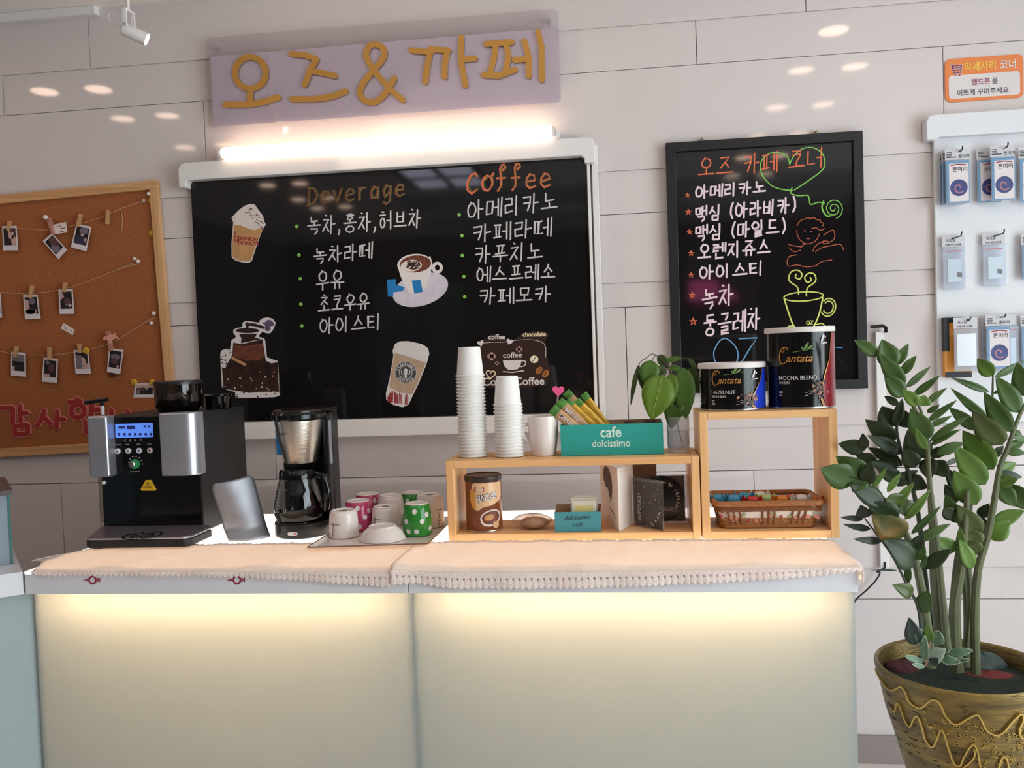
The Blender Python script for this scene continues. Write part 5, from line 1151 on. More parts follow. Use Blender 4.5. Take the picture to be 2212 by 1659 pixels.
fs += [tuple(reversed(range(n))), tuple(3 * n + i for i in range(n))] + [(j * n + n - 1, j * n, (j + 1) * n, (j + 1) * n + n - 1) for j in range(3)]
b.add(vs, fs); part('basket_collar', b, M_gloss, cm)
lid = [(cxm - 0.006 + 0.070 * math.cos(PI + i * PI / 20), -0.60 + 0.086 * math.sin(PI + i * PI / 20)) for i in range(21)] + [(CX1 - 0.002, CYB + 0.004), (CX0 + 0.006, CYB + 0.004)]
part('lid', MB().prism(lid, fz, 1.238, 1.227), mat('brown_black_lid', (38, 26, 20), rough=0.18), cm, smooth=40, bevel=0.003)
gx = CX1 + 0.001
part('water_gauge', MB().box(gx - 0.002, gx + 0.004, -0.604, -0.590, 1.085, 1.205), mat('gauge_clear', (150, 150, 156), rough=0.15), cm, smooth=0, bevel=0.002)
part('gauge_marks', MB().box(gx + 0.0038, gx + 0.0046, -0.600, -0.594, 1.12, 1.20), M_gyp, cm, smooth=0)
sw = A(632, 1142, CYF_); part('power_switch', MB().prism(rrect(sw.x - 0.013, sw.x + 0.013, CT + 0.012, CT + 0.022, 0.005), onwall(CYF_), 0.0035, 0.0), mat('switch_grey', (196, 190, 192), rough=0.35), cm, smooth=0)
part('switch_light', MB().lathe([(0.003, CYF_ - 0.0035), (0.0025, CYF_ - 0.0045)], (sw.x + 0.007, 0, CT + 0.017), 12, 'Y'), mat('red_switch', (200, 60, 50), rough=0.3), cm)
lb = part('label_sticker', MB().box(CX0 - 0.0045, CX0 - 0.0005, -0.60, -0.56, 1.09, 1.205), M_pw, cm, smooth=0)
MB().box(CX0 - 0.0052, CX0 - 0.0015, -0.6008, -0.562, 1.11, 1.18).build('blue_panel', M_blp, lb, world=True, smooth=0)
# sticker also shows on the front corner
MB().box(CX0 - 0.0045, CX0 + 0.016, -0.6012, -0.600, 1.09, 1.205).build('label_front', M_pw, cm, world=True, smooth=0)
MB().box(CX0 - 0.003, CX0 + 0.013, -0.6020, -0.6012, 1.112, 1.178).build('label_blue', M_blp, cm, world=True, smooth=0)
pot = thing('coffee_pot', 'glass coffee pot with black handle standing on the drip coffee maker', 'coffee pot', (cxm - 0.004, -0.645, CT + 0.0435))
M_pot = glass('pot_glass', tint=(205, 205, 205), gloss=1.0); pz = CT + 0.0435; pc = (cxm - 0.004, -0.645, 0)
part('glass_body', MB().lathe([(0.05, pz), (0.060, pz + 0.006), (0.066, pz + 0.022), (0.064, pz + 0.050), (0.056, pz + 0.085), (0.047, pz + 0.118), (0.046, pz + 0.126)], pc, 40, cap1=False), M_pot, pot)
part('collar', MB().lathe([(0.047, pz + 0.112), (0.0495, pz + 0.114), (0.0485, pz + 0.130), (0.044, pz + 0.138), (0.01, pz + 0.141)], pc, 36), M_gloss, pot)
part('base_band', MB().lathe([(0.0612, pz + 0.004), (0.0672, pz + 0.020), (0.0672, pz + 0.024), (0.061, pz + 0.010)], pc, 36, cap0=False, cap1=False), M_gloss, pot)
part('coffee', MB().lathe([(0.048, pz + 0.002), (0.058, pz + 0.008), (0.0595, pz + 0.018), (0.002, pz + 0.0185)], pc, 30), mat('dark_coffee', (12, 8, 7), rough=0.1), pot)
hx_ = pc[0]
part('handle', MB().tube([(hx_ + 0.044, -0.642, pz + 0.124), (hx_ + 0.078, -0.655, pz + 0.118), (hx_ + 0.088, -0.66, pz + 0.08), (hx_ + 0.078, -0.655, pz + 0.03), (hx_ + 0.064, -0.645, pz + 0.018)], [0.008, 0.011, 0.012, 0.010, 0.006], 12), M_gloss, pot)
fc = oncyl(pc, 0.0665, -PI / 2 - 0.55)
def potr(z): return interp([(0, .05), (.006, .06), (.022, .066), (.05, .064), (.085, .056), (.118, .047)], z - pz) + 0.0006
fp_ = lambda u, v, d: Vector((pc[0] + (potr(v) + d) * math.cos(-PI / 2 - 0.62 + u / 0.06), pc[1] + (potr(v) + d) * math.sin(-PI / 2 - 0.62 + u / 0.06), v))
b = MB(); b.stroke([(0.0, pz + 0.026), (0.0, pz + 0.088)], 0.0008, fp_, 0.0004, 0.0)
for k in range(7): b.stroke([(-0.006, pz + 0.03 + k * 0.0085), (0.004, pz + 0.03 + k * 0.0085)], 0.0011, fp_, 0.0004, 0.0)
b.stroke([(-0.010, pz + 0.088), (0.024, pz + 0.0875)], 0.0016, fp_, 0.0004, 0.0); b.stroke([(0.020, pz + 0.030), (0.020, pz + 0.040), (0.026, pz + 0.040), (0.026, pz + 0.030), (0.020, pz + 0.030)], 0.0012, fp_, 0.0004, 0.0)
part('measure_marks', b, mat('pale_print', (170, 168, 166), rough=0.5), pot, smooth=0)

# ------------------------------------------------------------------ bent metal plate leaning beside the machine
t = thing('metal_scoop_plate', 'grey curved metal plate leaning to the left, in front of the coffee machine side', 'metal plate', (-1.02, -0.68, CT))
B0, B1 = Vector((-1.060, -0.700, CT + 0.0015)), Vector((-0.965, -0.650, CT + 0.0015)); T0, T1 = A(453, 1046, -0.735), A(546, 1024, -0.660)
def plate(u, v):
    # rounded outline: u across, v up
    rr = 0.20; hw = 1.0
    if v > 1 - rr: hw = 1 - rr * .95 * (1 - math.sqrt(max(0, 1 - ((v - 1 + rr) / rr) ** 2)))
    uu = 0.5 + (u - 0.5) * hw
    p = (B0 * (1 - uu) + B1 * uu) * (1 - v) + (T0 * (1 - uu) + T1 * uu) * v
    nrm = (B1 - B0).cross(T0 - B0).normalized()
    p += nrm * (0.016 * (1 - (2 * uu - 1) ** 2) * 1.0) + Vector((0.012, -0.018, 0)) * max(0, 0.18 - v) / 0.18
    return p
MB().grid(16, 24, plate).build('plate', mat('worn_aluminium', (150, 150, 156), rough=0.46, metal=0.75, var=0.15, vscale=22), t, world=True, smooth=80, solid=0.0025, fixn=False)

# ------------------------------------------------------------------ tray of upside-down mugs
tz = CT + 0.0088
tq = [Z(664, 1182, tz + 0.0095).xy, Z(925, 1174, tz + 0.0095).xy, Vector((-0.474, -0.505)), Vector((-0.772, -0.500))]; tc = sum(tq, Vector((0, 0))) / 4
M_tray = mat('glazed_white', (228, 214, 206), rough=0.15); M_rimb = mat('brown_glaze_rim', (112, 74, 58), rough=0.25)
t = thing('serving_tray', 'shallow square white tray with a thin brown rim, carrying upside-down mugs', 'tray', (tc.x, tc.y, tz))
def ringq(k, z): return [(tc.x + (p.x - tc.x) * k, tc.y + (p.y - tc.y) * k, z) for p in tq]
b = MB(); R = [ringq(.91, tz), ringq(.985, tz + 0.007), ringq(1.0, tz + 0.0095), ringq(.985, tz + 0.0095), ringq(.95, tz + 0.003)]
vs = [p for r_ in R for p in r_]; fs = [(j * 4 + i, j * 4 + (i + 1) % 4, (j + 1) * 4 + (i + 1) % 4, (j + 1) * 4 + i) for j in range(4) for i in range(4)] + [(3, 2, 1, 0), (16, 17, 18, 19)]
b.add(vs, fs); part('tray_body', b, M_tray, t, smooth=0)
b = MB(); b.tube(ringq(1.0, tz + 0.0092) + ringq(1.0, tz + 0.0092)[:1], 0.0017, 6); part('rim_line', b, M_rimb, t)
M_mugw = mat('white_ceramic', (232, 220, 214), rough=0.12); M_gr = mat('green_glaze', (52, 132, 52), rough=0.1); M_pk = mat('pink_glaze', (184, 66, 104), rough=0.1)
def mug(label, at, style, h=0.086, ang=0.0):
    c = Vector((at[0], at[1], 0)); z0 = tz + 0.0034; hk = h / 0.086
    t = thing('mug', label, 'mug', (c.x, c.y, z0), 0, 'upside-down mugs on the tray')
    if style == 'white': prof = [(0.0350, 0), (0.0388, 0.002), (0.0385, 0.02 * hk), (0.0376, 0.05 * hk), (0.0358, 0.076 * hk), (0.0345, 0.0835 * hk), (0.0330, h)]
    else: prof = [(0.0310, 0), (0.0350, 0.003), (0.0388, 0.022 * hk), (0.0388, 0.042 * hk), (0.0358, 0.066 * hk), (0.0325, 0.0805 * hk), (0.0310, 0.0835 * hk)]
    mcol = {'white': M_mugw, 'cream': M_mugw, 'green': M_gr, 'pink': M_pk}[style]
    MB().lathe(prof, (c.x, c.y, z0), 40, cap0=False).build('body', mcol, t, world=True)
    rt = prof[-1][0]
    MB().lathe([(rt, prof[-1][1]), (rt + 0.0005, prof[-1][1] + 0.0012), (rt - 0.003, prof[-1][1] + 0.003), (rt - 0.006, prof[-1][1] + 0.0022), (rt - 0.008, prof[-1][1] + 0.0005), (0.001, prof[-1][1] + 0.0004)], (c.x, c.y, z0), 36).build('foot', M_mugw, t, world=True)
    rad = lambda v: interp([(hh, r_) for r_, hh in prof], v)
    fm = lambda u, v, d: Vector((c.x + (rad(v) + d) * math.cos(ang - PI / 2 + u / 0.04), c.y + (rad(v) + d) * math.sin(ang - PI / 2 + u / 0.04), z0 + v))
    if style in ('green', 'pink'):
        for k, (a, v) in enumerate([(0.05, .068), (.95, .058), (-.6, .042), (.55, .042), (.15, .016), (1.2, .02), (-1.1, .066), (-1.3, .018), (1.7, .05), (-.45, .016)]):
            MB().prism([(a * 0.04 + x, v * hk + y) for x, y in circ(0, 0, 0.0066, 16)], fm, 0.0006, -0.0006).build('dot', M_pw, t, world=True, smooth=0)
    if style == 'white':
        b = MB(); b.text('OZANO', lambda u, v, d: fm(u, (0.046 + v) * hk, d), 0.0085, u=-0.010, bold=0.0, d=0.0007)
        b.stroke([(0.000, .041), (-.004, .038), (0.002, .035), (-.003, .028), (-.006, .020), (.003, .019), (.001, .028)], 0.0011, fm, 0.0007, 0.0); b.stroke([(-.003, .019), (-.003, .006)], 0.0010, fm, 0.0007, 0.0)
        b.build('printed_drawing', M_ink, t, world=True, smooth=0)
        MB().prism(circ(c.x, c.y, 0.010, 14, 0.010), fz, z0 + h + 0.0010, z0 + h + 0.0004).build('base_stamp', M_gyp, t, world=True, smooth=0)
mug('upside-down white mug at the front left of the tray, black drawing on its side', (-0.728, -0.725), 'white', 0.067, ang=-0.45)
mug('upside-down white mug behind the white bowl, black drawing on its side', (-0.634, -0.654), 'white', 0.064, ang=-0.6)
mug('upside-down green mug with white dots, large at the front right of the tray', (-0.534, -0.716), 'green', 0.084)
mug('upside-down pink mug with white dots, behind the front left white mug', (-0.713, -0.643), 'pink', 0.081, ang=0.2)
mug('upside-down pink mug with white dots, farthest back on the tray', (-0.715, -0.543), 'pink', 0.083, ang=0.8)
mug('upside-down plain cream mug in the middle of the tray', (-0.641, -0.573), 'cream', 0.083)
mug('upside-down green dotted mug almost hidden at the back of the tray', (-0.588, -0.535), 'green', 0.083, ang=0.9)
mug('upside-down white mug at the back right of the tray, against the shelf', (-0.525, -0.602), 'white', 0.085, ang=0.9)
c = Vector((-0.614, -0.764, 0)); zb0 = tz + 0.0034
t = thing('bowl', 'small white bowl turned upside down at the front of the tray', 'bowl', (c.x, c.y + 0.0, zb0))
MB().lathe([(0.0565, 0), (0.0590, 0.001), (0.055, 0.010), (0.048, 0.022), (0.038, 0.030), (0.0355, 0.032), (0.0350, 0.0355), (0.0325, 0.0358), (0.031, 0.0335), (0.001, 0.0335)], (c.x, c.y, zb0), 44, cap0=False).build('bowl_body', M_mugw, t, world=True)

# ------------------------------------------------------------------ wooden shelves
M_wx = wood('pine_shelf_board', (246, 197, 140), (228, 172, 114), 'X'); M_wz = wood('pine_shelf_upright', (246, 199, 142), (228, 174, 116), 'Z')
def shelf_unit(name, label, x0, x1, z1, tt=0.0195, yb=-0.565):
    t = thing(name, label, 'shelf', ((x0 + x1) / 2, -0.66, CT)); y0 = -0.75
    for xa, xb in ((x0, x0 + tt), (x1 - tt, x1)): part('side_panel', MB().box(xa, xb, y0, yb, CT + 0.0005, z1), M_wz, t, smooth=0, bevel=0.0012)
    part('top_board', MB().box(x0 + tt + 0.0003, x1 - tt - 0.0003, y0, yb, z1 - 0.0185, z1 - 0.0005), M_wx, t, smooth=0, bevel=0.0012)
    part('bottom_board', MB().box(x0 + tt + 0.0003, x1 - tt - 0.0003, y0, yb, CT + 0.0005, CT + 0.0195), M_wx, t, smooth=0, bevel=0.0012)
    return t
LZ, HZ = 1.1035, 1.2095
shelf_unit('low_shelf', 'low open pine shelf box on the counter, with paper cups on its top', -0.447, 0.1845, LZ)
shelf_unit('tall_shelf', 'tall open pine shelf box on the right, with two coffee cans on top', 0.1875, 0.5125, HZ)
FZ = CT + 0.0200               # floor inside the shelves

# ------------------------------------------------------------------ paper cups in two stacks
M_cup = mat('white_paper', (240, 236, 232), rough=0.55)
ORD = 'first second third fourth fifth sixth seventh eighth ninth tenth eleventh twelfth thirteenth fourteenth fifteenth sixteenth seventeenth eighteenth nineteenth twentieth twenty-first twenty-second twenty-third twenty-fourth twenty-fifth twenty-sixth'.split()
proto = None
def cup_stack(x, y, n, pitch, which):
    global proto
    for k in range(n):
        z = LZ + 0.0008 + k * pitch; i = n - 1 - k
        lb = ('topmost white paper cup of the %s stack on the low shelf' % which) if i == 0 else ('bottom white paper cup of the %s stack, resting on the low shelf' % which) if k == 0 else '%s white paper cup from the top of the %s stack' % (ORD[i], which)
        if proto is None:
            proto = thing('paper_cup', lb, 'paper cup', (x, y, z), 0, 'paper cups in the %s stack' % which)
            MB().lathe([(0.0352, 0.0042), (0.0285, 0.0745), (0.0278, 0.0765), (0.0255, 0.0768), (0.0245, 0.0735), (0.001, 0.0733)], n=36, cap0=False).build('wall', M_cup, proto)
            MB().lathe([(0.0354, 0.0046), (0.0376, 0.0042), (0.0386, 0.0026), (0.0378, 0.0008), (0.0362, 0.0), (0.0352, 0.0010), (0.0352, 0.0035)], n=36, cap0=False, cap1=False).build('rolled_rim', M_cup, proto)
        else:
            dup(proto, (x + random.uniform(-.0002, .0002), y + random.uniform(-.0002, .0002), z), 0, lb, 'paper cups in the %s stack' % which)
p1 = A(1019, 900, -0.662); p2 = A(1098, 900, -0.675)
cup_stack(p1.x, -0.662, 25, 0.00875, 'taller'); cup_stack(p2.x, -0.675, 16, 0.00875, 'shorter')

# ------------------------------------------------------------------ white mug with stirrer, teal box, sticks
mx_ = A(1174, 940, -0.665).x; mz = LZ + 0.0006
t = thing('tall_mug', 'plain white mug with handle standing upright on the low shelf, beside the teal box', 'mug', (mx_, -0.665, mz))
MB().lathe([(0.029, 0), (0.031, 0.003), (0.036, 0.035), (0.0395, 0.075), (0.0402, 0.100), (0.0398, 0.102), (0.0375, 0.100), (0.034, 0.04), (0.029, 0.006), (0.001, 0.005)], (mx_, -0.665, mz), 44).build('body', M_mugw, t, world=True)
MB().tube([(mx_ - 0.036, -0.668, mz + 0.082), (mx_ - 0.050, -0.676, mz + 0.080), (mx_ - 0.054, -0.678, mz + 0.062), (mx_ - 0.048, -0.675, mz + 0.044), (mx_ - 0.035, -0.668, mz + 0.034)], 0.0052, 12).build('handle', M_mugw, t, world=True)
yh = -0.668; hc = A(1206, 844, yh)
t = thing('heart_stirrer', 'pink plastic heart on a stick, standing in the white mug', 'stirrer', (mx_ + 0.02, yh, mz + 0.006))
MB().prism([(hc.x + (x - 0) * 0.001, hc.z - y * 0.001) for x, y in heart(0, 0, 15.5, 0.08)], onwall(yh), 0.004, -0.004).build('heart', mat('pink_plastic', (240, 96, 148), rough=0.35), t, world=True, smooth=0, bevel=0.0022)
MB().tube([(hc.x - 0.001, yh, hc.z - 0.012), (hc.x - 0.016, yh + 0.008, mz + 0.05), (mx_ + 0.012, yh + 0.006, mz + 0.0075)], 0.0018, 8).build('stick', mat('clear_stick', (200, 190, 180), rough=0.2), t, world=True)
bz = LZ + 0.0006; bx0_, bx1_ = A(1211, 950, -0.698).x, A(1433, 950, -0.698).x; bh = A(1320, 916, -0.698).z - bz
M_teal = mat('teal_card', (44, 160, 148), rough=0.6); M_card = mat('brown_card', (176, 140, 108), rough=0.8)
t = thing('sachet_box', 'open teal cardboard box with white lettering, full of coffee sticks', 'box', ((bx0_ + bx1_) / 2, -0.65, bz))
ya, yb_ = -0.698, -0.600; th = 0.002
part('front_panel', MB().box(bx0_, bx1_, ya, ya + th, bz, bz + bh), M_teal, t, smooth=0)
part('back_panel', MB().box(bx0_, bx1_, yb_ - th, yb_, bz, bz + bh + 0.003), M_card, t, smooth=0)
for xa in (bx0_, bx1_ - th): part('side_panel', MB().box(xa, xa + th, ya + th, yb_ - th, bz, bz + bh), M_teal, t, smooth=0)
part('bottom', MB().box(bx0_ + th, bx1_ - th, ya + th, yb_ - th, bz, bz + 0.002), M_card, t, smooth=0)
b = MB(); b.text('cafe', lambda u, v, d: Vector((A(1320, 950, ya).x + u, ya - d, bz + 0.046 + v)), 0.037, align='CENTER', bold=0.018, d=0.0006, sx=0.92)
b.text('dolcissimo', lambda u, v, d: Vector((A(1320, 950, ya).x + u, ya - d, bz + 0.021 + v)), 0.0265, align='CENTER', bold=0.012, d=0.0006, sx=0.86)
part('lettering', b, mat('mint_white_print', (214, 238, 226), rough=0.6), t, smooth=0)
M_gold_foil = mat('gold_foil', (208, 158, 54), rough=0.35, metal=0.3, var=0.2, vscale=60); M_tanf = mat('tan_foil', (196, 152, 110), rough=0.4, var=0.15, vscale=60); M_grf = mat('green_foil', (88, 140, 62), rough=0.4, var=0.5, vscale=120)
def stick(label, tip, enter, y0, y1, m, wd=0.019, txt=False):
    wd *= 1.25
    """slim sachet standing slantwise in the teal box, its green end up"""
    Tp, En = A(*tip, y1), A(*enter, y0); ax = (En - Tp).normalized(); s = (bz + 0.012 - En.z) / ax.z; Bt = En + ax * max(0.0, s)
    Bt.y = max(-0.690, min(-0.612, Bt.y)); Bt.x = min(bx1_ - 0.02, Bt.x)
    L = (Bt - Tp).length; ax = (Bt - Tp).normalized(); sd = Vector((0, 1, 0)).cross(ax).normalized(); nn = ax.cross(sd).normalized()
    if nn.y > 0: nn = -nn
    t = thing('coffee_stick', label, 'coffee stick', Bt, 0, 'coffee sticks in the teal box')
    def pr(s0, s1, m_, nm, e0, e1, thick):
        b = MB(); ns = 8
        vs = []
        for i in range(ns + 1):
            q = s0 + (s1 - s0) * i / ns; p = Tp + ax * q; e = e0 + (e1 - e0) * i / ns
            for k in range(10):
                a = 2 * PI * k / 10; vs.append(p + sd * (wd / 2) * math.cos(a) + nn * (e * math.sin(a)))
        fs = [(i * 10 + k, i * 10 + (k + 1) % 10, (i + 1) * 10 + (k + 1) % 10, (i + 1) * 10 + k) for i in range(ns) for k in range(10)] + [tuple(reversed(range(10))), tuple(ns * 10 + k for k in range(10))]
        b.add(vs, fs); return b.build(nm, m_, t, world=True)
    pr(0, 0.020, M_grf, 'green_end', 0.0012, 0.0035, 0); pr(0.020, L, m, 'sachet', 0.0035, 0.0050, 0)
    if txt:
        b = MB(); b.text('Maxim', lambda u, v, d: Tp + ax * (0.026 + u) + sd * (v - 0.005) * (1 if sd.z < 0 else 1) + nn * (0.0058 + d), 0.017, bold=0.01, d=0.0, shear=0.2)
        b.build('sachet_lettering', M_pw, t, world=True, smooth=0)
stick('coffee stick leaning farthest left, crumpled green end over the white mug', (1192, 882), (1236, 918), -0.690, -0.690, M_tanf, 0.021, True)
stick('coffee stick with lettering, second from the left in the teal box', (1207, 866), (1256, 916), -0.680, -0.682, M_tanf, 0.021, True)
stick('golden coffee stick behind the lettered ones, third from the left', (1224, 866), (1276, 915), -0.666, -0.672, M_gold_foil, 0.016)
stick('tan coffee stick sticking up highest behind the third one', (1222, 846), (1280, 912), -0.626, -0.634, M_tanf, 0.018)
stick('broad golden coffee stick with wide green end, in front of the rightmost one', (1243, 866), (1292, 915), -0.655, -0.664, M_gold_foil, 0.021)
stick('rightmost coffee stick, dark green tip, apart from the others', (1260, 850), (1305, 913), -0.640, -0.645, M_gold_foil, 0.016)
for k, (px, wd) in enumerate(((1360, 0.027), (1404, 0.030))):
    xq = A(px, 915, -0.65).x
    tt_ = tag(MB().box(xq - wd / 2, xq + wd / 2, -0.655, -0.640, bz + 0.0025, bz + bh + (0.005 if k == 0 else 0.006)).build('sugar_packet', mat('brown_packet', (96, 62, 48), rough=0.5), smooth=0, bevel=0.002, loc=(xq, -0.648, bz + 0.0025)),
              ['brown packet showing above the middle of the teal box', 'brown packet showing above the right end of the teal box'][k], 'packet', 'brown packets in the teal box')

# ------------------------------------------------------------------ coffee cans
def can(name, label, px, y, r, h, side, title, sub, tsize):
    cx_ = A(px, 860, y).x; z0 = HZ + 0.0006; C = (cx_, y, z0)
    t = thing(name, label, 'coffee can', C, 0, 'coffee cans on the tall shelf')
    prof = [(r * .97, 0), (r, 0.003), (r, 0.006)]
    nr = int(h / 0.014)
    for i in range(nr):
        zz_ = 0.010 + (h - 0.02) * i / nr; prof += [(r - 0.0006, zz_), (r - 0.0016, zz_ + 0.5 * (h - 0.02) / nr)]
    prof += [(r, h - 0.004)]
    MB().lathe(prof, C, 64).build('tin', mat('black_tin_label', (17, 15, 16), rough=0.16), t, world=True)
    MB().lathe([(r * 1.005, -0.0002), (r * 1.012, 0.002), (r * 1.005, 0.0045)], C, 48, cap0=False, cap1=False).build('bottom_seam', M_steel, t, world=True)
    MB().lathe([(r * 1.03, h - 0.012), (r * 1.04, h - 0.011), (r * 1.04, h - 0.001), (r * 1.02, h + 0.0015), (r * .95, h + 0.0015), (r * .93, h - 0.0005), (0.002, h - 0.0005)], C, 56, cap0=False).build('plastic_lid', mat('cream_plastic_lid', (222, 214, 210), rough=0.35), t, world=True)
    va = math.atan2(EYE.x - cx_, -(EYE.y - y)); f0 = -PI / 2 + math.atan2(EYE.x - cx_, y - EYE.y) * 0 - math.atan2(cx_ - EYE.x, y - EYE.y)
    fc = lambda u, v, d: Vector((cx_ + (r + 0.0004 + d) * math.cos(f0 + u / r), y + (r + 0.0004 + d) * math.sin(f0 + u / r), z0 + v))
    def patch(poly, m_, nm, d):
        # polygon split into strips so that it wraps round the tin
        us = [p[0] for p in poly]; b = MB()
        n = 14; u0, u1 = min(us), max(us)
        def span(u):
            ys = []
            for (a, b0), (c_, d_) in zip(poly, poly[1:] + poly[:1]):
                if (a - u) * (c_ - u) <= 0 and abs(a - c_) > 1e-9: ys.append(b0 + (d_ - b0) * (u - a) / (c_ - a))
            return (min(ys), max(ys)) if ys else (0, 0)
        vs = []
        for i in range(n + 1):
            u = u0 + (u1 - u0) * min(max(i / n, 1e-4), 1 - 1e-4); lo, hi = span(u); vs += [fc(u, lo, d), fc(u, hi, d)]
        b.add(vs, [(2 * i, 2 * i + 2, 2 * i + 3, 2 * i + 1) for i in range(n)]); b.build(nm, m_, t, world=True, smooth=60)
    edge = [(r * 1.12, h - 0.014), (r * .98, h * .62), (r * .74, h * .40), (r * .66, h * .28), (r * .70, 0.004)]
    patch(edge + [(r * 1.75, 0.004), (r * 1.75, h - 0.014)], side, 'side_band', 0.0006)
    b = MB(); b.stroke(edge[:4], 0.0016, fc, 0.0012, 0.0); b.build('gold_line', M_gold, t, world=True, smooth=0)
    b = MB(); s_ = tsize
    b.text('antata', lambda u, v, d: fc(-r * .62 + s_ * .62 + u, h * .58 + v, d), s_ * 0.92, bold=0.008, shear=0.35, d=0.0012, sx=0.95)
    b.stroke([(-r * .62 + s_ * x, h * .58 + s_ * z_) for x, z_ in smooth_path([(.78, 1.02), (.62, 1.22), (.30, 1.16), (.08, .82), (.02, .40), (.10, .02), (.28, -.16), (.55, -.02)], 4)], s_ * .085, fc, 0.0012, 0.0)
    b.stroke([(-r * .62 + s_ * x, h * .58 + s_ * z_) for x, z_ in smooth_path([(.30, 1.16), (.18, .98), (.34, .84), (.48, .98), (.34, 1.16)], 4)], s_ * .045, fc, 0.0012, 0.0)
    b.build('script_lettering', mat('gold_print', (196, 138, 72), rough=0.35, metal=0.3), t, world=True, smooth=0)
    b = MB(); g0 = lambda x, z_: (-r * .62 + s_ * x, h * .58 + s_ * z_)
    b.stroke([g0(x, z_) for x, z_ in smooth_path([(1.2, .80), (1.6, .88), (2.1, .92), (2.6, 1.06), (3.05, 1.02)], 4)], s_ * .05, fc, 0.0012, 0.0)
    for (x, z_, l, a) in ((2.25, 1.28, .38, 1.0), (2.55, 1.18, .30, .6), (1.95, 1.1, .2, 2.0)): b.prism([g0(x + l * math.cos(q) * math.cos(a) - l * .3 * math.sin(q) * math.sin(a), z_ + l * math.cos(q) * math.sin(a) + l * .3 * math.sin(q) * math.cos(a)) for q in [2 * PI * i / 10 for i in range(10)]], fc, 0.0012, 0.0)
    b.build('leaf_print', mat('leaf_print', (104, 132, 74), rough=0.4), t, world=True, smooth=0)
    b = MB(); b.text(title, lambda u, v, d: fc(-r * .64 + u, h * .36 + v, d), s_ * .50, bold=0.008, d=0.0012, sx=0.9); b.text(sub, lambda u, v, d: fc(-r * .64 + u, h * .36 - s_ * .33 + v, d), s_ * .24, bold=0.02, d=0.0012, sx=0.9)
    for k in range(4): b.stroke([(-r * .64, h * .22 - k * s_ * .12), (-r * .64 + r * (.95 - .1 * (k % 2)), h * .22 - k * s_ * .12)], s_ * .045, fc, 0.0011, 0.0)
    b.build('label_text', mat('print_silver_white', (206, 200, 196), rough=0.4), t, world=True, smooth=0)
    b = MB(); rn = random.Random(title)
    for k in range(46):
        u = r * .56 + rn.gauss(0, .085) * r * 1.3; v = h * .24 + rn.gauss(0, .06) * min(h, .15)
        b.use(k % 3).prism(circ(u, v, rn.uniform(.0025, .005), 7, rn.uniform(.002, .0035), tilt=rn.uniform(0, 3)), fc, 0.0009 + k * 0.00002, 0.0)
    b.use(3).stroke([(r * .62, h * .12), (r * .70, 0.006)], 0.006, fc, 0.0010, 0.0)
    b.build('bean_print', [M_mbr, mat('print_bean_light', (168, 120, 92), rough=0.4), M_dbr, M_tan], t, world=True, smooth=0)
    b = MB(); b.stroke([(r * .66, h - .035), (r * .74, h - .020), (r * .80, h - .026)], 0.005, fc, 0.001, 0.0); b.stroke([(r * .64, h - .040), (r * .86, h - .039)], 0.0022, fc, 0.001, 0.0); b.build('small_emblem', MATS['print_silver_white'], t, world=True, smooth=0)
can('coffee_can', 'shorter black coffee can with a blue side band, left on the tall shelf', 1582, -0.657, 0.0805, 0.116, mat('print_royal_blue', (32, 60, 190), rough=0.2), 'HAZELNUT', '헤즐넛향 블렌드', 0.026)
can('coffee_can', 'taller black coffee can with a dark red side band, right on the tall shelf', 1730, -0.655, 0.0815, 0.198, mat('print_wine', (138, 32, 44), rough=0.2), 'MOCHA BLEND', '모카블렌드', 0.029)

# ------------------------------------------------------------------ inside the low shelf
r = 0.0470; cy_ = -0.690; cx_ = A(1045, 1080, cy_).x; H = 0.142; C = (cx_, cy_, FZ + 0.0004)
t = thing('cocoa_tin', 'brown cocoa tin with dark lid at the left end inside the low shelf', 'cocoa tin', C)
MB().lathe([(r * .97, 0), (r, 0.003), (r, H - 0.004)], C, 56).build('tin', mat('cocoa_label', (122, 66, 40), rough=0.2, var=0.2, vscale=12), t, world=True)
MB().lathe([(r * 1.012, H - 0.014), (r * 1.03, H - 0.012), (r * 1.03, H - 0.001), (r * .98, H + 0.001), (r * .94, H - 0.001), (0.002, H - 0.001)], C, 48, cap0=False).build('lid', mat('dark_brown_plastic', (52, 40, 38), rough=0.35), t, world=True)
MB().lathe([(r * 1.0, -0.0002), (r * 1.012, 0.0015), (r * 1.0, 0.004)], C, 48, cap0=False, cap1=False).build('bottom_seam', M_steel, t, world=True)
f0 = -PI / 2 - math.atan2(cx_, cy_ - EYE.y)
fc = lambda u, v, d: Vector((cx_ + (r + 0.0004 + d) * math.cos(f0 + u / r), cy_ + (r + 0.0004 + d) * math.sin(f0 + u / r), C[2] + v))
def wrap(poly, m_, nm, d, n=16):
    us = [p[0] for p in poly]; u0, u1 = min(us), max(us); vs = []
    for i in range(n + 1):
        u = u0 + (u1 - u0) * min(max(i / n, 1e-4), 1 - 1e-4); ys = []
        for (a, b0), (c1, d1) in zip(poly, poly[1:] + poly[:1]):
            if (a - u) * (c1 - u) <= 0 and abs(a - c1) > 1e-9: ys.append(b0 + (d1 - b0) * (u - a) / (c1 - a))
        vs += [fc(u, min(ys), d), fc(u, max(ys), d)]
    return MB().add(vs, [(2 * i, 2 * i + 2, 2 * i + 3, 2 * i + 1) for i in range(n)]).build(nm, m_, t, world=True, smooth=60)
wrap([(-.032, .105), (-.036, .085), (-.030, .065), (-.016, .054), (-.004, .064), (.020, .068), (.045, .078), (.055, .090), (.055, .126), (-.030, .126)], mat('print_caramel', (222, 182, 140), rough=0.25), 'cream_swoosh', 0.0004)
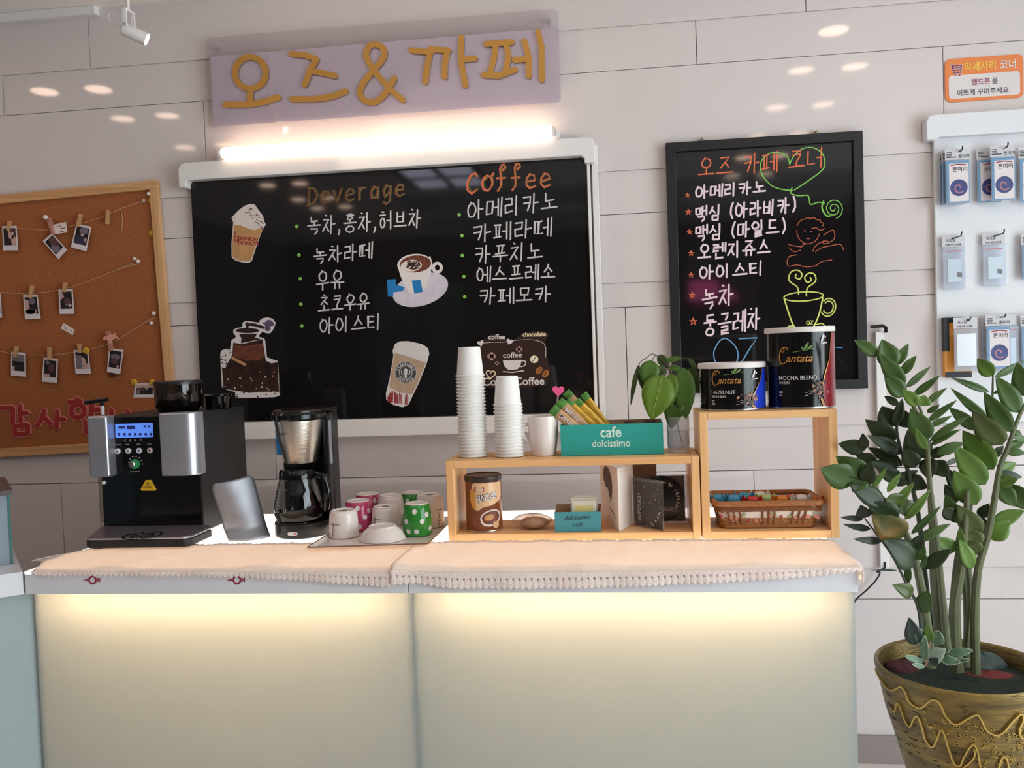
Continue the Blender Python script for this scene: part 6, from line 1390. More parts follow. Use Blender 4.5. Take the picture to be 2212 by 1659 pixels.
wrap([(-.036, .110), (-.038, .082), (-.030, .062), (-.020, .055), (-.024, .075), (-.022, .110)], mat('print_amber', (206, 148, 70), rough=0.25), 'amber_swoosh', 0.0008, 10)
wrap(circ(.018, .036, .030, 24, .021, tilt=0.22), M_cream, 'cup_rim_print', 0.0008); wrap(circ(.018, .037, .025, 24, .0165, tilt=0.22), M_mbr, 'cocoa_print', 0.0012); wrap(circ(.012, .038, .013, 18, .008, tilt=0.22), M_tan, 'foam_print', 0.0016, 10)
b = MB(); b.prism(rrect(-.024, .002, .103, .117, .004), fc, 0.0009, 0.0003); b.build('brand_patch', M_rdp, t, world=True, smooth=0)
b = MB(); b.text('Nestle', lambda u, v, d: fc(-.0215 + u, .1065 + v, d), 0.0088, bold=0.01, d=0.0013); b.build('brand_lettering', M_pw, t, world=True, smooth=0)
for mm, bo, dd, nm in ((M_dbr, 0.07, 0.0010, 'title_outline'), (M_pw, 0.025, 0.0016, 'title_lettering')):
    b = MB(); b.text('맛쵸코', lambda u, v, d: fc(-.018 + u, .078 + v + u * .16, d), 0.0205, bold=bo, d=dd, sx=0.95); b.build(nm, mm, t, world=True, smooth=0)
wrap(circ(.030, .018, .010, 16, .009), mat('print_biscuit', (214, 168, 128), rough=0.3), 'biscuit_print', 0.0018, 10)
M_bag = glass('clear_bag', tint=(244, 238, 232), gloss=1.0, rough=0.12, solid=0.18, body=(226, 200, 180))
p = A(1150, 1145, -0.70)
t = thing('wrapped_pastry', 'pale brown pastry wrapped in clear film, lying beside the cocoa tin', 'pastry', (p.x, -0.68, FZ))
def blobf(cx0, cy0, cz0, rx, ry, rz, sd, amp, nu=28, nv=14):
    rn = random.Random(sd); ph = [rn.uniform(0, 6) for _ in range(6)]
    def g(u, v):
        a = u * 2 * PI; q = (v - 0.5) * PI * 0.998; k = 1 + amp * (math.sin(3 * a + ph[0]) + .7 * math.sin(5 * a + 4 * q + ph[1]) + .5 * math.sin(9 * a - 7 * q + ph[2]))
        z = max(-.999, math.sin(q)); return Vector((cx0 + rx * k * math.cos(q) * math.cos(a), cy0 + ry * k * math.cos(q) * math.sin(a), cz0 + rz * (1 + amp * math.sin(7 * a + ph[3])) * (z if z > 0 else z * .98)))
    return g
MB().grid(28, 14, blobf(p.x + 0.004, -0.686, FZ + 0.0155, 0.036, 0.028, 0.0145, 1, 0.05)).build('pastry', mat('pastry_brown', (190, 150, 124), rough=0.7, var=0.2, vscale=50), t, world=True, smooth=80)
MB().grid(40, 18, blobf(p.x, -0.688, FZ + 0.0195, 0.050, 0.036, 0.0185, 2, 0.055)).build('film_wrap', M_bag, t, world=True, smooth=25)
sx0_, sx1_ = A(1198, 1120, -0.735).x, A(1298, 1120, -0.735).x; sh = A(1248, 1106, -0.735).z - FZ
t = thing('tea_box', 'small teal box with handwritten lettering, holding white tea sachets inside the low shelf', 'box', ((sx0_ + sx1_) / 2, -0.7, FZ)); M_teal2 = mat('blue_teal_card', (74, 150, 160), rough=0.6)
part('front_panel', MB().box(sx0_, sx1_, -0.735, -0.733, FZ + 0.0005, FZ + sh), M_teal2, t, smooth=0); part('back_panel', MB().box(sx0_, sx1_, -0.677, -0.675, FZ + 0.0005, FZ + sh + 0.01), M_card, t, smooth=0)
for xa in (sx0_, sx1_ - 0.002): part('side_panel', MB().box(xa, xa + 0.002, -0.733, -0.677, FZ + 0.0005, FZ + sh), M_card, t, smooth=0)
part('bottom', MB().box(sx0_ + .002, sx1_ - .002, -0.733, -0.677, FZ + 0.0005, FZ + 0.002), M_card, t, smooth=0)
b = MB(); b.text('dolcissimo', lambda u, v, d: Vector(((sx0_ + sx1_) / 2 + u, -0.735 - d, FZ + 0.030 + v + u * .06)), 0.0175, align='CENTER', d=0.0006, shear=0.15, sx=0.9); b.text('café', lambda u, v, d: Vector(((sx0_ + sx1_) / 2 + u, -0.735 - d, FZ + 0.013 + v)), 0.0155, align='CENTER', d=0.0006, shear=0.15)
part('lettering', b, M_ink, t, smooth=0)
for k, (xo, yo, zo) in enumerate(((0.0, -0.716, 0.0), (-0.004, -0.706, 0.006), (0.004, -0.696, 0.010))):
    xa = A(1235, 1090, -0.71).x + xo; zt_ = A(1260, 1081, -0.71).z + zo
    t = thing('tea_sachet', ['white tea sachet with pale yellow panel, frontmost in the small teal box', 'white tea sachet in the middle of the small teal box', 'white tea sachet at the back of the small teal box, standing highest'][k], 'tea sachet', (xa, yo, FZ + 0.003), 0, 'tea sachets in the small teal box')
    MB().box(xa, xa + 0.062, yo, yo + 0.005, FZ + 0.003, zt_).build('paper', mat('cream_paper', (228, 222, 206), rough=0.6), t, world=True, smooth=0, bevel=0.0015)
    MB().box(xa + 0.008, xa + 0.054, yo - 0.0006, yo + 0.001, FZ + 0.02, zt_ - 0.012).build('yellow_panel', mat('pale_yellow_print', (228, 212, 140), rough=0.6), t, world=True, smooth=0)
# folded greeting card
fx = A(1336, 1090, -0.742).x; t = thing('greeting_card', 'white folded card with an ink portrait, standing beside the small teal box', 'card', (fx, -0.70, FZ)); ch = 0.158
Lb = A(1298, 1080, -0.600).x; Rb = A(1362, 1080, -0.640).x
def leafp(P0, P1, nm, m_, w_=0.0012): 
    d = (Vector(P1) - Vector(P0)).normalized(); nn = Vector((-d.y, d.x)) * w_
    return MB().hexa([(P0[0], P0[1], FZ + .0005), (P1[0], P1[1], FZ + .0005), (P1[0] + nn.x, P1[1] + nn.y, FZ + .0005), (P0[0] + nn.x, P0[1] + nn.y, FZ + .0005), (P0[0], P0[1], FZ + ch), (P1[0], P1[1], FZ + ch), (P1[0] + nn.x, P1[1] + nn.y, FZ + ch), (P0[0] + nn.x, P0[1] + nn.y, FZ + ch)]).build(nm, m_, t, world=True, smooth=0)
M_cardp = mat('ivory_card', (232, 218, 208), rough=0.6)
leafp((Lb, -0.600), (fx, -0.742), 'front_leaf', M_cardp); leafp((fx + 0.0004, -0.742), (Rb + 0.008, -0.640), 'back_leaf', M_cardp)
U = Vector((fx - Lb, -0.142, 0)); wl = U.length; fl = onface((Lb, -0.600, FZ), U, (0, 0, 1)); b = MB()
b.prism([(x * wl, z_) for x, z_ in smooth_path([(.30, .150), (.22, .140), (.20, .120), (.28, .108), (.33, .098), (.40, .100), (.46, .092), (.56, .075), (.60, .066), (.66, .088), (.68, .115), (.60, .138), (.45, .152)], 3, True)], fl, 0.0006, 0.0)
for L in ([(.55, .09), (.50, .07), (.52, .062)], [(.5, .05), (.6, .042), (.72, .040)], [(.62, .046), (.78, .034), (.82, .028)]): b.stroke([(x * wl, z_) for x, z_ in L], 0.0012, fl, 0.0006, 0.0)
b.build('ink_portrait', mat('sepia_ink', (86, 64, 58), rough=0.7), t, world=True, smooth=0)
# grey album sleeve at the back
sa, sb_ = A(1352, 1050, -0.585).x, A(1419, 1050, -0.585).x
tag(MB().box(sa, sb_, -0.587, -0.581, FZ + 0.0005, FZ + 0.164).build('album_sleeve', mat('taupe_sleeve', (150, 130, 116), rough=0.6, var=0.1, vscale=20), smooth=0, loc=(sa, -0.585, FZ)), 'plain taupe album sleeve standing behind the disc case', 'album sleeve')
# open disc case
t = thing('disc_case', 'open clear disc case with a black disc, standing at the right inside the low shelf', 'disc case', (0.10, -0.66, FZ))
yd = -0.632; x0, x1 = A(1372, 1080, yd).x, A(1487, 1080, yd).x; dh = 0.124; FD = FZ + 0.0005
M_cs = glass('case_plastic', tint=(228, 226, 228), gloss=1.0, solid=0.12, body=(190, 184, 186))
M_inl = mat('grey_collage_print', (96, 88, 86), rough=0.4, var=0.6, vscale=110)
part('tray_half', MB().box(x0, x1, yd, yd + 0.006, FD, FD + dh), M_cs, t, smooth=0)
part('inlay_print', MB().box(x0 + .004, x1 - .009, yd - 0.0008, yd - 0.0002, FD + .003, FD + dh - .003), M_inl, t, smooth=0)
dc = A(1429, 1083, yd - 0.004); dc.z = FD + 0.062
ds = part('disc', MB().lathe([(0.060, yd - 0.0010), (0.060, yd - 0.0024), (0.0085, yd - 0.0026)], (dc.x, 0, dc.z), 60, 'Y'), mat('black_disc', (22, 17, 17), rough=0.18), t)
fd = onwall(yd - 0.0027); b = MB()
rn = random.Random(4)
for a in [math.radians(q) for q in (75, 82, 60, 52, 30, 18, 8, -3, -14, -26, -34)]:
    b.prism(circ(dc.x + .043 * math.cos(a), dc.z + .043 * math.sin(a), rn.uniform(.003, .006), 8, rn.uniform(.0015, .003), tilt=a + rn.uniform(-.6, .6)), fd, 0.0005, 0.0)
b.text('CHABLE', lambda u, v, d: Vector((dc.x - .012 + u, yd - 0.0027 - d, dc.z - .033 + v)), 0.0165, bold=0.01, d=0.0005, sx=0.86); b.text('UNTOU', lambda u, v, d: Vector((dc.x - .05 + u, yd - 0.0027 - d, dc.z - .033 + v)), 0.0165, bold=0.01, d=0.0005, sx=0.7)
b.build('disc_print', mat('print_pale_grey', (196, 186, 184), rough=0.4), ds, world=True, smooth=0)
c0, c1 = Vector((A(1367, 1090, -0.660).x, -0.660)), Vector((A(1425, 1100, -0.738).x, -0.738)); dd_ = (c1 - c0).normalized(); c1 = c0 + dd_ * 0.112; nn = Vector((-dd_.y, dd_.x))
q4 = lambda a0, a1, e0, e1, z0_, z1_: [(c0.x + dd_.x * a + nn.x * e, c0.y + dd_.y * a + nn.y * e, z_) for z_ in (z0_, z1_) for a, e in ((a0, e0), (a1, e0), (a1, e1), (a0, e1))]
part('cover_half', MB().hexa(q4(0, .112, 0, .004, FD, FD + dh)), M_cs, t, smooth=0)
part('cover_print', MB().hexa(q4(.012, .111, -.0008, -.0002, FD + .003, FD + dh - .008)), mat('dark_cover_print', (74, 66, 64), rough=0.3, var=0.35, vscale=30), t, smooth=0)
fv = onface((c0.x - nn.x * .0009, c0.y - nn.y * .0009, FD), (dd_.x, dd_.y, 0), (0, 0, 1), (-nn.x, -nn.y, 0)); b = MB()
b.text('UNTOUCH', lambda u, v, d: fv(.022 - v + .010, .010 + u, d), 0.0175, bold=0.012, d=0.0006, sx=0.86)
for k in range(16): 
    q = rn.uniform(0, 1); b.prism(circ(.050 + q * .058, .006 + q * q * .045 + rn.uniform(-.004, .004), rn.uniform(.001, .0045), 7, rn.uniform(.001, .003), tilt=rn.uniform(0, 3)), fv, 0.0006, 0.0)
for k in range(14): b.prism(circ(rn.uniform(.03, .105), rn.uniform(.05, .112), rn.uniform(.0006, .002), 6), fv, 0.0006, 0.0)
part('cover_lettering', b, MATS['print_pale_grey'], t, smooth=0)

# ------------------------------------------------------------------ wicker basket with sweets
gx0, gx1 = A(1537, 1100, -0.735).x, A(1787, 1100, -0.735).x; bcx = (gx0 + gx1) / 2; bcy = -0.651
M_wick = mat('wicker', (170, 112, 66), rough=0.6, var=0.3, vscale=160); M_wickd = mat('dark_wicker', (132, 82, 48), rough=0.6, var=0.3, vscale=160)
t = thing('wicker_basket', 'rectangular wicker basket with a floral cloth liner, in the tall shelf', 'basket', (bcx, bcy, FZ))
HW, HD = (gx1 - gx0) / 2 - 0.0095, 0.084; BH = A(1660, 1088, bcy - HD).z - FZ; BZ = BH / 0.098
def loop(k, z, hw=None, hd=None, n=6):
    hw = hw or HW * (0.86 + 0.14 * k); hd = hd or HD * (0.80 + 0.2 * k)
    return [(bcx + u, bcy + v, z) for u, v in rrect(-hw, hw, -hd, hd, 0.018, n)]
def ringtube(m, k, z, r_): L = loop(k, z); m.tube(L + L[:2], r_, 8); return m
b = MB(); L = loop(1.0, FZ + BH)
b.tube(L + L[:2], 0.0075, 10); part('wrapped_rim', b, M_wick, t)
b = MB()
for i, z in enumerate((0.083 * BZ, 0.077 * BZ, 0.071 * BZ)):
    Lp = loop(.93 - .04 * i, FZ + z); LL = []
    for j, q in enumerate(Lp + Lp[:1]): LL.append((q[0], q[1] + 0.0015 * math.sin(j * 2.1 + i * 2), q[2] + 0.0022 * math.sin(j * 1.7 + i * 2)))
    b.tube(LL, 0.0030, 6)
part('upper_weave', b, M_wickd, t)
b = MB()
for i, z in enumerate((0.024, 0.018, 0.012)): ringtube(b, .25 - .06 * i, FZ + z, 0.0034)
part('lower_weave', b, M_wick, t)
b = MB(); L = loop(0.0, FZ + 0.0055); b.tube(L + L[:2], 0.0050, 8); b.prism([(q[0], q[1]) for q in L], fz, FZ + 0.008, FZ + 0.003); part('base_rim', b, M_wick, t)
def liner(k):
    def g(u, v):
        Lp = loop(.15 + .60 * v, 0, n=10); i = u * len(Lp); j = int(i) % len(Lp); q0, q1 = Vector(Lp[j]), Vector(Lp[(j + 1) % len(Lp)]); p = q0.lerp(q1, i - int(i))
        c = Vector((bcx, bcy, 0)); s = 0.965 + 0.028 * math.sin(u * 44); p = c + (p - c) * s; p.z = FZ + (0.020 + v * 0.050) * BZ + 0.003 * math.sin(u * 50) * v; return p
    return g
part('cloth_liner', MB().grid(176, 6, liner(0)), mat('floral_cotton', (236, 228, 220), rough=0.9), t, smooth=80, fixn=False)
b = MB(); rn = random.Random(21); Wl = HW * .93
yfr = lambda z: bcy - HD * (0.80 + 0.2 * (.15 + .60 * (z / BZ - .02) / .05)) - 0.0018
for k in range(15):
    u = -Wl + 2 * Wl * (k + .5) / 15 + rn.uniform(-.004, .004); z_ = rn.uniform(.030, .062) * BZ
    fl2 = lambda uu, vv, d: Vector((bcx + uu, yfr(vv) - d, FZ + vv))
    b.use(rn.choice([0, 0, 1, 2])).prism(circ(u, z_, rn.uniform(.004, .0075), 9, rn.uniform(.003, .006), tilt=rn.uniform(0, 3)), fl2, 0.0008, -0.0012)
    b.use(2).stroke([(u + .003, z_ - .004), (u + .008, z_ - .012)], 0.0014, fl2, 0.0006, -0.0008)
part('floral_print', b, [mat('print_salmon', (216, 140, 122), rough=0.8), mat('print_rose_red', (176, 62, 80), rough=0.8), mat('print_sage', (160, 176, 124), rough=0.8)], t, smooth=0)
Lp0, Lp1 = loop(.05, FZ + 0.008, n=1), loop(.98, FZ + BH, n=1)
for u in (-.80, -.69, -.57, -.12, 0.0, .11, .47, .60, .72):
    xk0, xk1 = bcx + u * HW * .88, bcx + u * HW
    MB().tube([(xk0, bcy - HD * .83, FZ + 0.010), (xk0 * .5 + xk1 * .5, bcy - HD * .925, FZ + 0.055 * BZ), (xk1, bcy - HD * .985, FZ + BH - 0.004)], 0.0030, 8).build('stake', M_wickd, t, world=True)
for u in (-.85, -.7, -.55, -.38, -.2, -.02, .16, .34, .5, .66, .8):
    MB().tube([(bcx + u * HW * .88, bcy + HD * .82, FZ + 0.010), (bcx + u * HW, bcy + HD * .985, FZ + BH - 0.004)], 0.0026, 6).build('stake', M_wickd, t, world=True)
def candy(label, px, py, y, col, wrapped=True, s=1.0):
    p = A(px, py + 3, y); m_ = mat('sweet_' + col[0], col[1], rough=0.25); z = p.z
    t = thing('wrapped_sweet', label, 'sweet', (p.x, y, z - 0.008 * s), 0, 'sweets in the wicker basket')
    b = MB(); b.lathe([(0.003, -0.013 * s), (0.008 * s, -0.010 * s), (0.0095 * s, 0.0), (0.008 * s, 0.010 * s), (0.003, 0.013 * s)], (p.x, y, z), 14, 'X'); b.build('sweet', m_, t, world=True)
    for sg_ in (-1, 1):
        b = MB(); n = 10; vs = [(p.x + sg_ * 0.012 * s, y, z)]
        for i in range(n + 1):
            a = -1.0 + 2.0 * i / n; vs.append((p.x + sg_ * (0.012 + 0.014 * math.cos(a)) * s, y + 0.003 * (-1) ** i, z + 0.013 * math.sin(a) * s))
        b.add(vs, [(0, i, i + 1) for i in range(1, n + 1)]); b.build('wrapper_twist', m_, t, world=True, smooth=0, solid=0.0006)
Bl = ('blue', (62, 140, 176)); Rd = ('red', (196, 56, 52)); Gn = ('green', (170, 190, 120)); Og = ('orange', (214, 126, 50)); Wt = ('clear', (222, 212, 204)); Mg = ('magenta', (196, 64, 84))
ybf = bcy - 0.030
candy('blue-wrapped sweet at the left end of the basket', 1552, 1073, ybf, Bl, s=1.15); candy('blue-wrapped sweet, second from the left in the basket', 1584, 1075, ybf - .008, Bl, s=1.2); candy('blue-wrapped sweet standing higher beside the red one', 1606, 1069, ybf + .02, Bl, s=1.1)
candy('bright red sweet right of the blue ones', 1625, 1076, ybf - .012, Rd, s=1.0); candy('pale green sweet in the middle of the basket', 1654, 1072, ybf, Gn, s=1.05); candy('orange sweet beside the pale green one', 1689, 1075, ybf - .006, Og, s=1.05)
candy('magenta and red sweet right of the middle of the basket', 1709, 1073, ybf + .012, Mg, s=1.05); candy('clear-wrapped sweet right of the magenta one', 1731, 1073, ybf - .010, Wt, s=1.05); candy('orange sweet at the right end of the basket', 1757, 1076, ybf + .002, Og, s=1.1)
candy('clear-wrapped sweet behind the red and green ones', 1641, 1066, ybf + .045, Wt, s=1.05)
b = MB()
tag(MB().grid(20, 4, lambda u, v: Vector((bcx + (u - .5) * HW * 1.6, bcy + (v - .5) * HD * 1.3, FZ + 0.050 * BZ + 0.004 * math.sin(u * 40) * math.cos(v * 9)))).build('sweet_filling', mat('sweet_mix', (170, 120, 90), rough=0.5, var=0.6, vscale=70, col2=(90, 130, 150)), smooth=80, solid=0.02, loc=(bcx, bcy, FZ + 0.04)), 'layer of small sweets filling the wicker basket below the top ones', 'sweets', None, 'stuff')
# ------------------------------------------------------------------ leaves
M_L = [mat('leaf_backlit', (50, 64, 34), rough=0.42, var=0.25, vscale=14), mat('leaf_mid', (74, 100, 46), rough=0.38, var=0.25, vscale=14),  # dark and bright tones paint backlit and lit leaves into the colour
       mat('leaf_lit', (102, 134, 56), rough=0.36, var=0.22, vscale=14), mat('leaf_yellowed', (140, 104, 46), rough=0.4, var=0.3, vscale=26, col2=(62, 80, 38)),
       mat('leaf_olive', (88, 100, 52), rough=0.35, var=0.25, vscale=16), mat('leaf_thin_grey_green', (74, 84, 72), rough=0.4, var=0.15, vscale=16)]
for m_ in M_L:      # light glows through the blades a little
    nt = m_.node_tree; bs = nt.nodes['Principled BSDF']; tl = nt.nodes.new('ShaderNodeBsdfTranslucent'); mx = nt.nodes.new('ShaderNodeMixShader'); mx.inputs[0].default_value = 0.22
    src = bs.inputs['Base Color'].links[0].from_socket; nt.links.new(src, tl.inputs[0]); nt.links.new(bs.outputs[0], mx.inputs[1]); nt.links.new(tl.outputs[0], mx.inputs[2]); nt.links.new(mx.outputs[0], nt.nodes['Material Output'].inputs[0])
def leaf_mesh(P0, P1, wd, tilt, fold=0.22, bend=0.06, tip=0.9, base=0.0, wave=0.0, nv=9):
    """pointed oval blade from P0 to P1 with a folded midrib, turned by tilt about its axis"""
    ax = P1 - P0; L = ax.length; ax = ax.normalized(); vw = (EYE - (P0 + P1) / 2).normalized()
    sd = ax.cross(vw).normalized(); sd = Matrix.Rotation(tilt, 3, ax) @ sd; nn = sd.cross(ax).normalized()
    b = MB()
    def g(u, v):
        s = 2 * u - 1; w_ = wd / 2 * (math.sin(PI * min(1, v ** 0.75)) ** tip if 0 < v < 1 else 0.0) + (base * wd / 2 * (1 - v) ** 3)
        p = P0 + ax * (L * v) + nn * (bend * L * math.sin(PI * v)) + sd * (w_ * s) + nn * (abs(s) * w_ * fold + wave * wd * math.sin(v * 22) * s)
        return p
    return b.grid(4, nv, g)
def stem_mesh(px, y0, y1, r0, r1, n=6):
    P = smooth_path(px, 5); m = len(P); pts = [A(p[0], p[1], y0 + (y1 - y0) * i / (m - 1)) for i, p in enumerate(P)]
    return MB().tube(pts, [r0 + (r1 - r0) * i / (m - 1) for i in range(m)], 9)

# ------------------------------------------------------------------ big plant in the gilded pot
PYC = -0.80; zr = 0.607
xl, xr = A(1894, 1433, PYC).x, A(2262, 1420, PYC).x; PXC, PR = (xl + xr) / 2, (xr - xl) / 2
plant = thing('potted_plant', 'tall glossy many-stemmed houseplant in a gold embossed pot, beside the counter', 'plant', (PXC, PYC, 0))
def potr_(z): return interp([(0.0, .112), (.03, .104), (.18, .100), (.33, .118), (.42, .142), (.50, .166), (.575, PR * .962), (.607, PR)], z)
M_goldpot = mat('aged_gold', (148, 122, 66), rough=0.38, metal=0.55, var=0.45, vscale=9, bump=0.5, bscale=60, stretch=(1, 1, 5), col2=(84, 72, 48))
M_goldhi = mat('bright_gold_relief', (198, 168, 92), rough=0.35, metal=0.6); M_goldlo = mat('dark_groove', (64, 50, 32), rough=0.6)
prof = [(potr_(z), z) for z in (0.0, .03, .10, .18, .26, .33, .38, .42, .46, .50, .54, .575)] + [(PR * .985, .588), (PR, .600), (PR, .607), (PR * .985, .611), (PR * .95, .607), (PR * .92, .590), (PR * .88, .55)]
pt = MB().lathe(prof, (PXC, PYC, 0), 72).build('pot', M_goldpot, plant, world=True)
SP = 332 / 1534.0
a_f = -PI / 2 - math.atan2(PXC, PYC - EYE.y)
def potpt(x, y, d):
    """a spot of the pot as seen in the close-up, laid onto its curved side"""
    u = max(-.985, min(.985, (x - 905) / 850.0)); yr = 575 + 200 * math.sqrt(1 - u * u); z = zr - 0.004 - (y - yr) * SP / 985.0
    k = (potr_(max(z, 0.05)) + d); q = math.asin(max(-1, min(1, (x - 905) / 850.0 * PR / potr_(max(z, .05)))))
    return Vector((PXC + k * math.cos(a_f + q), PYC + k * math.sin(a_f + q), z))
b = MB()
for L, w_ in (([(90, 720), (150, 800), (210, 862), (275, 868), (330, 820), (370, 790), (410, 850), (430, 920), (480, 970), (540, 985), (590, 930), (640, 868), (690, 862), (730, 920), (760, 1010), (820, 1080), (880, 1075), (950, 1010), (1030, 955), (1070, 1010), (1110, 1110), (1180, 1155), (1250, 1120), (1320, 1010), (1400, 915), (1420, 980), (1385, 1090), (1410, 1185), (1470, 1175), (1520, 1130)], 15),
              ([(240, 1080), (290, 1120), (320, 1000), (350, 1040), (400, 1190), (440, 1225), (470, 1150), (510, 1080), (550, 1180), (580, 1330), (640, 1400), (680, 1310), (720, 1180), (750, 1220), (790, 1400), (830, 1530), (880, 1550), (920, 1430), (990, 1285), (1030, 1350), (1050, 1520), (1070, 1659)], 14),
              ([(820, 1659), (900, 1580), (980, 1470), (1010, 1390), (1000, 1330)], 13), ([(1200, 1659), (1220, 1480), (1250, 1395), (1280, 1440), (1295, 1560), (1290, 1659)], 14)):
    b.stroke(smooth_path(L, 4), w_, potpt, 0.0045, -0.003)
b.build('drip_relief', M_goldhi, pt, world=True, smooth=0)
b = MB(); rn = random.Random(17)
for k in range(150):
    x = rn.uniform(180, 1560); y = rn.uniform(700, 1650); q = (x - 905) / 850
    if 900 + 120 * math.sin(x / 70) < y < 1350 and x > 500: continue
    b.stroke([(x, y), (x + rn.uniform(20, 46), y + rn.uniform(-4, 2))], 5.5, potpt, 0.0008, -0.002)
tag(b.build('cut_marks', M_goldlo, pt, world=True, smooth=0), kind='stuff')
b = MB(); b2 = MB()
for k in range(95):
    if k < 60: x, y = rn.uniform(1080, 1480), rn.uniform(1100, 1640)
    else: x, y = rn.uniform(560, 1100), rn.uniform(1010, 1330)
    r_ = rn.uniform(6, 17); rg = circ(x, y, r_, 10); b.stroke(rg + rg[:2], 5, potpt, 0.0022, -0.002); b2.prism(circ(x, y, r_ * .6, 8), potpt, 0.0006, -0.002)
tag(b.build('ring_relief', M_goldhi, pt, world=True, smooth=0), kind='stuff'); tag(b2.build('ring_holes', M_goldlo, pt, world=True, smooth=0), kind='stuff')
sz = 0.572
MB().lathe([(PR * .90, sz), (PR * .6, sz + 0.008), (0.002, sz + 0.012)], (PXC, PYC, 0), 40, cap0=False).build('soil', mat('dark_moss_soil', (30, 40, 30), rough=0.9, var=0.5, vscale=60, bump=1.0, bscale=90), plant, world=True)
def mound(px, py, rx, ry, rz, nm, m_, sd):
    p = Z(px, py, sz + 0.012); k = max(0.0, math.hypot(p.x - PXC, p.y - PYC) + max(rx, ry) - PR * .90)
    dd = Vector((PXC - p.x, PYC - p.y, 0)); p += dd.normalized() * k if dd.length > 1e-6 else dd
    MB().grid(26, 10, blobf(p.x, p.y, sz + 0.004, rx, ry, rz, sd, 0.07)).build(nm, m_, plant, world=True, smooth=80)
mound(1925, 1430, 0.042, 0.045, 0.014, 'red_gravel', mat('maroon_gravel', (92, 44, 50), rough=0.8, var=0.6, vscale=200, bump=1.0, bscale=260), 1)
mound(2135, 1455, 0.062, 0.028, 0.013, 'red_gravel', mat('red_gravel', (120, 44, 40), rough=0.8, var=0.5, vscale=200, bump=1.0, bscale=260), 2)
mound(2150, 1412, 0.055, 0.042, 0.032, 'mossy_stone', mat('mossy_stone', (58, 72, 68), rough=0.6, var=0.5, vscale=30, bump=0.6, bscale=60), 3)
ZM = {1: (1760, 720, .14468), 2: (1980, 740, .13867), 3: (1760, 920, .14468), 4: (1980, 930, .14464), 5: (1800, 1080, .14468), 6: (1960, 1100, .14466), 7: (1340, 750, .15067), 8: (1880, 1300, .21643)}
def zp(k, p): o = ZM[k]; return (o[0] + p[0] * o[2], o[1] + p[1] * o[2])
rl = random.Random(33)
def stems(name, path, y0, y1, r0, r1, leaves, m_=None):
    sm = stem_mesh(path, y0, y1, r0, r1).build('stem', m_ or M_stem, plant, world=True)
    ys, yt = path[0][1], path[-1][1]
    for (k, bp_, tp_, w_, tone) in leaves:
        B, T = zp(k, bp_), zp(k, tp_); s = max(0, min(1, (ys - B[1]) / (ys - yt))); y = y0 + (y1 - y0) * s
        P0 = A(B[0], B[1], y); P1 = A(T[0], T[1], y + rl.uniform(-.035, .02)); wd = w_ * ZM[k][2] / 800.0
        tl_ = rl.uniform(-.35, .35); leaf_mesh(P0, P1, wd / math.cos(tl_) * 1.06, tl_, fold=rl.uniform(.12, .3), bend=rl.uniform(-.02, .09)).build('leaf', M_L[tone], sm, world=True, smooth=80, solid=0.0009, fixn=False)
    return sm
M_stem = mat('green_stem', (92, 96, 66), rough=0.45, var=0.2, vscale=20); M_stemd = mat('dark_stem', (52, 60, 44), rough=0.5)
# tall one reaching over the dark board
stems('A', [(2030, 1425), (2016, 1250), (2012, 1120), (2004, 1000), (1985, 905), (1958, 850), (1935, 800), (1908, 768)], -0.80, -0.80, 0.0085, 0.0025, [
    (1, (960, 330), (585, 95), 165, 1), (1, (1150, 520), (1000, 85), 270, 1), (1, (1210, 480), (1400, 150), 120, 1), (1, (1290, 620), (1520, 330), 115, 1), (1, (1330, 800), (960, 300), 215, 1),
    (1, (1330, 950), (1035, 600), 220, 1), (1, (1360, 810), (1735, 490), 85, 1), (1, (1470, 930), (1870, 630), 95, 1), (1, (1250, 1070), (1035, 935), 95, 0), (3, (1640, 480), (1380, 60), 330, 0), (3, (1500, 620), (1340, 330), 220, 0),
    (3, (1700, 470), (1720, 820), 210, 0), (4, (180, 380), (560, 250), 130, 0), (4, (250, 460), (480, 700), 210, 0)])
stems('B', [(2050, 1430), (2035, 1280), (2022, 1150), (2008, 1040), (2003, 960), (1990, 890), (1978, 868)], -0.86, -0.88, 0.0085, 0.0025, [
    (1, (1560, 1080), (1300, 835), 150, 2), (1, (1590, 1080), (1640, 920), 190, 2), (1, (1690, 1600), (1430, 1120), 270, 1), (2, (110, 990), (475, 700), 80, 1), (2, (160, 1090), (362, 970), 70, 1), (2, (165, 1235), (632, 895), 85, 1),
    (2, (190, 1310), (550, 1140), 75, 1), (2, (195, 1540), (830, 1135), 90, 1), (2, (215, 1600), (692, 1350), 80, 1), (3, (1665, 350), (1500, 30), 110, 2), (4, (300, 350), (720, 180), 130, 1), (4, (430, 500), (620, 420), 60, 0)])
stems('C', [(2022, 1420), (2000, 1260), (1985, 1120), (1962, 1020), (1950, 985), (1937, 930), (1945, 890), (1952, 870)], -0.78, -0.76, 0.0070, 0.0020, [
    (1, (1150, 1410), (1000, 1085), 260, 0), (1, (1180, 1390), (1310, 970), 140, 0), (1, (1210, 1590), (750, 1285), 235, 0), (1, (1400, 1410), (1310, 1130), 210, 0), (3, (1290, 410), (780, 140), 180, 0), (3, (1310, 595), (790, 320), 170, 0),
    (3, (1240, 700), (820, 530), 170, 0), (3, (1270, 770), (920, 640), 180, 0), (3, (1380, 810), (1690, 930), 210, 0), (3, (1150, 870), (1540, 660), 160, 0), (3, (930, 530), (600, 420), 160, 0), (3, (760, 350), (345, 265), 200, 0), (3, (745, 350), (715, 105), 120, 0)], M_stemd)
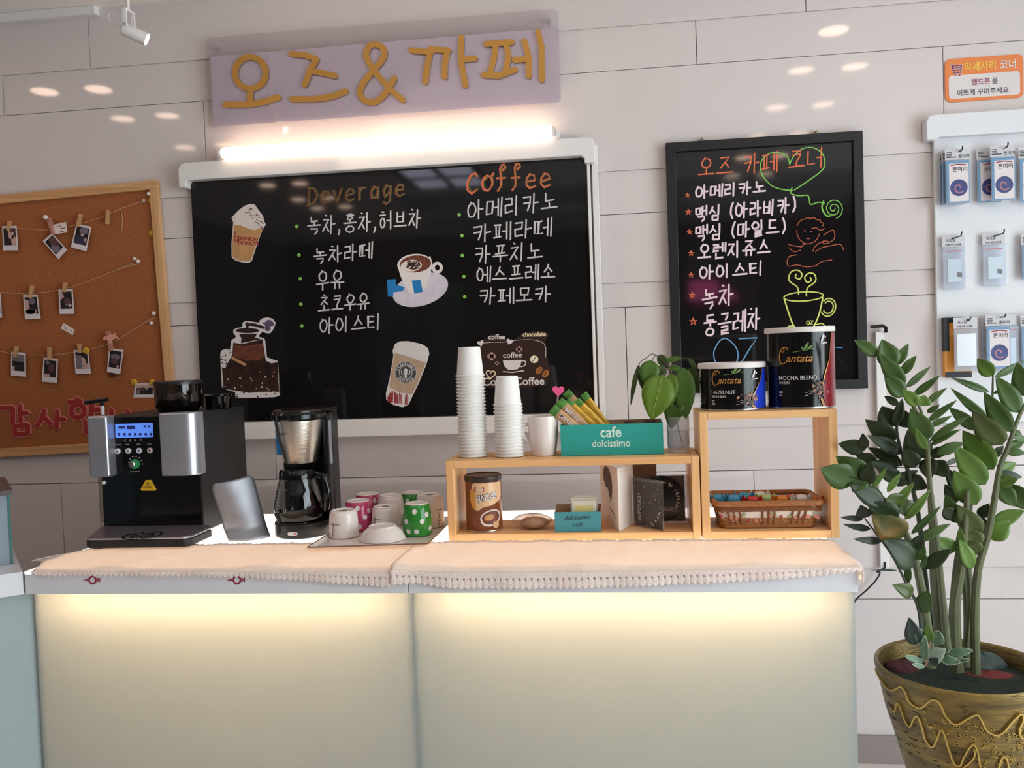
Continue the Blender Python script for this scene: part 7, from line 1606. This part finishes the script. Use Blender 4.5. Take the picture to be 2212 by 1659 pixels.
stems('D', [(2012, 1440), (1997, 1310), (1980, 1222), (1958, 1155), (1925, 1100), (1890, 1060), (1862, 1046)], -0.90, -0.965, 0.0115, 0.0030, [
    (3, (600, 825), (80, 630), 310, 1), (3, (780, 720), (310, 450), 240, 1), (3, (738, 740), (560, 985), 200, 1), (3, (735, 880), (850, 530), 200, 0), (3, (1040, 1180), (510, 870), 230, 0), (3, (1240, 1410), (790, 1150), 300, 0), (3, (1340, 1650), (845, 1320), 340, 3),
    (5, (1215, 970), (740, 590), 320, 0), (3, (860, 930), (1075, 615), 65, 2), (3, (1080, 990), (1285, 700), 80, 2), (3, (1190, 1210), (1490, 830), 100, 2), (3, (1340, 1400), (1735, 940), 100, 2), (5, (1160, 510), (1610, 85), 80, 1),
    (5, (1205, 720), (1350, 500), 150, 0), (5, (1255, 890), (1375, 690), 125, 1), (5, (1310, 1015), (1405, 830), 62, 1), (6, (250, 885), (670, 585), 155, 0), (6, (105, 500), (650, 215), 115, 1), (3, (1050, 1100), (1420, 1120), 170, 4), (3, (1240, 1250), (1560, 1180), 180, 4)])
stems('E', [(1993, 1425), (1985, 1320), (1960, 1265), (1930, 1205), (1902, 1165), (1868, 1120)], -0.93, -0.935, 0.0040, 0.0016, [
    (5, (465, 268), (410, 70), 175, 5), (5, (445, 288), (105, 258), 68, 5), (5, (560, 432), (145, 365), 80, 5), (5, (735, 610), (290, 580), 90, 5), (5, (965, 1056), (555, 1050), 20, 5), (5, (1112, 1245), (1130, 950), 85, 1), (5, (1190, 1400), (880, 1265), 165, 4), (6, (205, 1540), (320, 1205), 190, 1)], M_stemd)
stems('F', [(2108, 1455), (2106, 1330), (2113, 1230), (2133, 1160), (2148, 1080), (2160, 1010), (2176, 970), (2195, 915), (2216, 870), (2240, 830)], -0.84, -0.82, 0.0105, 0.0028, [
    (2, (1470, 1390), (1050, 765), 255, 1), (2, (1590, 1095), (1230, 515), 240, 1), (2, (1700, 840), (1570, 300), 230, 1), (4, (1155, 580), (685, -5), 310, 2), (4, (1030, 810), (555, 205), 280, 2), (4, (900, 1110), (550, 590), 290, 2), (2, (1340, 1590), (865, 1035), 310, 4),
    (2, (960, 1360), (488, 1000), 160, 1), (2, (1110, 1190), (520, 700), 115, 1), (4, (650, 1390), (425, 955), 190, 1), (4, (940, 1570), (610, 1110), 270, 4), (4, (1140, 1390), (1620, 1190), 180, 2), (4, (1080, 1620), (1395, 1345), 240, 2), (4, (1230, 605), (1485, 485), 140, 2), (4, (1220, 640), (1585, 700), 105, 5),
    (4, (1200, 790), (1520, 720), 150, 2), (4, (1330, 325), (1640, 335), 100, 1), (4, (1350, 265), (1610, 165), 115, 1), (4, (1440, 85), (1640, 135), 90, 1), (4, (1420, 805), (1650, 1190), 240, 1), (4, (1240, 820), (1480, 1140), 200, 1), (4, (1130, 395), (1300, 225), 100, 0), (4, (1560, 60), (1420, 0), 70, 1)])
stems('G', [(2085, 1440), (2096, 1300), (2090, 1180), (2100, 1060), (2125, 960), (2141, 900), (2145, 812)], -0.78, -0.74, 0.0090, 0.0020, [
    (2, (1197, 520), (940, 243), 200, 2), (2, (1215, 535), (1690, 280), 95, 1), (2, (1135, 775), (525, 540), 95, 1), (2, (1190, 800), (1500, 630), 50, 1), (2, (1170, 1220), (1360, 1260), 130, 4), (4, (950, 1300), (1080, 1090), 150, 0), (4, (700, 1000), (420, 540), 190, 0), (4, (600, 1080), (420, 800), 160, 0), (4, (1060, 1560), (980, 1280), 150, 0)])
stems('H', [(2068, 1450), (2062, 1320), (2075, 1230), (2085, 1130), (2090, 1060)], -0.83, -0.84, 0.0150, 0.0050, [
    (6, (970, 890), (770, 440), 170, 2), (6, (1085, 550), (865, 290), 230, 4), (6, (1095, 650), (845, 480), 210, 4), (6, (725, 620), (415, 415), 190, 2), (6, (830, 800), (780, 250), 130, 2), (4, (400, 1160), (600, 1340), 170, 0)])
for px, y0, y1, r0, r1 in (([(2042, 1430), (2030, 1330), (2024, 1240), (2014, 1160)], -0.76, -0.77, 0.0095, 0.007), ([(2090, 1440), (2090, 1330), (2083, 1240), (2078, 1190)], -0.74, -0.75, 0.0105, 0.006), ([(2050, 1430), (2056, 1330), (2064, 1230), (2075, 1160)], -0.80, -0.82, 0.0085, 0.005)):
    stem_mesh(px, y0, y1, r0, r1).build('stem', M_stem, plant, world=True)

# small variegated plant in the same pot
vg = thing('variegated_plant', 'small variegated plant with pale-edged leaves at the foot of the tall plant', 'plant', Z(2000, 1438, sz + 0.012))
M_vg = mat('variegated_leaf', (84, 112, 84), rough=0.4, var=0.2, vscale=40); M_vp = mat('pale_leaf_edge', (172, 188, 160), rough=0.4); M_vl = mat('silvery_leaf', (150, 166, 146), rough=0.4, var=0.2, vscale=30); M_vd = mat('dark_variegated_leaf', (34, 48, 40), rough=0.4)
yv = -0.925
stem_mesh([zp(8, (545, 640)), zp(8, (580, 560)), zp(8, (590, 420)), zp(8, (580, 330))], yv, yv, 0.0026, 0.0018).build('stem', mat('pinkish_stem', (150, 100, 82), rough=0.5), vg, world=True)
for k, (bp_, tp_, w_, m_) in enumerate([((560, 590), (755, 468), 160, M_vl), ((765, 525), (1030, 482), 85, M_vg), ((705, 575), (905, 602), 85, M_vg), ((870, 592), (998, 575), 34, M_vg), ((560, 410), (430, 250), 125, M_vg), ((450, 430), (385, 155), 165, M_vd),
                                        ((645, 430), (680, 285), 140, M_vg), ((600, 400), (565, 215), 95, M_L[2]), ((540, 600), (545, 330), 75, M_vg), ((520, 605), (345, 540), 65, M_vg), ((540, 650), (415, 622), 45, M_vg), ((600, 620), (680, 560), 90, M_vd)]):
    B, T = zp(8, bp_), zp(8, tp_); P0, P1 = A(*B, yv - k * .002), A(*T, yv - .012 - k * .002); wd = w_ * .21643 / 960.0
    lf = leaf_mesh(P0, P1, wd, rl.uniform(-.2, .2), .2, .05).build('leaf', m_, vg, world=True, smooth=80, solid=0.0008, fixn=False)
    if m_ in (M_vg,):
        ax = (P1 - P0); sd = ax.cross(EYE - P0).normalized(); b = MB()
        for s_ in (-1, 1):
            b.tube([P0 + ax * v + sd * s_ * wd / 2 * (math.sin(PI * v ** .75) ** .9) + (EYE - P0).normalized() * 0.0022 for v in (0.02, .15, .3, .45, .6, .75, .88, .97)], 0.0008, 5)
        b.build('leaf_edge', M_vp, lf, world=True)

# ------------------------------------------------------------------ cutting in a glass on the low shelf
yg = -0.655; gcx = A(1465, 940, yg).x; gz0 = LZ + 0.0006; gr_ = 0.0285; gh = 0.090
gt = thing('glass_tumbler', 'clear faceted water glass holding the leafy cutting, on the low shelf', 'glass', (gcx, yg, gz0))
M_tum = glass('tumbler_glass', tint=(250, 251, 252), gloss=0.7, solid=0.22, body=(240, 240, 244))
MB().lathe([(gr_ * .86, 0), (gr_ * .9, 0.002), (gr_, 0.02), (gr_, gh), (gr_ * .94, gh), (gr_ * .92, 0.010), (0.001, 0.008)], (gcx, yg, gz0), 12).build('tumbler', M_tum, gt, world=True, smooth=0)
MB().lathe([(gr_ * .90, 0.011), (gr_ * .92, 0.052), (0.001, 0.0525)], (gcx, yg, gz0), 12).build('water', glass('water', tint=(248, 250, 252), gloss=0.7, solid=0.12, body=(236, 238, 242)), gt, world=True, smooth=0)
ct = thing('leafy_cutting', 'leafy green cutting with big drooping leaves, standing in the glass tumbler', 'plant', (gcx, yg, gz0 + 0.012))
M_cl = [mat('cutting_leaf_bright', (108, 138, 44), rough=0.4, var=0.15, vscale=14), mat('cutting_leaf_mid', (84, 118, 46), rough=0.4, var=0.15, vscale=14), mat('cutting_leaf_dark', (74, 92, 42), rough=0.4, var=0.2, vscale=14)]
for m_ in M_cl:
    nt = m_.node_tree; bs = nt.nodes['Principled BSDF']; tl = nt.nodes.new('ShaderNodeBsdfTranslucent'); mx = nt.nodes.new('ShaderNodeMixShader'); mx.inputs[0].default_value = 0.25
    src = bs.inputs['Base Color'].links[0].from_socket; nt.links.new(src, tl.inputs[0]); nt.links.new(bs.outputs[0], mx.inputs[1]); nt.links.new(tl.outputs[0], mx.inputs[2]); nt.links.new(mx.outputs[0], nt.nodes['Material Output'].inputs[0])
M_cs_ = mat('brown_twig', (74, 58, 44), rough=0.6)
main = [zp(7, p) for p in ((905, 1470), (850, 1240), (800, 1060), (750, 760), (692, 308))]
P = [A(x, y, yg + 0.004 * i) for i, (x, y) in enumerate(smooth_path(main, 4))]
P = [Vector((max(gcx - .018, min(gcx + .018, p.x)), yg + 0.0, max(p.z, gz0 + 0.013))) if p.z < gz0 + gh else Vector((p.x, yg + 0.002, p.z)) for p in P]
MB().tube(P, 0.0016, 7).build('stem', M_cs_, ct, world=True)
for L in (((692, 308), (600, 200), (505, 112), (440, 100), (378, 152)), ((692, 304), (760, 240), (860, 172), (985, 160)), ((505, 112), (480, 150), (450, 185)), ((692, 308), (640, 340), (602, 392)), ((692, 308), (720, 340), (742, 372)), ((692, 306), (640, 230), (545, 112)), ((378, 152), (300, 200), (272, 240))):
    stem_mesh([zp(7, p) for p in L], yg, yg - 0.01, 0.0012, 0.0009).build('petiole', M_cs_, ct, world=True)
for bp_, tp_, w_, tone, dy, ti, wv in (((602, 392), (448, 1045), 470, 0, -0.030, 0, 0), ((742, 372), (705, 885), 225, 0, -0.018, .2, 0), ((905, 288), (938, 1040), 330, 1, -0.012, .1, .02), ((1010, 280), (1112, 665), 190, 2, 0.006, .2, 0), ((445, 185), (375, 570), 290, 1, -0.012, 0, 0), ((320, 320), (330, 620), 160, 2, 0.004, -.2, 0),
                                   ((272, 238), (150, 835), 78, 2, 0.0, .3, .10), ((545, 110), (695, 305), 150, 2, 0.004, 0, 0), ((655, 195), (885, 145), 85, 1, -0.004, 0, 0), ((985, 158), (1100, 340), 75, 2, -0.004, 0, 0), ((705, 285), (895, 320), 95, 1, -0.006, 0, 0), ((800, 620), (728, 1178), 300, 1, -0.008, 0, 0), ((660, 300), (480, 400), 170, 2, -0.002, 0, 0)):
    B, T = zp(7, bp_), zp(7, tp_); P0, P1 = A(*B, yg + dy * .5), A(*T, yg + dy)
    lf = leaf_mesh(P0, P1, w_ * .15067 / 860.0, ti, .15, .07, tip=.8, wave=wv, nv=12).build('leaf', M_cl[tone], ct, world=True, smooth=80, solid=0.0007, fixn=False)
    if tone == 0 and w_ > 300:
        ax = P1 - P0; nn = (EYE - P0).normalized(); MB().tube([P0 + ax * v + nn * (0.0025 + .07 * ax.length * math.sin(PI * v) * 1.0) for v in (.01, .2, .4, .6, .8, .95)], 0.0006, 5).build('midrib', mat('pale_midrib', (168, 182, 96), rough=0.5), lf, world=True)
# ------------------------------------------------------------------ chair in front of the counter, only its back corner in view
yc = -1.92; pe = A(27, 1659, yc); zt = A(0, 1624, yc).z; xr_ = pe.x; wd_ = 0.42
ch = thing('visitor_chair', 'cream chair in front of the counter, its back corner showing at the bottom left', 'chair', (xr_ - wd_ / 2, yc + 0.2, 0))
M_chr = mat('cream_leatherette', (216, 204, 188), rough=0.5, bump=0.1, bscale=200)
MB().prism(rrect(xr_ - wd_, xr_, 0.52, zt, 0.075, 8), onwall(yc), 0.045, 0.0).build('backrest', M_chr, ch, world=True, smooth=40, bevel=0.012, seg=3)
MB().prism(rrect(xr_ - wd_ + 0.01, xr_ - 0.01, yc + 0.03, yc + 0.44, 0.06, 6), lambda u, v, d: Vector((u, v, d)), 0.46, 0.40).build('seat', M_chr, ch, world=True, smooth=40, bevel=0.012, seg=3)
for x in (xr_ - wd_ + 0.05, xr_ - 0.05):
    MB().tube([(x, yc - 0.012, 0.60), (x, yc - 0.004, 0.45), (x, yc + 0.02, 0.40), (x, yc + 0.05, 0.0)], 0.011, 10).build('leg', M_chrome, ch, world=True)
    MB().tube([(x, yc + 0.40, 0.41), (x, yc + 0.42, 0.0)], 0.011, 10).build('leg', M_chrome, ch, world=True)
